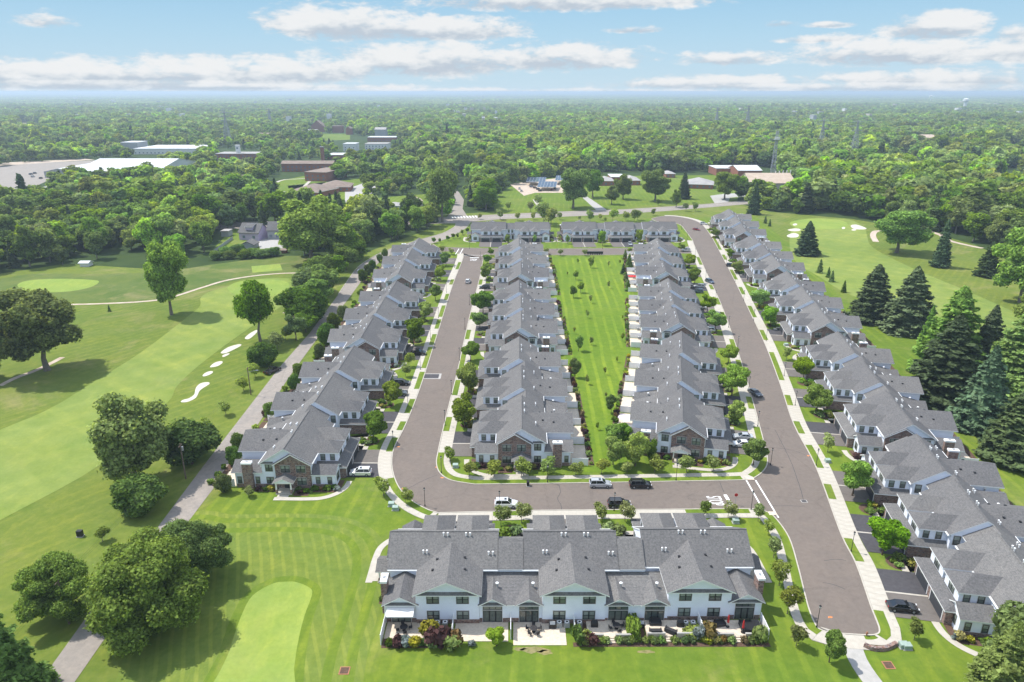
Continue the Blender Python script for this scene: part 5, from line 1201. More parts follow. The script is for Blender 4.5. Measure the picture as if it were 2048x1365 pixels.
# ------------------------------------------------------------------ driveways, walks, beds, patios round each block
KP = np.array([p for k in (wK1, wK2, wK3, wK4, wK5, W2(farT), W2(farB)) for p in resample(k, 1.0)])
def kd(p): return float(np.min(np.hypot(KP[:, 0] - p[0], KP[:, 1] - p[1])))
def reach(wp, x, lim=3.32, y0=11.5, ymax=30):
    y = y0
    while y < ymax and kd(wp(x, y)) > lim: y += .1
    return y
SHRUB = {}; FAR_SH = []
def shrub_mesh(mat, seed, r=.55, h=1.0): return crown_mesh('crown', mat, h, r, .0, 6, 260, .11, seed, lobe_r=(.4, .6), core=.85, ragged=.5)
SH = dict(green='leaf_mid', dark='leaf_dark', bright='leaf_bright', yellow='leaf_yellow', red='leaf_red', orange='leaf_orange', silver='leaf_silver', lime='leaf_lime')
def shrub(kind, xy, h, label, group=None, wide=1.0, z=0.0, name='shrub'):
    if name == 'shrub' and xy[1] > 152 and 'nearest block' not in label: FAR_SH.append((xy, kind, h, wide)); return None
    m = cached(('shrub', kind), lambda: shrub_mesh(SH[kind], hash(kind) % 97 + 500 if False else 500 + sorted(SH).index(kind)))
    o = link(name, m, None, (xy[0], xy[1], z - .03), random.uniform(0, 6.28), (h * wide, h * wide, h)); return tag(o, label, 'shrub', group)
BL = {'A': 'nearest block', '1a': 'near block by the lane', '1b': 'middle block by the lane', '1c': 'far block by the lane', '2a': 'near block left of the green strip', '2b': 'middle block left of the green strip', '2c': 'far block left of the green strip',
      '3a': 'near block right of the green strip', '3b': 'middle block right of the green strip', '3c': 'far block right of the green strip', '4a': 'nearest block of the right row', '4b': 'second block of the right row', '4c': 'third block of the right row', '4d': 'fourth block of the right row', '4e': 'farthest block of the right row', 'F1': 'left far block', 'F2': 'right far block'}
mu = MB(); wk = MB()
def fence_mesh(L):
    mb = MB(); n = max(1, round(L / 1.8))
    for i in range(n + 1): mb.box(-.06, .06, -L * i / n - .06, -L * i / n + .06, 0, 1.95, 'vinyl')
    return mb
def fence(xy, rz, L, label, group):
    r = link('privacy_fence', None, None, (xy[0], xy[1], 0), rz); tag(r, label, 'fence', group); n = max(1, round(L / 1.8))
    for i in range(n + 1):
        m = cached('fpost', lambda: (lambda b: (b.box(-.06, .06, -.06, .06, 0, 1.98, 'vinyl'), b.mesh('post'))[1])(MB())); link('post', m, r, (0, -L * i / n, 0))
    for i in range(n):
        m = cached(('fpan', round(L / n, 2)), lambda: (lambda b: (b.box(-.025, .025, -L / n + .07, -.07, .08, 1.82, 'vinyl'), b.box(-.04, .04, -L / n + .07, -.07, 1.825, 1.9, 'vinyl'), b.mesh('panel'))[2])(MB())); link('panel', m, r, (0, -L * i / n, 0))
    return r
def ac_unit(xy, rz, label, group):
    m = cached('ac', lambda: (lambda b: (b.box(-.42, .42, -.42, .42, 0, .85, 'ac_case'), b.mesh('air_conditioner'))[1])(MB()))
    r = link('air_conditioner', m, None, (xy[0], xy[1], .05), rz); tag(r, label, 'air conditioner', group)
    f = cached('acf', lambda: (lambda b: (b.tube((0, 0, 0), (0, 0, .05), .34, .34, 'trim_white', 12), b.tube((0, 0, .05), (0, 0, .07), .2, .2, 'metal_dark', 10), b.mesh('fan_grille'))[2])(MB())); link('fan_grille', f, r, (0, 0, .86))
for B in BLOCKS:
    wp = B['wp']; cs = B['cs']; L = B['L']; nm = B['nm']; rz = math.atan2(wp(1, 0)[1] - wp(0, 0)[1], wp(1, 0)[0] - wp(0, 0)[0]); n = len(cs); offs = B['offs']
    for i, c in enumerate(cs):
        yr = [reach(wp, c + d) for d in (-6.3, 0, 6.3)]
        for s, a, b_, mt in ((-1, yr[0], yr[1], 'asphalt_dark' if (i + len(nm)) % 2 else 'asphalt_mid'), (1, yr[2], yr[1], 'asphalt_mid' if random.random() < .45 else 'asphalt_dark')):
            q = [wp(c + s * .2, 11.5), wp(c + s * 6.3, 11.5), wp(c + s * 6.3, a), wp(c + s * .2, b_)]
            mb = MB(); mb.face([(x, y, .075) for x, y in ccw(q)], mt); tag(link('driveway', mb.mesh('driveway')), kind='structure')
        q = [wp(c - .18, 11.5), wp(c + .18, 11.5), wp(c + .18, yr[1]), wp(c - .18, yr[1])]; wk.prism(ccw(q), 0, .085, 'concrete')
        for s in (-1, 1):    # walk to the entry
            x0, x1 = sorted((c + s * 6.62, c + s * (6.62 + 2.0)));
            if 4.2 < x0 and x1 < L - 4.2 or True:
                if (i == 0 and s < 0) or (i == n - 1 and s > 0): continue
                q = [wp(c + s * 6.32, 12.3), wp(c + s * 9.2, 12.3), wp(c + s * 9.2, 4.6), wp(c + s * 8.0, 4.6), wp(c + s * 8.0, 13.5), wp(c + s * 6.32, 13.5)]; wk.face([(x, y, .07) for x, y in ccw(q)], 'concrete')
    # island beds with shrubs
    for i in range(n - 1):
        b = (cs[i] + cs[i + 1]) / 2; ymax = reach(wp, b) - .6
        pts = [wp(b + 2.1 * math.cos(a), 13.4 + 2.2 * math.sin(a)) for a in np.linspace(0, 6.28, 13)[:-1]]; mu.face([(x, y, .035) for x, y in pts][::1], 'mulch')
        for k in range(5):
            kd_ = random.choice(['green', 'dark', 'lime', 'green', 'yellow', 'dark']); a = 6.28 * k / 5 + random.random()
            if nm in ('A',) : continue
            shrub(kd_, wp(b + 1.4 * math.cos(a), 12.9 + 1.5 * math.sin(a)), random.uniform(.7, 1.3), f"low {kd_} shrub in the driveway island beds of the {BL[nm]}", f"{kd_} island shrubs of the {BL[nm]}", 1.3)
    # end walks and beds
    for e in (0, 1):
        X = (lambda v: v) if e == 0 else (lambda v: L - v)
        ctr = [wp(X(v), w) for v, w in ((2.6 + (cs[0] - 10) * 0, 12.6), (0, 12.3), (-2.4, 11.0), (-4.2, 8.4), (-4.6, 5.0), (-4.6, 1.5), (-4.6, -1.6))]
        ln = catmull(ctr, 4); a_, b_ = offset(ln, -.6), offset(ln, .6)
        for k in range(len(ln) - 1): wk.face([(x, y, .06) for x, y in ccw([a_[k], a_[k + 1], b_[k + 1], b_[k]])], 'concrete')
        q = [wp(X(-3.1), -1.2), wp(X(-4.2), -1.2), wp(X(-4.2), 1.2), wp(X(-3.1), 1.2)]; wk.face([(x, y, .062) for x, y in ccw(q)], 'concrete')
        for (x0, x1, y0, y1) in ((-2.0, -.05, 5.2, 11.4), (-3.4, -.52, 2.0, 5.2), (-1.9, -.55, -6.9, -2.0), (-.05, 3.0, 10.35, 11.5)):
            q = [wp(X(x0), y0), wp(X(x1), y0), wp(X(x1), y1), wp(X(x0), y1)]; mu.face([(x, y, .03) for x, y in ccw(q)], 'mulch')
        for (xx, yy, sz) in ((-1.1, 6.0, 1.1), (-1.2, 7.4, .8), (-1.0, 8.8, 1.0), (-.9, 10.2, 1.2), (-1.8, 4.6, .9), (-2.4, 3.2, .8), (-1.4, 2.6, 1.2), (-1.3, -2.9, .9), (-1.2, -4.3, 1.1), (-1.2, -5.8, .8), (-2.2, 5.6, .5), (-1.2, 11.0, .9)):
            kd_ = random.choice(['green', 'dark', 'dark', 'lime', 'yellow', 'orange', 'bright', 'silver', 'red']); 
            if abs(L - L) == 0: shrub(kd_, wp(X(xx + random.uniform(-.2, .2)), yy + random.uniform(-.3, .3)), sz * random.uniform(.85, 1.2), f"low {kd_} shrub by an end wall of the {BL[nm]}", f"{kd_} end-wall shrubs of the {BL[nm]}", 1.15)
    if nm == 'A': continue
    # patios and privacy fences at the back
    pt = MB()
    for u in range(2 * n):
        x0 = u * L / (2 * n); x1 = (u + 1) * L / (2 * n); oy = offs[u // 2]
        q = [wp(x0 + .4, -11.2 + oy), wp(x0 + .4, -15.2 + oy), wp(x1 - .4, -15.2 + oy), wp(x1 - .4, -11.2 + oy)]; pt.face([(x, y, .04) for x, y in ccw(q)], 'paver')
        q = [wp(x0 + .2, -15.25 + oy), wp(x0 + .2, -16.6 + oy), wp(x1 - .2, -16.6 + oy), wp(x1 - .2, -15.25 + oy)]; mu.face([(x, y, .03) for x, y in ccw(q)], 'mulch')
        if nm[0] in '23':
            for k in range(5):
                kd_ = random.choice(['green', 'dark', 'bright', 'dark', 'yellow', 'red', 'orange', 'lime', 'green', 'dark'])
                shrub(kd_, wp(x0 + (x1 - x0) * (k + .5) / 5 + random.uniform(-.5, .5), -15.9 + oy + random.uniform(-.3, .3)), random.uniform(.6, 1.45), f"{kd_} garden shrub edging the back patios of the {BL[nm]}", f"{kd_} patio shrubs of the {BL[nm]}", random.uniform(.8, 1.1))
        if nm[0] == '1' and random.random() < .8:
            for k in range(3): kd_ = random.choice(['green', 'dark', 'red', 'bright']); shrub(kd_, wp(x0 + (x1 - x0) * random.random(), -16.5 + random.uniform(-.8, .3)), random.uniform(.9, 1.9), f"{kd_} shrub behind the patios of the {BL[nm]}", f"{kd_} rear shrubs of the {BL[nm]}", .9)
        ac_unit(wp(x0 + (.9 if u % 2 else L / (2 * n) - .9) if False else x0 + .95, -12.0 + oy), rz, f"air conditioner against the back wall of the {BL[nm]}", f"air conditioners of the {BL[nm]}")
    for u in range(2 * n + 1):
        x = u * L / (2 * n); oy = offs[min(n - 1, u // 2)]; x = min(max(x, .06), L - .06)
        fence(wp(x, -11.5 + oy), rz, 3.6, f"white privacy fence, {ordinal(u)} along the {BL[nm]}", f"privacy fences of the {BL[nm]}")
    tag(link('patio', pt.mesh('patio')), kind='structure')
tag(link('planting_bed', mu.mesh('planting_bed')), kind='structure'); tag(link('front_walks', wk.mesh('front_walks')), kind='structure')

# ------------------------------------------------------------------ gardens of the nearest block
BA = BLOCKS[0]; wp = BA['wp']
def AP(px, py): return G(px, py)
ya = wp(0, -11.4)[1]
pv = MB(); gp = MB()
def rect(mb, x0, x1, y0, y1, z, m): mb.box(x0, x1, y0, y1, 0, z, m)
X0 = wp(0, 0)[0]; YF = wp(0, -11.1)[1]
for (x0, x1, d, z) in ((.3, 8.9, 3.6, .07), (11.2, 19.6, 4.2, .07), (20.4, 28.6, 5.0, .07)):
    rect(pv, X0 + x0, X0 + x1, YF - d, YF - .1, z, 'paver')
    for k in range(int((x1 - x0) / 1.2) + 1):
        pass
    pass
tag(link('patio', pv.mesh('patio')), kind='structure')
for j, (x0, x1, d) in enumerate(((32.0, 38.6, 4.2), (41.2, 48.6, 3.9), (51.4, 59.6, 4.0))):
    mb = MB(); x0 += X0; x1 += X0; y0 = YF - d + .6
    mb.box(x0, x1, y0, YF - .1, 0, .5, 'paver')
    r = link('raised_patio', mb.mesh('raised_patio')); tag(r, f"raised paved patio with low wall and steps, {ORD[j]} from the left behind the nearest block", 'patio', 'raised patios of the nearest block')
    xs = x0 + (x1 - x0) * .5
    m = MB()
    for a, b in ((x0, xs - .9), (xs + .9, x1)): m.box(a, b, y0 - .28, y0 - .002, 0, .95, 'paver'); m.box(a - .02, b + .02, y0 - .3, y0 + .02, .955, 1.02, 'concrete_grey')
    link('low_wall', m.mesh('low_wall'), r)
    for k in range(3):
        m = MB(); m.box(xs - .85, xs + .85, y0 - .35 * (3 - k), y0 - .35 * (2 - k) - .01, 0, .16 * (k + 1), 'paver'); link('step', m.mesh('step'), r)
mb = MB(); mb.box(X0 + .2, X0 + 10.6, YF - 5.55, YF - 5.1, 0, .04, 'mulch'); mb.box(X0 + 29.6, X0 + 59.8, YF - 5.3, YF - 4.45, 0, .04, 'mulch'); mb.box(X0+.2,X0+10.8,YF-5.1,YF-3.65,0,.035,'mulch'); mb.box(X0 + 31, X0 + 41, YF - 3.9, YF - .2, 0, .03, 'mulch'); tag(link('planting_bed', mb.mesh('planting_bed')), kind='structure')
for u, xx in enumerate((.08, 10.9, 20.0, 30.0, 49.9, 59.9)):
    fence((X0 + xx, YF - .1), 0, 4.8 if u in (0,) else 3.6, f"white privacy fence, {ORD[u]} from the left behind the nearest block", 'privacy fences of the nearest block')
acs = (9.4, 10.2, 28.9, 27.7, 31.2, 47.9, 49.1, 30.6)
for k, xx in enumerate((9.6, 8.4, 28.9, 27.7, 30.9, 47.7, 48.9)):
    ac_unit((X0 + xx, YF - .95), 0, f"air conditioner, {ORD[k]} listed from the left behind the nearest block", 'air conditioners of the nearest block')
def sp(kind, px, base, top, label, wide=1.0, grp=None, name='shrub', z=0): return shrub(kind, G(px, base), hpx(px, base, top) * 1.05, label, grp, wide, z, name)
rowA = [('dark', 779, 1290, 1278, 'dark green ball'), ('red', 793, 1292, 1276, 'dusky red'), ('silver', 811, 1292, 1277, 'silvery blue'), ('yellow', 828, 1294, 1279, 'bright yellow'), ('dark', 846, 1291, 1279, 'small green'), ('lime', 863, 1293, 1278, 'lime green'), ('red', 879, 1294, 1262, 'big dark red'), ('red', 871, 1282, 1264, 'second dark red'), ('silver', 943, 1292, 1283, 'small grey-blue')]
for k, px, b, t, l in rowA: sp(k, px, b, t, f"{l} shrub left of the big red-tipped bush behind the nearest block", 1.0)
sp('yellow', 856, 1275, 1250, 'loose yellow-flowered shrub beside the outdoor grill', .9)
t = shrub('bright', G(906, 1296), 2.5, 'big green bush with red tips behind the nearest block', None, .95, 0, 'large_bush')
shrub('orange', (G(906, 1296)[0] + .5, G(906, 1296)[1] + .6), 2.5, 'reddish upper growth of the big bush behind the nearest block', None, .7, 0, 'large_bush')
tree('bright', G(993, 1292), 3.6, 'bright green small tree between two patios of the nearest block', None, 1.0)
sp('dark', 1155, 1288, 1252, 'columnar dark green shrub right of the lawn gap behind the nearest block', .42, None, 'columnar_shrub')
sp('bright', 1172, 1286, 1266, 'light green shrub beside the columnar one', 1.0); sp('red', 1183, 1288, 1268, 'reddish shrub beside the columnar one', 1.0); 
for k, (px, b, t_) in enumerate(((1008, 1073, 1057), (1031, 1070, 1051), (1216, 1064, 1050), (1237, 1068, 1049))): x_, y_ = G(px, b); shrub('lime', (x_, y_), 1.9, f"round lime green bush, {ORD[k]} from the left just beyond the nearest block's roof", 'round lime bushes beyond the nearest roof', 1.2, 0, 'round_bush')
# tall hedge between two patios
hx, hy = G(1270, 1286); hd = link('hedge', crown_mesh('hedge', 'leaf_bright', 2.4, .9, 0, 14, 900, .12, 77, lobe_r=(.5, .7), core=.9), None, (hx, hy + 1.9, 0), 0, (.95, 2.6, 1)); tag(hd, 'tall clipped green hedge running between two raised patios', 'hedge')
sp('bright', 1391, 1268, 1256, 'low bright hedge in front of two air conditioners', 2.6, None, 'hedge')
sp('silver', 1397, 1278, 1256, 'blue-green small conifer by the white fence', .7); sp('orange', 1417, 1272, 1251, 'large reddish-green bush right of the white fence', 1.1); sp('green', 1522, 1284, 1252, 'ragged shrub at the right end of the nearest block', .6)
rowB = [(1186, 'green'), (1196, 'green'), (1205, 'green'), (1212, 'lime'), (1239, 'lime'), (1247, 'dark'), (1256, 'dark'), (1264, 'green'), (1291, 'green'), (1303, 'dark'), (1311, 'dark'), (1322, 'lime'), (1350, 'lime'), (1370, 'dark'), (1382, 'dark'), (1410, 'yellow'), (1418, 'yellow'), (1429, 'yellow'), (1440, 'green'), (1446, 'orange'), (1463, 'lime'), (1488, 'orange'), (1499, 'green'), (1511, 'green')]
for i, (px, k) in enumerate(rowB): sp(k, px, 1285, 1275, f"{k} ball shrub, {ordinal(i)} from the left in the row below the raised patios", 1.05, 'ball shrubs below the raised patios')
def chair_mesh():
    b = MB(); b.box(-.26, .26, -.25, .25, .40, .46, 'furniture_dark'); return b.mesh('seat')
def table_set(x, y, z, nch, where, round_=True):
    t = link('patio_table', None, None, (x, y, z)); tag(t, f"round dark patio table {where}", 'table')
    link('table_top', cached('ttop', lambda: (lambda b: (b.tube((0, 0, .70), (0, 0, .75), .62, .62, 'furniture_dark', 14), b.mesh('table_top'))[1])(MB())), t)
    link('leg', cached('tleg', lambda: (lambda b: (b.tube((0, 0, 0), (0, 0, .7), .07, .07, 'metal_dark', 6), b.tube((0, 0, 0), (0, 0, .05), .3, .3, 'metal_dark', 8), b.mesh('leg'))[2])(MB())), t)
    for k in range(nch):
        a = 6.283 * k / nch + .3; c = link('patio_chair', None, None, (x + 1.0 * math.cos(a), y + 1.0 * math.sin(a), z), a - math.pi / 2); tag(c, f"dark patio chair around the table {where}", 'chair', f"chairs around the table {where}")
        link('seat', cached('seat', chair_mesh), c)
        link('backrest', cached('back', lambda: (lambda b: (b.box(-.26, .26, .21, .27, .48, .95, 'furniture_dark'), b.mesh('backrest'))[1])(MB())), c)
        for sx in (-.22, .22):
            for sy in (-.21, .21): link('leg', cached('cleg', lambda: (lambda b: (b.box(-.02, .02, -.02, .02, 0, .4, 'metal_dark'), b.mesh('leg'))[1])(MB())), c, (sx, sy, 0))
table_set(X0 + 3.2, YF - 1.9, .07, 4, 'on the leftmost patio of the nearest block')
table_set(X0 + 23.6, YF - 2.2, .07, 5, 'on the third patio from the left')
table_set(X0 + 36.6, YF - 2.0, .5, 4, 'on the first raised patio')
def sofa(x, y, z, rz, where):
    t = link('patio_sofa', None, None, (x, y, z), rz); tag(t, f"dark cushioned patio seat {where}", 'sofa')
    m = MB(); m.box(-.8, .8, -.4, .4, 0, .42, 'furniture_dark'); link('seat', m.mesh('seat'), t); m = MB(); m.box(-.8, .8, .4, .58, 0, .8, 'furniture_dark'); link('backrest', m.mesh('backrest'), t)
    for s in (-1, 1): m = MB(); m.box(min(s * .8, s * .95), max(s * .8, s * .95), -.4, .4, 0, .6, 'furniture_dark'); link('armrest', m.mesh('armrest'), t)
sofa(X0 + 42.9, YF - 1.0, .5, 0, 'against the wall on the second raised patio'); sofa(X0 + 42.6, YF - 2.8, .5, math.pi, 'facing the wall on the second raised patio'); sofa(X0 + 45.0, YF - 2.7, .5, 2.6, 'beside the steps of the second raised patio'); sofa(X0 + 53.0, YF - 1.3, .5, .2, 'at the left of the third raised patio')
mb = MB(); mb.box(-1.5, 1.5, -1.1, 1.1, 0, .7, 'furniture_dark'); mb.box(-1.55, 1.55, -1.15, 1.15, .7, .78, 'metal_dark'); tag(link('hot_tub', mb.mesh('hot_tub'), None, (X0 + 57.6, YF - 2.0, .5)), 'dark covered hot tub at the right end of the raised patio', 'hot tub')
for k, (xx, yy, zz, wh) in enumerate(((8.0, -2.6, .07, 'beside the yellow shrub'), (26.6, -1.3, .07, 'on the third patio'), (33.2, -1.5, .5, 'on the first raised patio'), (40.6, -1.1, .0, 'left of the second raised patio'), (46.8, -1.4, .5, 'on the second raised patio'))):
    g_ = link('barbecue', None, None, (X0 + xx, YF + yy, zz)); tag(g_, f"dark gas barbecue {wh} of the nearest block", 'barbecue')
    m = MB(); m.box(-.55, .55, -.28, .28, .0, .8, 'metal_dark'); link('cabinet', m.mesh('cabinet'), g_); m = MB(); m.poly_x([(-.28, .81), (.28, .81), (.22, 1.1), (-.05, 1.18)], -.42, .42, 'metal_grey' if k % 2 else 'metal_dark'); link('lid', m.mesh('lid'), g_)
def parasol_closed(x, y, z, lab):
    r = link('parasol', None, None, (x, y, z)); tag(r, lab, 'parasol'); m = MB(); m.tube((0, 0, 0), (0, 0, 2.5), .03, .03, 'metal_grey', 6); m.tube((0, 0, 0), (0, 0, .08), .3, .3, 'metal_dark', 8); link('pole', m.mesh('pole'), r)
    m = MB(); m.tube((0, 0, .9), (0, 0, 2.0), .2, .14, 'fabric_red', 8); m.tube((0, 0, 2.0), (0, 0, 2.45), .14, .02, 'fabric_red', 8); link('canopy', m.mesh('canopy'), r)
parasol_closed(X0 + 54.2, YF - 1.6, .5, 'closed red parasol by the patio door, left of the other red one'); parasol_closed(X0 + 56.2, YF - 2.8, .5, 'closed red parasol beside the hot tub')
def parasol_open(x, y, lab, mat, r_=1.6):
    r = link('parasol', None, None, (x, y, 0)); tag(r, lab, 'parasol'); m = MB(); m.tube((0, 0, 0), (0, 0, 2.6), .03, .03, 'metal_grey', 6); link('pole', m.mesh('pole'), r)
    m = MB(); ring = [(r_ * math.cos(a), r_ * math.sin(a), 2.15) for a in np.linspace(0, 2 * math.pi, 9)[:-1]]
    for i in range(8): m.face([ring[i], ring[(i + 1) % 8], (0, 0, 2.65)], mat); m.face([(ring[(i + 1) % 8][0], ring[(i + 1) % 8][1], 2.14), (ring[i][0], ring[i][1], 2.14), (0, 0, 2.63)], mat)
    link('canopy', m.mesh('canopy'), r)
x, y = G(1248, 850); parasol_open(x, y, 'open pale lilac parasol at the near end of the patios right of the green strip', 'fabric_lilac', 1.7)
x, y = G(1264, 562); parasol_open(x, y, 'open red parasol at the far end of the patios right of the green strip', 'fabric_red', 2.2)
# awnings
def awning(x, y, z, w, d, drop, rz, lab):
    r = link('awning', None, None, (x, y, z), rz); tag(r, lab, 'awning'); m = MB(); m.slab([(-w / 2, -d, -drop), (w / 2, -d, -drop), (w / 2, 0, 0), (-w / 2, 0, 0)], .05, 'awning', 'awning'); m.box(-w / 2, w / 2, -d - .03, -d, -drop - .25, -drop, 'awning'); link('canopy', m.mesh('canopy'), r)
    for s in (-1, 1): m = MB(); m.tube((s * (w / 2 - .2), -d, -drop - .1), (s * (w / 2 - .2), 0, -drop - .5), .03, .03, 'trim_white', 5); link('arm', m.mesh('arm'), r)
awning(X0 + 2.6, YF - .05, 3.35, 4.3, 1.9, .55, 0, 'white retractable awning over the leftmost patio door of the nearest block')
B3 = [b for b in BLOCKS if b['nm'] == '3a'][0]; q = B3['wp'](B3['L'] - 12.2, -11.6); awning(q[0], q[1], 3.3, 3.6, 2.2, .6, math.atan2(B3['wp'](1, 0)[1] - B3['wp'](0, 0)[1], B3['wp'](1, 0)[0] - B3['wp'](0, 0)[0]), 'pale awning over a patio just beyond the lilac parasol')

def scatter(name, items, colname):
    kinds = sorted({i[1] for i in items}); cc_ = bpy.data.collections.new(colname)
    for i, k in enumerate(kinds): cc_.objects.link(bpy.data.objects.new(f'{i:02d}', cached(('shrub', k), lambda: shrub_mesh(SH[k], 500 + sorted(SH).index(k)))))
    me = bpy.data.meshes.new(name); me.from_pydata([(i[0][0], i[0][1], 0) for i in items], [], [])
    a = me.attributes.new('sc', 'FLOAT_VECTOR', 'POINT'); a.data.foreach_set('vector', np.array([(i[2] * i[3], i[2] * i[3], i[2]) for i in items], np.float32).ravel())
    a = me.attributes.new('rt', 'FLOAT', 'POINT'); a.data.foreach_set('value', np.array([random.uniform(0, 6) for i in items], np.float32))
    a = me.attributes.new('ix', 'INT', 'POINT'); a.data.foreach_set('value', np.array([kinds.index(i[1]) for i in items], np.int32))
    o = tag(link(name, me), kind='stuff'); n2 = ng.copy(); n2.nodes['Collection Info'].inputs['Collection'].default_value = cc_
    md = o.modifiers.new(name, 'NODES'); md.node_group = n2
scatter('garden_shrubs', FAR_SH, 'shrub_sources')
# ------------------------------------------------------------------ street furniture
def lamp_proto():
    r = link('street_lamp', None); m = MB(); m.tube((0, 0, 0), (0, 0, .35), .13, .11, 'metal_dark', 8); m.tube((0, 0, .35), (0, 0, 3.7), .06, .045, 'metal_dark', 8); link('post', m.mesh('post'), r)
    m = MB(); m.tube((0, 0, 3.7), (0, 0, 3.78), .14, .16, 'metal_dark', 8); m.tube((0, 0, 4.12), (0, 0, 4.32), .22, .05, 'metal_dark', 8); m.tube((0, 0, 4.32), (0, 0, 4.42), .03, .01, 'metal_dark', 6)
    h = link('lantern', m.mesh('lantern'), r); m = MB(); m.tube((0, 0, 3.78), (0, 0, 4.12), .13, .19, 'lamp_glass', 8); link('glass', m.mesh('glass'), h); return r
LP_ = lamp_proto(); firstlamp = True
def copy_tree(o, parent=None):
    c = o.copy(); COL.objects.link(c); c.parent = parent
    for ch in list(o.children): copy_tree(ch, c)
    return c
lamps = [('beside the right kerb of the right street', [(1702, 1104), (1632, 932), (1590, 812), (1568, 753), (1532, 683), (1507, 642), (1487,602), (1470, 565),(1452,530), (1436, 500)]),
         ('beside the left kerb of the right street', [(1633, 1256), (1541, 931), (1515, 854), (1497, 782), (1475, 698), (1457, 656), (1431, 602), (1411, 561), (1390, 513), (1374, 480), (1363, 460)]),
         ('along the cross street', [(850, 1013), (999, 1020), (1228, 1023), (1502, 1020), (1095, 966), (1352, 962), (883, 947)]),
         ('beside the left kerb of the left street', [(787, 895), (816, 812), (841, 740), (861, 680), (877, 637), (893, 586), (909, 536)]),
         ('beside the right kerb of the left street', [(890, 852), (903, 790), (919, 722), (930, 660), (939, 611), (961, 521)]),
         ('along the far street', [(892, 510), (939, 498), (1114, 500), (1205, 498)])]
for wh, ps in lamps:
    for i, p in enumerate(ps):
        o = LP_ if firstlamp else copy_tree(LP_); firstlamp = False; x, y = G(*p); o.location = (x, y, .1)
        tag(o, f"black street lamp {wh}, {ordinal(i)} from the near end", 'street lamp', 'black street lamps')
# utility poles and wires along the lane
polepts = [(139, 1248, 1158), (372, 958, 888), (502, 790, 735), (593, 682, 632), (655, 612, 575)]; tops = []
for i, (px, b, t) in enumerate(polepts):
    x, y = G(px, b); h = hpx(px, b, t); r = link('utility_pole', None, None, (x, y, 0)); tops.append((x, y, h))
    tag(r, ['wooden utility pole with street light arm in front of the wide dark tree', 'wooden utility pole with grey transformer between bushy trees', 'wooden utility pole with light arm left of the pickup', 'wooden utility pole by small trees, fourth along the lane', 'farthest wooden utility pole by the dense clump'][i], 'utility pole', 'utility poles along the lane')
    m = MB(); m.tube((0, 0, 0), (0, 0, h), .17, .12, 'wood_pole', 8); link('pole', m.mesh('pole'), r)
    m = MB(); m.box(-.05, .05, -.9, .9, h - .5, h - .38, 'wood_pole'); link('crossarm', m.mesh('crossarm'), r)
    if i in (0, 2): m = MB(); m.tube((0, 0, h - 1.4), (2.4, 0, h - .9), .04, .04, 'galvanised', 6); m.box(2.2, 2.9, -.14, .14, h - .98, h - .84, 'galvanised'); link('light_arm', m.mesh('light_arm'), r)
    if i == 1: m = MB(); m.tube((.35, 0, h - 1.6), (.35, 0, h - .7), .26, .26, 'metal_grey', 10); link('transformer', m.mesh('transformer'), r)
wires = [(-71.5, 62, 9)] + tops + [(-58, 380, 9)]
for k, dy in enumerate((-.7, 0, .7)):
    m = MB()
    for (a, b) in zip(wires, wires[1:]):
        for j in range(8):
            def wpt(t): return Vector(a) * (1 - t) + Vector(b) * t + Vector((0, 0, -.45 - 1.2 * 4 * t * (1 - t))) + Vector((dy * .6, 0, 0))
            m.tube(wpt(j / 8), wpt((j + 1) / 8), .014, .014, 'metal_dark', 4, False)
    tag(link('overhead_wire', m.mesh('overhead_wire')), f"overhead wire along the lane poles, {['left', 'middle', 'right'][k]} of three", 'wire', 'overhead wires')
def boxthing(name, px, py, dims, mats, label, cat, grp=None, lid=None):
    x, y = G(px, py); m = MB(); w, d, h = dims; m.box(-w / 2, w / 2, -d / 2, d / 2, .02, h, mats); m.box(-w / 2 - .1, w / 2 + .1, -d / 2 - .1, d / 2 + .1, 0, .12, 'concrete_grey')
    if lid: m.poly_x([(-d / 2, h), (d / 2, h), (d / 2, h + .12), (-d / 2, h + .03)], -w / 2, w / 2, lid)
    return tag(link(name, m.mesh(name), None, (x, y, 0)), label, cat, grp)
for i, (px, py, lab) in enumerate([(783, 1012, 'left of a pair on the lawn left of the nearest block'), (791, 1020, 'right of a pair on the lawn left of the nearest block'), (1471, 1046, 'between young trees beyond the nearest block'), (1655, 925, 'on the lawn left of the fourth lamp of the right street'), (1572, 692, 'on an end lawn of the middle right row'), (1806, 1295, 'left of a pair below the nearest right block'), (1813, 1297, 'right of a pair below the nearest right block'), (911, 935, 'on the lawn corner near the left street bend')]):
    boxthing('utility_box', px, py, (1.2, .9, .75), 'box_green', f"pale green utility cabinet {lab}", 'utility box', None, 'box_green')
boxthing('waste_bin', 1056, 972, (.6, .7, 1.05), 'metal_dark', 'dark wheeled bin on the kerb of the cross street', 'bin', None, 'metal_dark')
boxthing('ball_washer', 161, 1073, (1.0, .7, 1.3), 'metal_dark', 'dark green cabinet standing alone on the rough left of the lane', 'cabinet')
m = MB(); x, y = G(1733, 1272); m.tube((0, 0, 0), (0, 0, .55), .11, .11, 'terra', 8); m.ball((0, 0, .58), .12, 'terra'); m.box(-.2, .2, -.06, .06, .32, .44, 'terra'); tag(link('fire_hydrant', m.mesh('fire_hydrant'), None, (x, y, .1)), 'faded red fire hydrant on the verge at the closed end of the right street', 'fire hydrant')
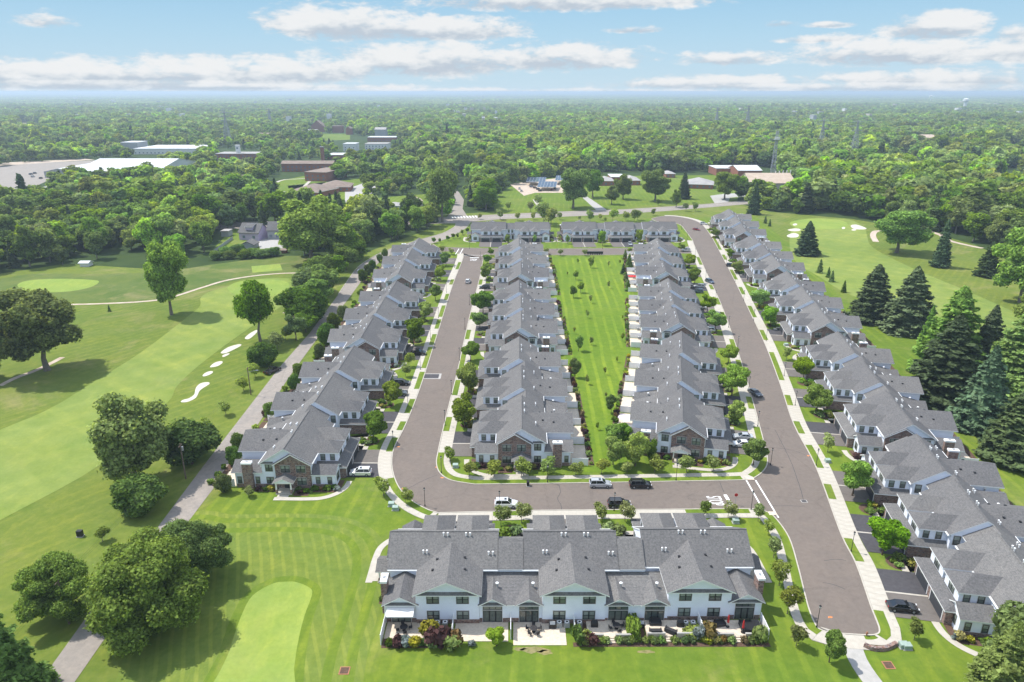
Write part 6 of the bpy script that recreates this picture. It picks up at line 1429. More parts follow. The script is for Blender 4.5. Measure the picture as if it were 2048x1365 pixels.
for i in range(7):
    x, y = G(1176 + i * 4.6, 510); m = cached('mbx', lambda: (lambda b: (b.box(-.22, .22, -.22, .22, .4, 1.5, 'metal_dark'), b.box(-.08, .08, -.08, .08, 0, .4, 'metal_dark'), b.mesh('mailbox'))[2])(MB())); tag(link('mailbox', m, None, (x, y, .1), 0, (2.6, 2, 1.1)), f"dark mailbox unit, {ORD[i]} from the left, at the head of the green strip", 'mailbox', 'mailboxes at the head of the green strip')
def sign(px, py, h, lab, mat, s=.38, face=1, txt=None):
    x, y = G(px, py); r = link('street_sign', None, None, (x, y, .05)); tag(r, lab, 'sign'); m = MB(); m.tube((0, 0, 0), (0, 0, h), .035, .035, 'galvanised', 5); link('post', m.mesh('post'), r)
    m = MB(); k = 8 if s < .5 else 4; ring = [(s * math.cos(a), s * math.sin(a)) for a in np.linspace(math.pi / k, 2 * math.pi + math.pi / k, k + 1)[:-1]]
    m.poly_y([(p[0], h + p[1]) for p in ring], -.02, .02, mat); link('plate', m.mesh('plate'), r, (0, -.05 * face, 0)); return r
sign(1470, 1010, 2.3, 'red stop sign beside the stop line of the cross street', 'fabric_red'); sign(1012, 504, 2.3, 'red stop sign at the far end of the left street', 'fabric_red')
sign(735, 545, 1.8, 'orange diamond sign beside the speed table on the lane', 'paint_orange', .6)

# ------------------------------------------------------------------ cars
def car_meshes(kind, paintm):
    L, Wd, H, belt, hood, cab0, cab1, rf0, rf1, rear = dict(suv=(4.75, 1.9, 1.72, 1.05, 1.02, 1.05, -2.15, .35, -1.9, 1.05), sedan=(4.8, 1.84, 1.45, .95, .92, .95, -1.75, .2, -1.1, .98), pickup=(5.6, 2.0, 1.85, 1.15, 1.12, 1.15, -.6, .55, -.45, 1.05))[kind]
    b = MB(); xf, xr = L / 2, -L / 2
    prof = [(xr + .05, .35), (xr, .6), (xr + .06, rear), (cab1, belt), (cab0 + .15, belt), (xf - .5, hood - .08), (xf - .1, hood - .25), (xf, .6), (xf - .06, .32)]
    def layer(w, s, dz): return [(p[0] * s, w, p[1] + dz) for p in prof]
    lays = [layer(-Wd / 2, .975, -.03), layer(-Wd / 2 + .08, 1, 0), layer(Wd / 2 - .08, 1, 0), layer(Wd / 2, .975, -.03)]; n = len(prof); i0 = len(b.v)
    for l in lays: b.v += l
    s = b.slot(paintm)
    for k in range(3):
        for j in range(n): j2 = (j + 1) % n; b.f.append((i0 + k * n + j, i0 + (k + 1) * n + j, i0 + (k + 1) * n + j2, i0 + k * n + j2)); b.mi.append(s)
    b.f.append(tuple(i0 + j for j in range(n))); b.mi.append(s); b.f.append(tuple(i0 + 3 * n + j for j in range(n - 1, -1, -1))); b.mi.append(s)
    gx = [(cab1 - .02, belt - .02, Wd / 2 - .09), (cab0 + .15, belt - .02, Wd / 2 - .09), (rf0, H - .05, Wd / 2 - .27), (rf1, H - .05, Wd / 2 - .27)]
    gl = MB(); V = [(gx[0][0], -gx[0][2], gx[0][1]), (gx[1][0], -gx[1][2], gx[1][1]), (gx[1][0], gx[1][2], gx[1][1]), (gx[0][0], gx[0][2], gx[0][1]), (gx[3][0], -gx[3][2], gx[3][1]), (gx[2][0], -gx[2][2], gx[2][1]), (gx[2][0], gx[2][2], gx[2][1]), (gx[3][0], gx[3][2], gx[3][1])]
    for f in ((4, 5, 6, 7), (0, 1, 5, 4), (1, 2, 6, 5), (2, 3, 7, 6), (3, 0, 4, 7)): gl.face([V[a] for a in f], 'car_glass')
    rf = MB(); w = Wd / 2 - .25; rf.box(rf1 - .06, rf0 + .06, -w, w, H - .05, H, paintm)
    for sx, a, c in ((-1, 4, 0), (1, 7, 3)): rf.tube(V[c], V[a], .05, .045, paintm, 5)
    for a, c in ((5, 1), (6, 2)): rf.tube(V[c], V[a], .04, .04, paintm, 5)
    mx = (rf0 + rf1) / 2
    for sgn in (-1, 1): rf.tube((mx - .1, sgn * (Wd / 2 - .085), belt), (mx - .1, sgn * (Wd / 2 - .26), H - .05), .04, .04, paintm, 5)
    if kind == 'suv':
        for sgn in (-1, 1): rf.box(rf1 + .1, rf0 - .2, sgn * (w - .08) - .02, sgn * (w - .08) + .02, H + .03, H + .07, 'metal_grey')
        rf.box(-.35, .15, -.35, .35, H, H + .012, 'car_glass')
    if kind == 'pickup': b.box(xr + .1, cab1 - .1, -Wd / 2 + .12, Wd / 2 - .12, rear + .0, rear + .03, 'metal_dark')
    for sgn in (-1, 1): b.box(cab0 - .15, cab0 + .05, sgn * (Wd / 2 + .09) - .09, sgn * (Wd / 2 + .09) + .09, belt, belt + .14, paintm)
    return b.mesh('body'), gl.mesh('window_band'), rf.mesh('roof'), L, Wd, rear
def wheel_m():
    b = MB(); b.tube((0, -.11, 0), (0, .11, 0), .34, .34, 'rubber', 16); return b.mesh('wheel')
def rim_m():
    b = MB(); b.tube((0, -.125, 0), (0, .125, 0), .2, .2, 'metal_grey', 10); return b.mesh('rim')
def car(px, py, rz, kind, col, label, z=.035, world=None):
    x, y = world or G(px, py); mm = cached(('car', kind, col), lambda: car_meshes(kind, 'car_' + col)); L, Wd, rear = mm[3:]
    r = link('parked_car', None, None, (x, y, z), math.radians(rz)); tag(r, label, 'car'); link('body', mm[0], r); link('window_band', mm[1], r); link('roof', mm[2], r)
    for sx in (L / 2 - .9, -L / 2 + .95):
        for sy in (-Wd / 2 + .1, Wd / 2 - .1): w = link('wheel', cached('wheel', wheel_m), r, (sx, sy, .34)); link('rim', cached('rim', rim_m), w)
    hl = cached('hl', lambda: (lambda b: (b.box(-.06, .06, -.2, .2, 0, .14, 'head_lamp'), b.mesh('headlight'))[1])(MB())); tl = cached('tl', lambda: (lambda b: (b.box(-.05, .05, -.14, .14, 0, .22, 'tail_lamp'), b.mesh('tail_light'))[1])(MB()))
    for sy in (-Wd / 2 + .32, Wd / 2 - .32): link('headlight', hl, r, (L / 2 - .06, sy, .66)); link('tail_light', tl, r, (-L / 2 + .04, sy, .72))
    return r
car(1012, 1013, 0, 'suv', 'white', 'white SUV parked at the near kerb of the cross street')
car(1238, 1013, 0, 'suv', 'black', 'black SUV parked at the near kerb of the cross street')
car(1200, 973, 0, 'suv', 'silver', 'silver SUV parked at the far kerb of the cross street')
car(1280, 974, 0, 'suv', 'black', 'black SUV parked at the far kerb of the cross street, beside the silver one')
car(1510, 790, -70, 'sedan', 'grey', 'dark grey saloon driving on the right street, nearer one')
car(1419, 566, -70, 'suv', 'blue', 'blue-grey SUV driving on the right street, farther one')
car(1393, 461, -45, 'sedan', 'red', 'small red car at the far bend of the right street')
car(936, 566, 84, 'suv', 'white', 'white SUV driving up the left street')
car(722, 950, 180, 'suv', 'white', 'white SUV on the nearest driveway by the lane-side row', .08)
car(1803, 1220, -8, 'sedan', 'black', 'black saloon on the nearest driveway beyond the right street', .08)
car(545, 745, 62, 'pickup', 'black', 'black pickup on the grass edge of the lane', .02)
car(803, 770, 0, 'suv', 'black', 'black SUV on a driveway of the lane-side row, farther of a neighbouring pair', .08)
car(799, 791, 0, 'suv', 'grey', 'dark grey SUV half hidden by a tree on a driveway of the lane-side row', .08)
car(835, 710, 0, 'pickup', 'black', 'black pickup on a driveway of the middle lane-side block', .08)
car(969, 578, 180, 'suv', 'black', 'black SUV on a driveway right of the left street', .08)
car(1485, 878, 175, 'sedan', 'silver', 'silver saloon on the near driveway right of the green strip rows, farther of two', .08)
car(1483, 893, 175, 'sedan', 'white', 'white saloon on the near driveway right of the green strip rows, nearer of two', .08)
car(1398, 576, 170, 'suv', 'silver', 'silver SUV on a driveway left of the right street', .08)
car(1395, 586, 170, 'suv', 'blue', 'blue SUV on a driveway left of the right street beside the silver one', .08)
car(1372, 503, 170, 'suv', 'white', 'white SUV on a driveway near the far end, left of the right street', .08)
car(1407, 450, -12, 'suv', 'white', 'white SUV on the farthest driveway beyond the right street', .08)
car(1532, 563, -12, 'suv', 'grey', 'dark grey SUV on a driveway beyond the right street by a bushy garden', .08)
car(1462, 534, -12, 'suv', 'black', 'black SUV on a driveway beyond the right street, far half', .08)
car(1260, 491, -90, 'suv', 'silver', 'silver SUV in front of the rightmost far garages', .08)
car(1416, 664, 170, 'suv', 'white', 'white SUV peeking between street trees left of the right street', .08)
car(1400, 618, 170, 'sedan', 'white', 'white saloon between street trees left of the right street, farther', .08)

mb = MB()
for (px, py, rx, ry) in ((1068, 1300, 2.4, .9), (1090, 1306, 1.6, .6), (1040, 1298, 1.2, .5), (1290, 1304, 1.6, .5)):
    x, y = G(px, py); mb.face([(x + rx * math.cos(a) * random.uniform(.5, 1.1), y + ry * math.sin(a) * random.uniform(.5, 1.1), .006) for a in np.linspace(0, 6.283, 15)[:-1]], 'grass_dry')
tag(link('worn_patch', mb.mesh('worn_patch')), kind='structure')
for k, (px, py) in enumerate(((689, 1342), (1777, 1331), (1987, 950), (1100, 1188))[:3]):
    x, y = G(px, py); mb = MB(); mb.box(-.75, .75, -.75, .75, 0, .06, 'terra'); mb.box(-.6, .6, -.6, .6, .06, .075, 'mulch'); tag(link('drain_lid', mb.mesh('drain_lid'), None, (x, y, 0)), ['rusty square drain lid on the lawn below the left green', 'rusty square drain lid on the lawn at the bottom right', 'rusty square drain lid on the grass behind the second right block'][k], 'drain lid')
# tactile pads where the crosswalk meets the pavements
for p in ((1500, 958), (1545, 1028)):
    x, y = G(*p); mb = MB(); mb.box(x - .8, x + .8, y - .6, y + .6, .1, .135, 'paver'); tag(link('kerb_ramp', mb.mesh('kerb_ramp')), kind='structure')
# ------------------------------------------------------------------ background buildings
FLIP = []
def bld(px0, px1, base, h, depth, wall, roof, rtype, label, cat='building', skew=0.0, rows=1, win=True, name='building', pitch=.35):
    (x0, y0), (x1, _) = G(px0, base), G(px1, base); w = x1 - x0; cx = (x0 + x1) / 2
    r = link(name, None, None, (cx, y0, 0), skew); tag(r, label, cat); m = MB(); m.box(-w / 2, w / 2, 0, depth, 0, h, wall, 't'); link('wall', m.mesh('wall'), r)
    m = MB()
    if rtype == 'flat': m.box(-w / 2 - .3, w / 2 + .3, -.3, depth + .3, h, h + .5, roof)
    elif rtype == 'gx':
        rh = depth / 2 * pitch; o = .5
        m.slab([(-w / 2 - o, -o, h - o * pitch), (w / 2 + o, -o, h - o * pitch), (w / 2 + o, depth / 2, h + rh), (-w / 2 - o, depth / 2, h + rh)], .3, roof, roof)
        m.slab([(-w / 2 - o, depth / 2, h + rh), (w / 2 + o, depth / 2, h + rh), (w / 2 + o, depth + o, h - o * pitch), (-w / 2 - o, depth + o, h - o * pitch)], .3, roof, roof)
        m.poly_x([(0, h), (depth, h), (depth / 2, h + rh - .3)], -w / 2, w / 2, wall)
    elif rtype == 'gy':
        rh = w / 2 * pitch; o = .5
        m.slab([(-w / 2 - o, -o, h - o * pitch), (0, -o, h + rh), (0, depth + o, h + rh), (-w / 2 - o, depth + o, h - o * pitch)], .3, roof, roof)
        m.slab([(0, -o, h + rh), (w / 2 + o, -o, h - o * pitch), (w / 2 + o, depth + o, h - o * pitch), (0, depth + o, h + rh)], .3, roof, roof)
        m.poly_y([(-w / 2, h), (w / 2, h), (0, h + rh - .3)], 0, depth, wall)
    elif rtype == 'hip':
        o = .6; rh = min(w, depth) / 2 * pitch; q = min(w, depth) / 2
        A = [(-w / 2 - o, -o, h - .1), (w / 2 + o, -o, h - .1), (w / 2 + o, depth + o, h - .1), (-w / 2 - o, depth + o, h - .1)]
        if w >= depth: P_, Q_ = (-w / 2 + q, depth / 2, h + rh), (w / 2 - q, depth / 2, h + rh)
        else: P_, Q_ = (0, q, h + rh), (0, depth - q, h + rh)
        if w >= depth: fs = [[A[0], A[1], Q_, P_], [A[1], A[2], Q_], [A[2], A[3], P_, Q_], [A[3], A[0], P_]]
        else: fs = [[A[0], A[1], P_], [A[1], A[2], Q_, P_], [A[2], A[3], Q_], [A[3], A[0], P_, Q_]]
        for f in fs: m.face(f, roof)
        m.box(-w / 2 - o, w / 2 + o, -o, depth + o, h - .4, h - .12, 'trim_white')
    link('roof', m.mesh('roof'), r)
    if win and w > 5:
        n = max(2, int(w / 4.5)); me = cached('bgwin', lambda: (lambda b: (b.box(-.8, .8, -.06, .0, 0, 1.5, 'glass_blue'), b.mesh('window'))[1])(MB()))
        for k in range(min(n, 16)):
            for q in range(rows): link('window', me, r, (-w / 2 + (k + .5) * w / min(n, 16), 0, 1.1 + q * 3.1))
    return r
# car park and open ground of the campus
sheet('car_park', W2([(-300, 340), (0, 332), (90, 326), (190, 321), (200, 328), (120, 345), (95, 362), (60, 378), (0, 392), (-300, 420)]), .01, 'asphalt_old')
sheet('car_park_edge', W2([(-300, 330), (0, 326), (170, 318), (190, 320), (90, 326), (0, 332), (-300, 338)]), .012, 'cart_path')
for q in ([(500, 400), (560, 362), (620, 350), (665, 345), (640, 380), (600, 400)], [(575, 372), (730, 357), (735, 425), (600, 425)], [(465, 458), (600, 448), (600, 500), (425, 500)], [(640, 405), (860, 388), (870, 440), (700, 432)], [(985, 397), (1020, 374), (1110, 354), (1480, 350), (1475, 402), (1100, 424), (990, 428)], [(630, 268), (700, 268), (700, 280), (640, 282)], [(-60, 405), (200, 402), (210, 440), (-60, 450)]):
    sheet('campus_lawn', W2(q), .005, 'grass_lawn')
sheet('paved_yard', W2([(690, 380), (745, 360), (790, 318), (810, 318), (770, 362), (735, 395), (720, 430), (690, 432)]), .012, 'concrete_grey')
sheet('parking_area', W2([(1020, 369), (1052, 364), (1130, 355), (1160, 362), (1125, 386), (1070, 386), (1048, 392)]), .014, 'cart_path')
sheet('entrance_drive', W2([(1195, 423), (1165, 396), (1172, 392), (1215, 421)]), .014, 'concrete_grey')
sheet('entrance_drive', W2([(1420, 392), (1450, 388), (1500, 386), (1500, 392), (1460, 396), (1455, 408), (1430, 408)]), .014, 'concrete_grey')
sheet('parking_area', W2([(510, 466), (530, 456), (570, 466), (568, 497), (520, 498)]), .014, 'concrete_grey')
mb = MB()
for q in ([(520, 385), (560, 362), (600, 358), (660, 352)], [(510, 392), (560, 384), (600, 386)], [(590, 400), (610, 372), (640, 345)], [(1069, 399), (1078, 414)]):
    band(mb, W2(catmull(q, 4)), -1.5, 1.5, None, .016, 'concrete')
tag(link('campus_path', mb.mesh('campus_path')), kind='structure')
bld(152, 318, 362, 9, 95, 'roof_white', 'roof_white', 'gx', 'huge white-roofed sports hall on the left beyond the woods', pitch=.16, win=False)
bld(90, 150, 356, 6, 70, 'wall_grey', 'roof_white', 'gy', 'smaller grey-gabled hall attached left of the huge white-roofed hall', pitch=.2, win=False)
bld(40, 103, 400, 5.5, 45, 'brick_red', 'roof_grey', 'flat', 'low brick building with grey flat roof at the far left')
bld(268, 392, 309, 7, 70, 'wall_white', 'roof_white', 'flat', 'long white flat-roofed building far left'); bld(244, 277, 305, 13, 30, 'wall_grey', 'roof_white', 'flat', 'grey block at the left end of the long white flat-roofed building', win=False)
b_ = bld(432, 513, 321, 7.5, 30, 'brick_red', 'roof_grey', 'flat', 'brick school building with a white clock cupola', rows=2)
m = MB(); m.box(-2.2, 2.2, 8, 12.4, 8, 17, 'wall_white'); m.box(-2.6, 2.6, 7.6, 12.8, 17, 17.6, 'wall_white'); m.tube((0, 7.98, 14), (0, 7.9, 14), 1.3, 1.3, 'glass_blue', 12); link('cupola', m.mesh('cupola'), b_)
bld(564, 667, 344, 8.5, 14, 'brick_red', 'roof_brown', 'gx', 'long three-storey brick hall with brown roof', rows=2, pitch=.35)
bld(608, 655, 363, 8, 42, 'brick_red', 'roof_brown', 'flat', 'brick block with brown flat roof and white dormer band', skew=-.25, rows=2)
bld(574, 640, 394, 4.2, 30, 'brick_red', 'roof_brown', 'hip', 'low brick building with wide brown roof below the brick block', skew=-.35)
bld(640, 700, 384, 4.2, 24, 'brick_red', 'roof_brown', 'hip', 'low wing with brown roof right of the wide brown roof', skew=.1)
bld(687, 712, 303, 10, 24, 'wall_white', 'roof_white', 'flat', 'white block left part of the white campus building', rows=2); bld(730, 775, 300, 8, 30, 'wall_white', 'roof_grey', 'flat', 'white block right part of the white campus building', rows=2)
bld(620, 650, 264, 10, 24, 'brick_red', 'roof_brown', 'gy', 'brown gabled building above the campus lawn', pitch=.8, win=False); bld(665, 684, 266, 13, 20, 'brick_red', 'roof_brown', 'flat', 'plain brick block above the campus lawn', win=False); bld(692, 702, 270, 12, 20, 'brick_red', 'roof_brown', 'gy', 'small brick gable right of the plain block', pitch=.7, win=False)
bld(604, 632, 272, 6, 30, 'wall_grey', 'roof_grey', 'gx', 'grey roofed building left of the brown gable', win=False); bld(514, 540, 280, 6, 30, 'wall_beige', 'roof_brown', 'gx', 'beige roofed building in the trees', win=False)
bld(724, 752, 348, 5, 24, 'brick_red', 'roof_white', 'flat', 'low brick building with white roof right of the brown roofs'); bld(655, 697, 319, 5, 30, 'brick_red', 'roof_white', 'flat', 'white roofed service building with a brick chimney')
b_ = link('chimney_stack', None, None, (*G(646, 322), 0)); tag(b_, 'tall brick chimney stack beside the service building', 'chimney'); m = MB(); m.box(-2, 2, -2, 2, 0, 16, 'brick_red'); link('shaft', m.mesh('shaft'), b_); m = MB(); m.box(-2.3, 2.3, -2.3, 2.3, 16.01, 16.8, 'roof_grey'); link('cap', m.mesh('cap'), b_)
bld(735, 792, 284, 7, 30, 'brick_red', 'roof_white', 'flat', 'long brick building with pale roof on the campus top'); bld(750, 772, 275, 14, 20, 'wall_grey', 'roof_grey', 'gx', 'dark grey roofed hall behind the pale roof', win=False)
bld(435, 452, 347, 4, 20, 'wall_beige', 'roof_brown', 'hip', 'brown roofed house left among the trees'); bld(454, 483, 364, 4, 18, 'wall_beige', 'roof_brown', 'hip', 'second brown roofed house among the trees'); bld(299, 335, 386, 4, 24, 'wall_beige', 'roof_brown', 'hip', 'brown roofed building behind the maroon tree')
# houses by the golf course
h_ = bld(477, 520, 481, 4.6, 11, 'wall_lilac', 'shingle', 'gx', 'lilac house with grey roof and front dormer', 'house', skew=-.2, pitch=.8); m = MB(); m.box(-2.2, 2.2, 1.0, 4.5, 5.6, 7.6, 'wall_lilac'); m.slab([(-2.6, .5, 7.5), (2.6, .5, 7.5), (2.6, 5, 9), (-2.6, 5, 9)], .2, 'shingle', 'trim_white'); link('dormer', m.mesh('dormer'), h_)
bld(536, 562, 479, 5.5, 10, 'wall_grey', 'shingle', 'gx', 'grey house right of the lilac house', 'house', pitch=.8); bld(482, 508, 499, 2.6, 8, 'wall_grey', 'shingle', 'gy', 'small grey garage in front of the lilac house', 'garage', win=False, pitch=.5)
bld(443, 458, 474, 3, 6, 'wall_grey', 'roof_grey', 'flat', 'grey shed left of the lilac house', 'shed', win=False)
bld(160, 177, 534, 2.0, 4, 'wall_white', 'roof_white', 'gx', 'small white shed at the edge of the woods by the green', 'shed', win=False, pitch=.3)
bld(563, 572, 507, 1.8, 3, 'brick_red', 'roof_brown', 'gx', 'small red garden shed by the hedge', 'shed', win=False)
bld(812, 846, 413, 3.6, 13, 'wall_beige', 'roof_tan', 'gy', 'house with bright tan gable roof near the highway junction', 'house', skew=.25, pitch=.45); bld(724, 742, 422, 3.4, 10, 'wall_beige', 'roof_grey', 'gx', 'small grey roofed house among the conifers', 'house'); bld(575, 596, 400, 4, 12, 'brick_red', 'roof_grey', 'hip', 'small brick house with grey roof in the trees', 'house'); bld(775, 800, 420, 3, 12, 'wall_grey', 'roof_grey', 'hip', 'low grey house left of the tan roofed one', 'house')
# board fence
def long_fence(a, b, mat, lab, h=1.8):
    A_, B_ = Vector(G(*a)), Vector(G(*b)); L = (B_ - A_).length; r = link('board_fence', None, None, (A_.x, A_.y, 0), math.atan2((B_ - A_).y, (B_ - A_).x)); tag(r, lab, 'fence'); n = int(L / 2.4)
    for i in range(n): m = cached(('lf', mat, round(L / n, 2)), lambda: (lambda q: (q.box(0, L / n - .05, -.03, .03, .1, h, mat), q.mesh('panel'))[1])(MB())); link('panel', m, r, (i * L / n, 0, 0))
long_fence((425, 509), (466, 479), 'wall_grey', 'long grey board fence left of the lilac house')
# right hand buildings
bld(1196, 1228, 372, 4.5, 22, 'brick_red', 'roof_grey', 'hip', 'low brick clinic with grey hipped roof, left wing'); bld(1222, 1250, 366, 5, 24, 'brick_red', 'roof_white', 'flat', 'pale roofed middle part of the low brick clinic', win=False); bld(1248, 1280, 371, 4.5, 26, 'brick_red', 'roof_grey', 'hip', 'right wing of the low brick clinic')
bld(1332, 1350, 356, 4, 20, 'brick_red', 'roof_grey', 'hip', 'grey roofed house above the dark conifer'); bld(1365, 1424, 378, 4, 26, 'brick_red', 'roof_grey', 'hip', 'long grey-blue roofed wing by the round tree', skew=-.3)
bld(1432, 1480, 352, 7, 30, 'brick_red', 'roof_white', 'flat', 'white roofed church hall, left part', win=False); bld(1475, 1522, 358, 8, 34, 'brick_red', 'roof_white', 'gx', 'white roofed church hall, right part', win=False, pitch=.2)
bld(1500, 1590, 378, 5, 34, 'wall_beige', 'roof_tan', 'gx', 'tan roofed building with a brick gable and a row of white columns', pitch=.4); bld(1519, 1538, 384, 5, 14, 'brick_red', 'roof_tan', 'gy', 'brick gable front of the tan roofed building', win=False, pitch=.8)
for i in range(7):
    x, y = G(1548 + i * 7.5, 372 - i * .6); m = cached('colm', lambda: (lambda b: (b.tube((0, 0, 0), (0, 0, 13), .55, .45, 'wall_white', 8), b.mesh('white_column'))[1])(MB())); tag(link('white_column', m, None, (x, y, 0)), f"white vent column, {ORD[i]} from the left behind the tan roof", 'column', 'white columns behind the tan roof')
bld(1630, 1647, 328, 8, 20, 'wall_white', 'roof_white', 'flat', 'small white building low in the trees right of the lattice mast', rows=2)
bld(1826, 1900, 292, 9, 40, 'wall_beige', 'roof_tan', 'hip', 'long tan roofed building on the far right', win=False); bld(1905, 1934, 291, 7, 30, 'wall_white', 'roof_grey', 'gx', 'grey roofed building right of the long tan roof', win=False); bld(2006, 2060, 305, 7, 30, 'wall_white', 'roof_grey', 'flat', 'pale building at the right edge'); bld(1925, 1934, 277, 8, 20, 'wall_white', 'roof_tan', 'flat', 'tiny white building far right', win=False)
# solar carports with cars under them
def carport(px0, px1, base, depth, lab):
    (x0, y0), (x1, _) = G(px0, base), G(px1, base); r = link('solar_carport', None, None, ((x0 + x1) / 2, y0, 0), -.1); w = (x1 - x0) / 2; tag(r, lab, 'carport')
    m = MB(); m.slab([(-w, 0, 3.6), (w, 0, 3.6), (w, depth, 5.2), (-w, depth, 5.2)], .25, 'metal_grey', 'trim_white'); link('canopy_frame', m.mesh('canopy_frame'), r)
    n = 6
    for i in range(n):
        for j in range(3): m = cached(('sol', round(w, 1), depth), lambda: (lambda b: (b.slab([(-w / n + .15, .1, 0), (w / n - .15, .1, 0), (w / n - .15, depth / 3 - .1, 1.6 / 3 * .93), (-w / n + .15, depth / 3 - .1, 1.6 / 3 * .93)], .05, 'solar', 'metal_grey'), b.mesh('solar_panel'))[1])(MB())); link('solar_panel', m, r, (-w + (2 * i + 1) * w / n, depth * j / 3, 3.68 + 1.6 * j / 3))
    for s in (-.7, 0, .7): m = MB(); m.tube((s * w, depth * .5, 0), (s * w, depth * .5, 4.2), .2, .2, 'trim_white', 6); link('post', m.mesh('post'), r)
carport(1052, 1090, 372, 22, 'farther left solar carport in the car park beyond the highway'); carport(1074, 1112, 383, 26, 'nearest solar carport in the car park beyond the highway'); carport(1110, 1140, 369, 24, 'right solar carport in the car park beyond the highway')
for i, (px, py, c) in enumerate([(1063, 375, 'blue'), (1070, 377, 'black'), (1076, 380, 'grey'), (1080, 383, 'black'), (1104, 381, 'red'), (1110, 379, 'black'), (1117, 370, 'grey'), (1124, 369, 'black'), (1043, 384, 'white'), (1039, 379, 'white'), (62, 350, 'blue'), (66, 355, 'silver'), (70, 348, 'black'), (82, 358, 'black'), (1384, 374, 'black'), (1405, 376, 'black')]):
    car(px, py, 60 + i * 3, 'suv', c, f"{c} car in the distance, {ordinal(i)} of those parked in the far car parks")
# motorway bridge at the right edge
m = MB(); x, y = G(2010, 378); m.box(0, 90, 0, 16, 5, 6.4, 'concrete_grey'); m.box(0, 90, -.3, 0, 5, 7.4, 'concrete'); r = link('bridge', None, None, (x, y, 0), -.25); tag(r, 'concrete motorway bridge cut by the right edge', 'bridge'); link('deck', m.mesh('deck'), r); m = MB(); m.box(3, 5, 2, 14, 0, 5, 'concrete'); m.box(40, 42, 2, 14, 0, 5, 'concrete'); link('pier', m.mesh('pier'), r)
mb = MB(); band(mb, W2(catmull([(1840, 342), (1875, 350), (1915, 360), (1940, 362)], 4)), -6, 6, None, .02, 'asphalt_old'); tag(link('motorway', mb.mesh('motorway')), kind='structure')
# lattice masts and pylons
def pylon(px, base, top, lab, mast=False, hmax=60):
    x, y = G(px, base); h = min(hmax, hpx(px, base, top)); r = link('lattice_mast' if mast else 'pylon', None, None, (x, y, 0)); tag(r, lab, 'mast' if mast else 'pylon', None); m = MB(); w0 = h * (.045 if mast else .11); w1 = h * (.02 if mast else .018); n = 10; t = max(.16, y * .00030)
    def c(k, s): f = k / n; w = w0 + (w1 - w0) * min(1, f * 1.25); return Vector((s[0] * w, s[1] * w, h * f))
    S = [(-1, -1), (1, -1), (1, 1), (-1, 1)]
    for k in range(n):
        for i in range(4):
            m.tube(c(k, S[i]), c(k + 1, S[i]), t, t, 'galvanised', 4, False); m.tube(c(k, S[i]), c(k + 1, S[(i + 1) % 4]), t * .7, t * .7, 'galvanised', 4, False); m.tube(c(k + 1, S[i]), c(k, S[(i + 1) % 4]), t * .7, t * .7, 'galvanised', 4, False)
    link('tower', m.mesh('tower'), r)
    if mast: m = MB(); [m.box(-2.6 + q * .9, -2.1 + q * .9, -2.2, -1.8, h * .82, h * .82 + 2.4, 'trim_white') for q in range(6)]; m.box(-2.8, 2.8, -1.7, 1.7, h * .81, h * .815, 'galvanised'); link('antenna_platform', m.mesh('antenna_platform'), r)
    else:
        for q, f in enumerate((.72, .85, .97)): m = MB(); a = h * (.17 if q != 1 else .22); m.tube((-a, 0, h * f), (a, 0, h * f), t * .9, t * .9, 'galvanised', 4); m.tube((-a, 0, h * f), (0, 0, h * f + h * .04), t * .6, t * .6, 'galvanised', 4); m.tube((a, 0, h * f), (0, 0, h * f + h * .04), t * .6, t * .6, 'galvanised', 4); link('crossarm', m.mesh('crossarm'), r)
pylon(1544, 356, 262, 'slender lattice mast with white antennas rising behind the tan roofed building', True)
pylon(1640, 300, 240, 'steel pylon left of the nearest right-hand pair'); pylon(1706, 312, 242, 'steel pylon, nearest and widest of the right-hand pair')
pylon(1493, 260, 212, 'distant steel pylon above the white church roof'); pylon(1432, 252, 216, 'more distant small pylon to the left of the others'); pylon(456, 285, 224, 'steel pylon rising from the woods on the left'); pylon(541, 253, 218, 'faint distant pylon on the left')
# water towers, far roofs
def wt(px, base, top, kind, lab):
    x, y = G(px, base); h = hpx(px, base, top) if hpx(px, base, top) < 59 else 59; s = h / 42; r = link('water_tower', None, None, (x, y, 0)); tag(r, lab, 'water tower')
    m = MB(); m.tube((0, 0, 0), (0, 0, h * .7), 5 * s if kind else 2.2 * s, 5.5 * s if kind else 2.2 * s, 'tank_white', 16); link('column', m.mesh('column'), r); m = MB(); m.tube((0, 0, h * .7), (0, 0, h * .78), 5.5 * s, 9.5 * s, 'tank_white', 18); m.tube((0, 0, h * .78), (0, 0, h * .93), 9.5 * s, 9.5 * s, 'tank_white', 18); m.tube((0, 0, h * .93), (0, 0, h), 9.5 * s, 3 * s, 'tank_white', 18); link('tank', m.mesh('tank'), r)
wt(1928, 222, 197, 1, 'white water tower above the woods on the right'); wt(1860, 206, 191, 0, 'small distant white water tank near the horizon on the right')
fr = random.Random(5)
for i in range(84):
    py = fr.choice([195, 197, 199, 201, 204, 207, 211, 216, 222, 229, 236, 245, 252]) + fr.uniform(-2, 2); px = fr.choice([fr.uniform(60, 760), fr.uniform(880, 1000), fr.uniform(1250, 2040)]); Yd = G(px, py)[1]; w = fr.uniform(3, 8) * (1 if py < 215 else .9)
    bld(px, px + w, py, 19 + Yd * .0008, 25, fr.choice(['wall_white', 'wall_beige', 'wall_grey']), fr.choice(['roof_white', 'roof_grey', 'roof_white']), 'flat', f"tiny pale roof among distant woods, {ordinal(i)} of the far scattered buildings", 'building', win=False, name='distant_building')
# open field far left
sheet('far_field', W2([(35, 246), (60, 247), (90, 251), (88, 262), (60, 258), (40, 260)]), .3, 'roof_tan')
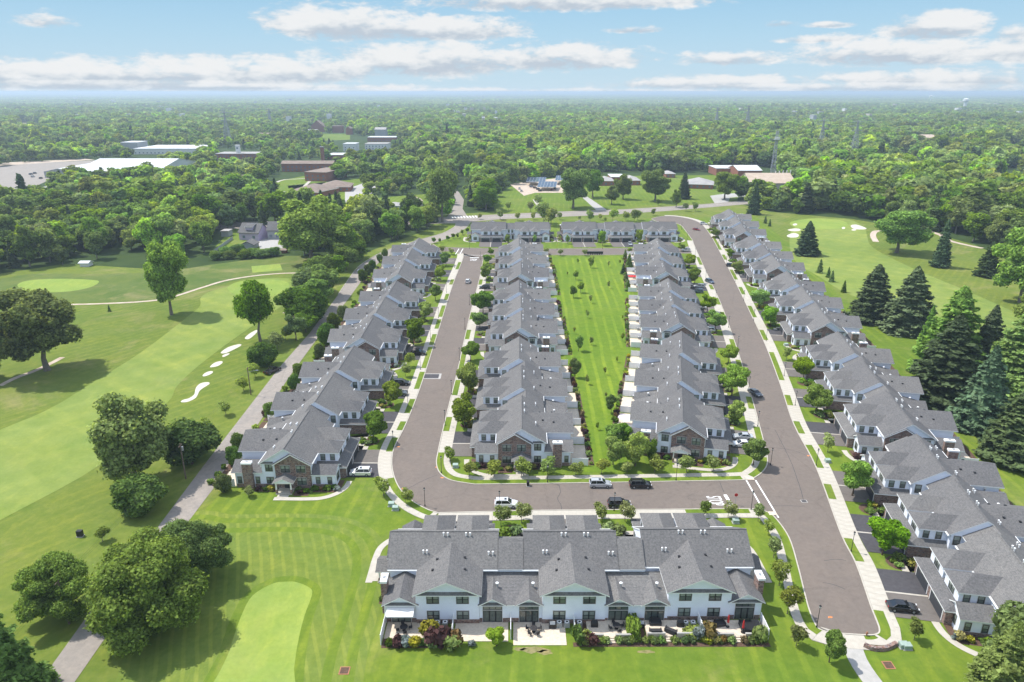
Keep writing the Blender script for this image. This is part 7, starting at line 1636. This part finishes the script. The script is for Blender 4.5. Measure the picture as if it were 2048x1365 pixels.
# landmark trees beyond the highway
for (x, b, t, k, w, v, lb) in [(1146, 417, 342, 'oak', 1.2, 0, 'large pale green tree beside the drive beyond the highway'), (1185, 396, 338, 'oak', .9, 1, 'tree behind the large one beside the drive'), (1223, 409, 372, 'oak', 1.0, 2, 'small silvery tree right of the drive beyond the highway'), (1246, 399, 350, 'oak', .9, 3, 'dark leafy tree in front of the low brick clinic'),
      (1310, 403, 343, 'oak', 1.25, 0, 'broad dark green tree right of the low brick clinic'), (1367, 398, 345, 'spruce', 1.0, 1, 'dark bronze conifer before the blue-grey wing'), (1352, 415, 380, 'oak', .8, 2, 'small tree in front of the dark bronze conifer'), (972, 421, 360, 'oak', 1.1, 3, 'dark tree left of the car park beyond the highway'), (1449, 399, 341, 'oak', 1.1, 1, 'round bright tree before the church hall'), (1507, 429, 365, 'spruce', .8, 2, 'tall conifer at the end of the farthest block'),
      (1010, 372, 345, 'spruce', .9, 0, 'conifer at the left corner of the car park'), (1110, 352, 318, 'spruce', 1.1, 3, 'dark conifer behind the carports'), (1040, 362, 325, 'spruce', 1.0, 1, 'dark conifer left of the carports'), (625, 527, 398, 'oak', 1.35, 2, 'very large yellow-green tree right of the grey house'), (680, 515, 432, 'oak', 1.0, 0, 'large tree beside the very large yellow-green one'), (757, 468, 395, 'spruce', .85, 1, 'dark conifer near the lane curve, left of two'), (806, 458, 408, 'spruce', .95, 2, 'dark conifer near the lane curve, right of two'), (885, 445, 330, 'openoak', .8, 0, 'tall pale poplar-like tree left of the side road'), (965, 402, 350, 'oak', 1.0, 1, 'dark tree right of the side road'), (930, 352, 300, 'openoak', 1.0, 1, 'tall pale tree at the far end of the side road'), (1075, 415, 388, 'young', 1.2, 0, 'slim tree on the lawn below the car park')]:
    tpx(k, x, b, t, lb, w, var=v)
for i, (x, b) in enumerate([(435, 520), (450, 512), (470, 508), (490, 517), (505, 515), (520, 516), (535, 514), (550, 512), (460, 518), (480, 505)]): tree('bush', G(x, b), 4.5, f"{ordinal(i)} dense green shrub in the hedge along the gardens of the lilac house", 'hedge along the gardens', 1.5)
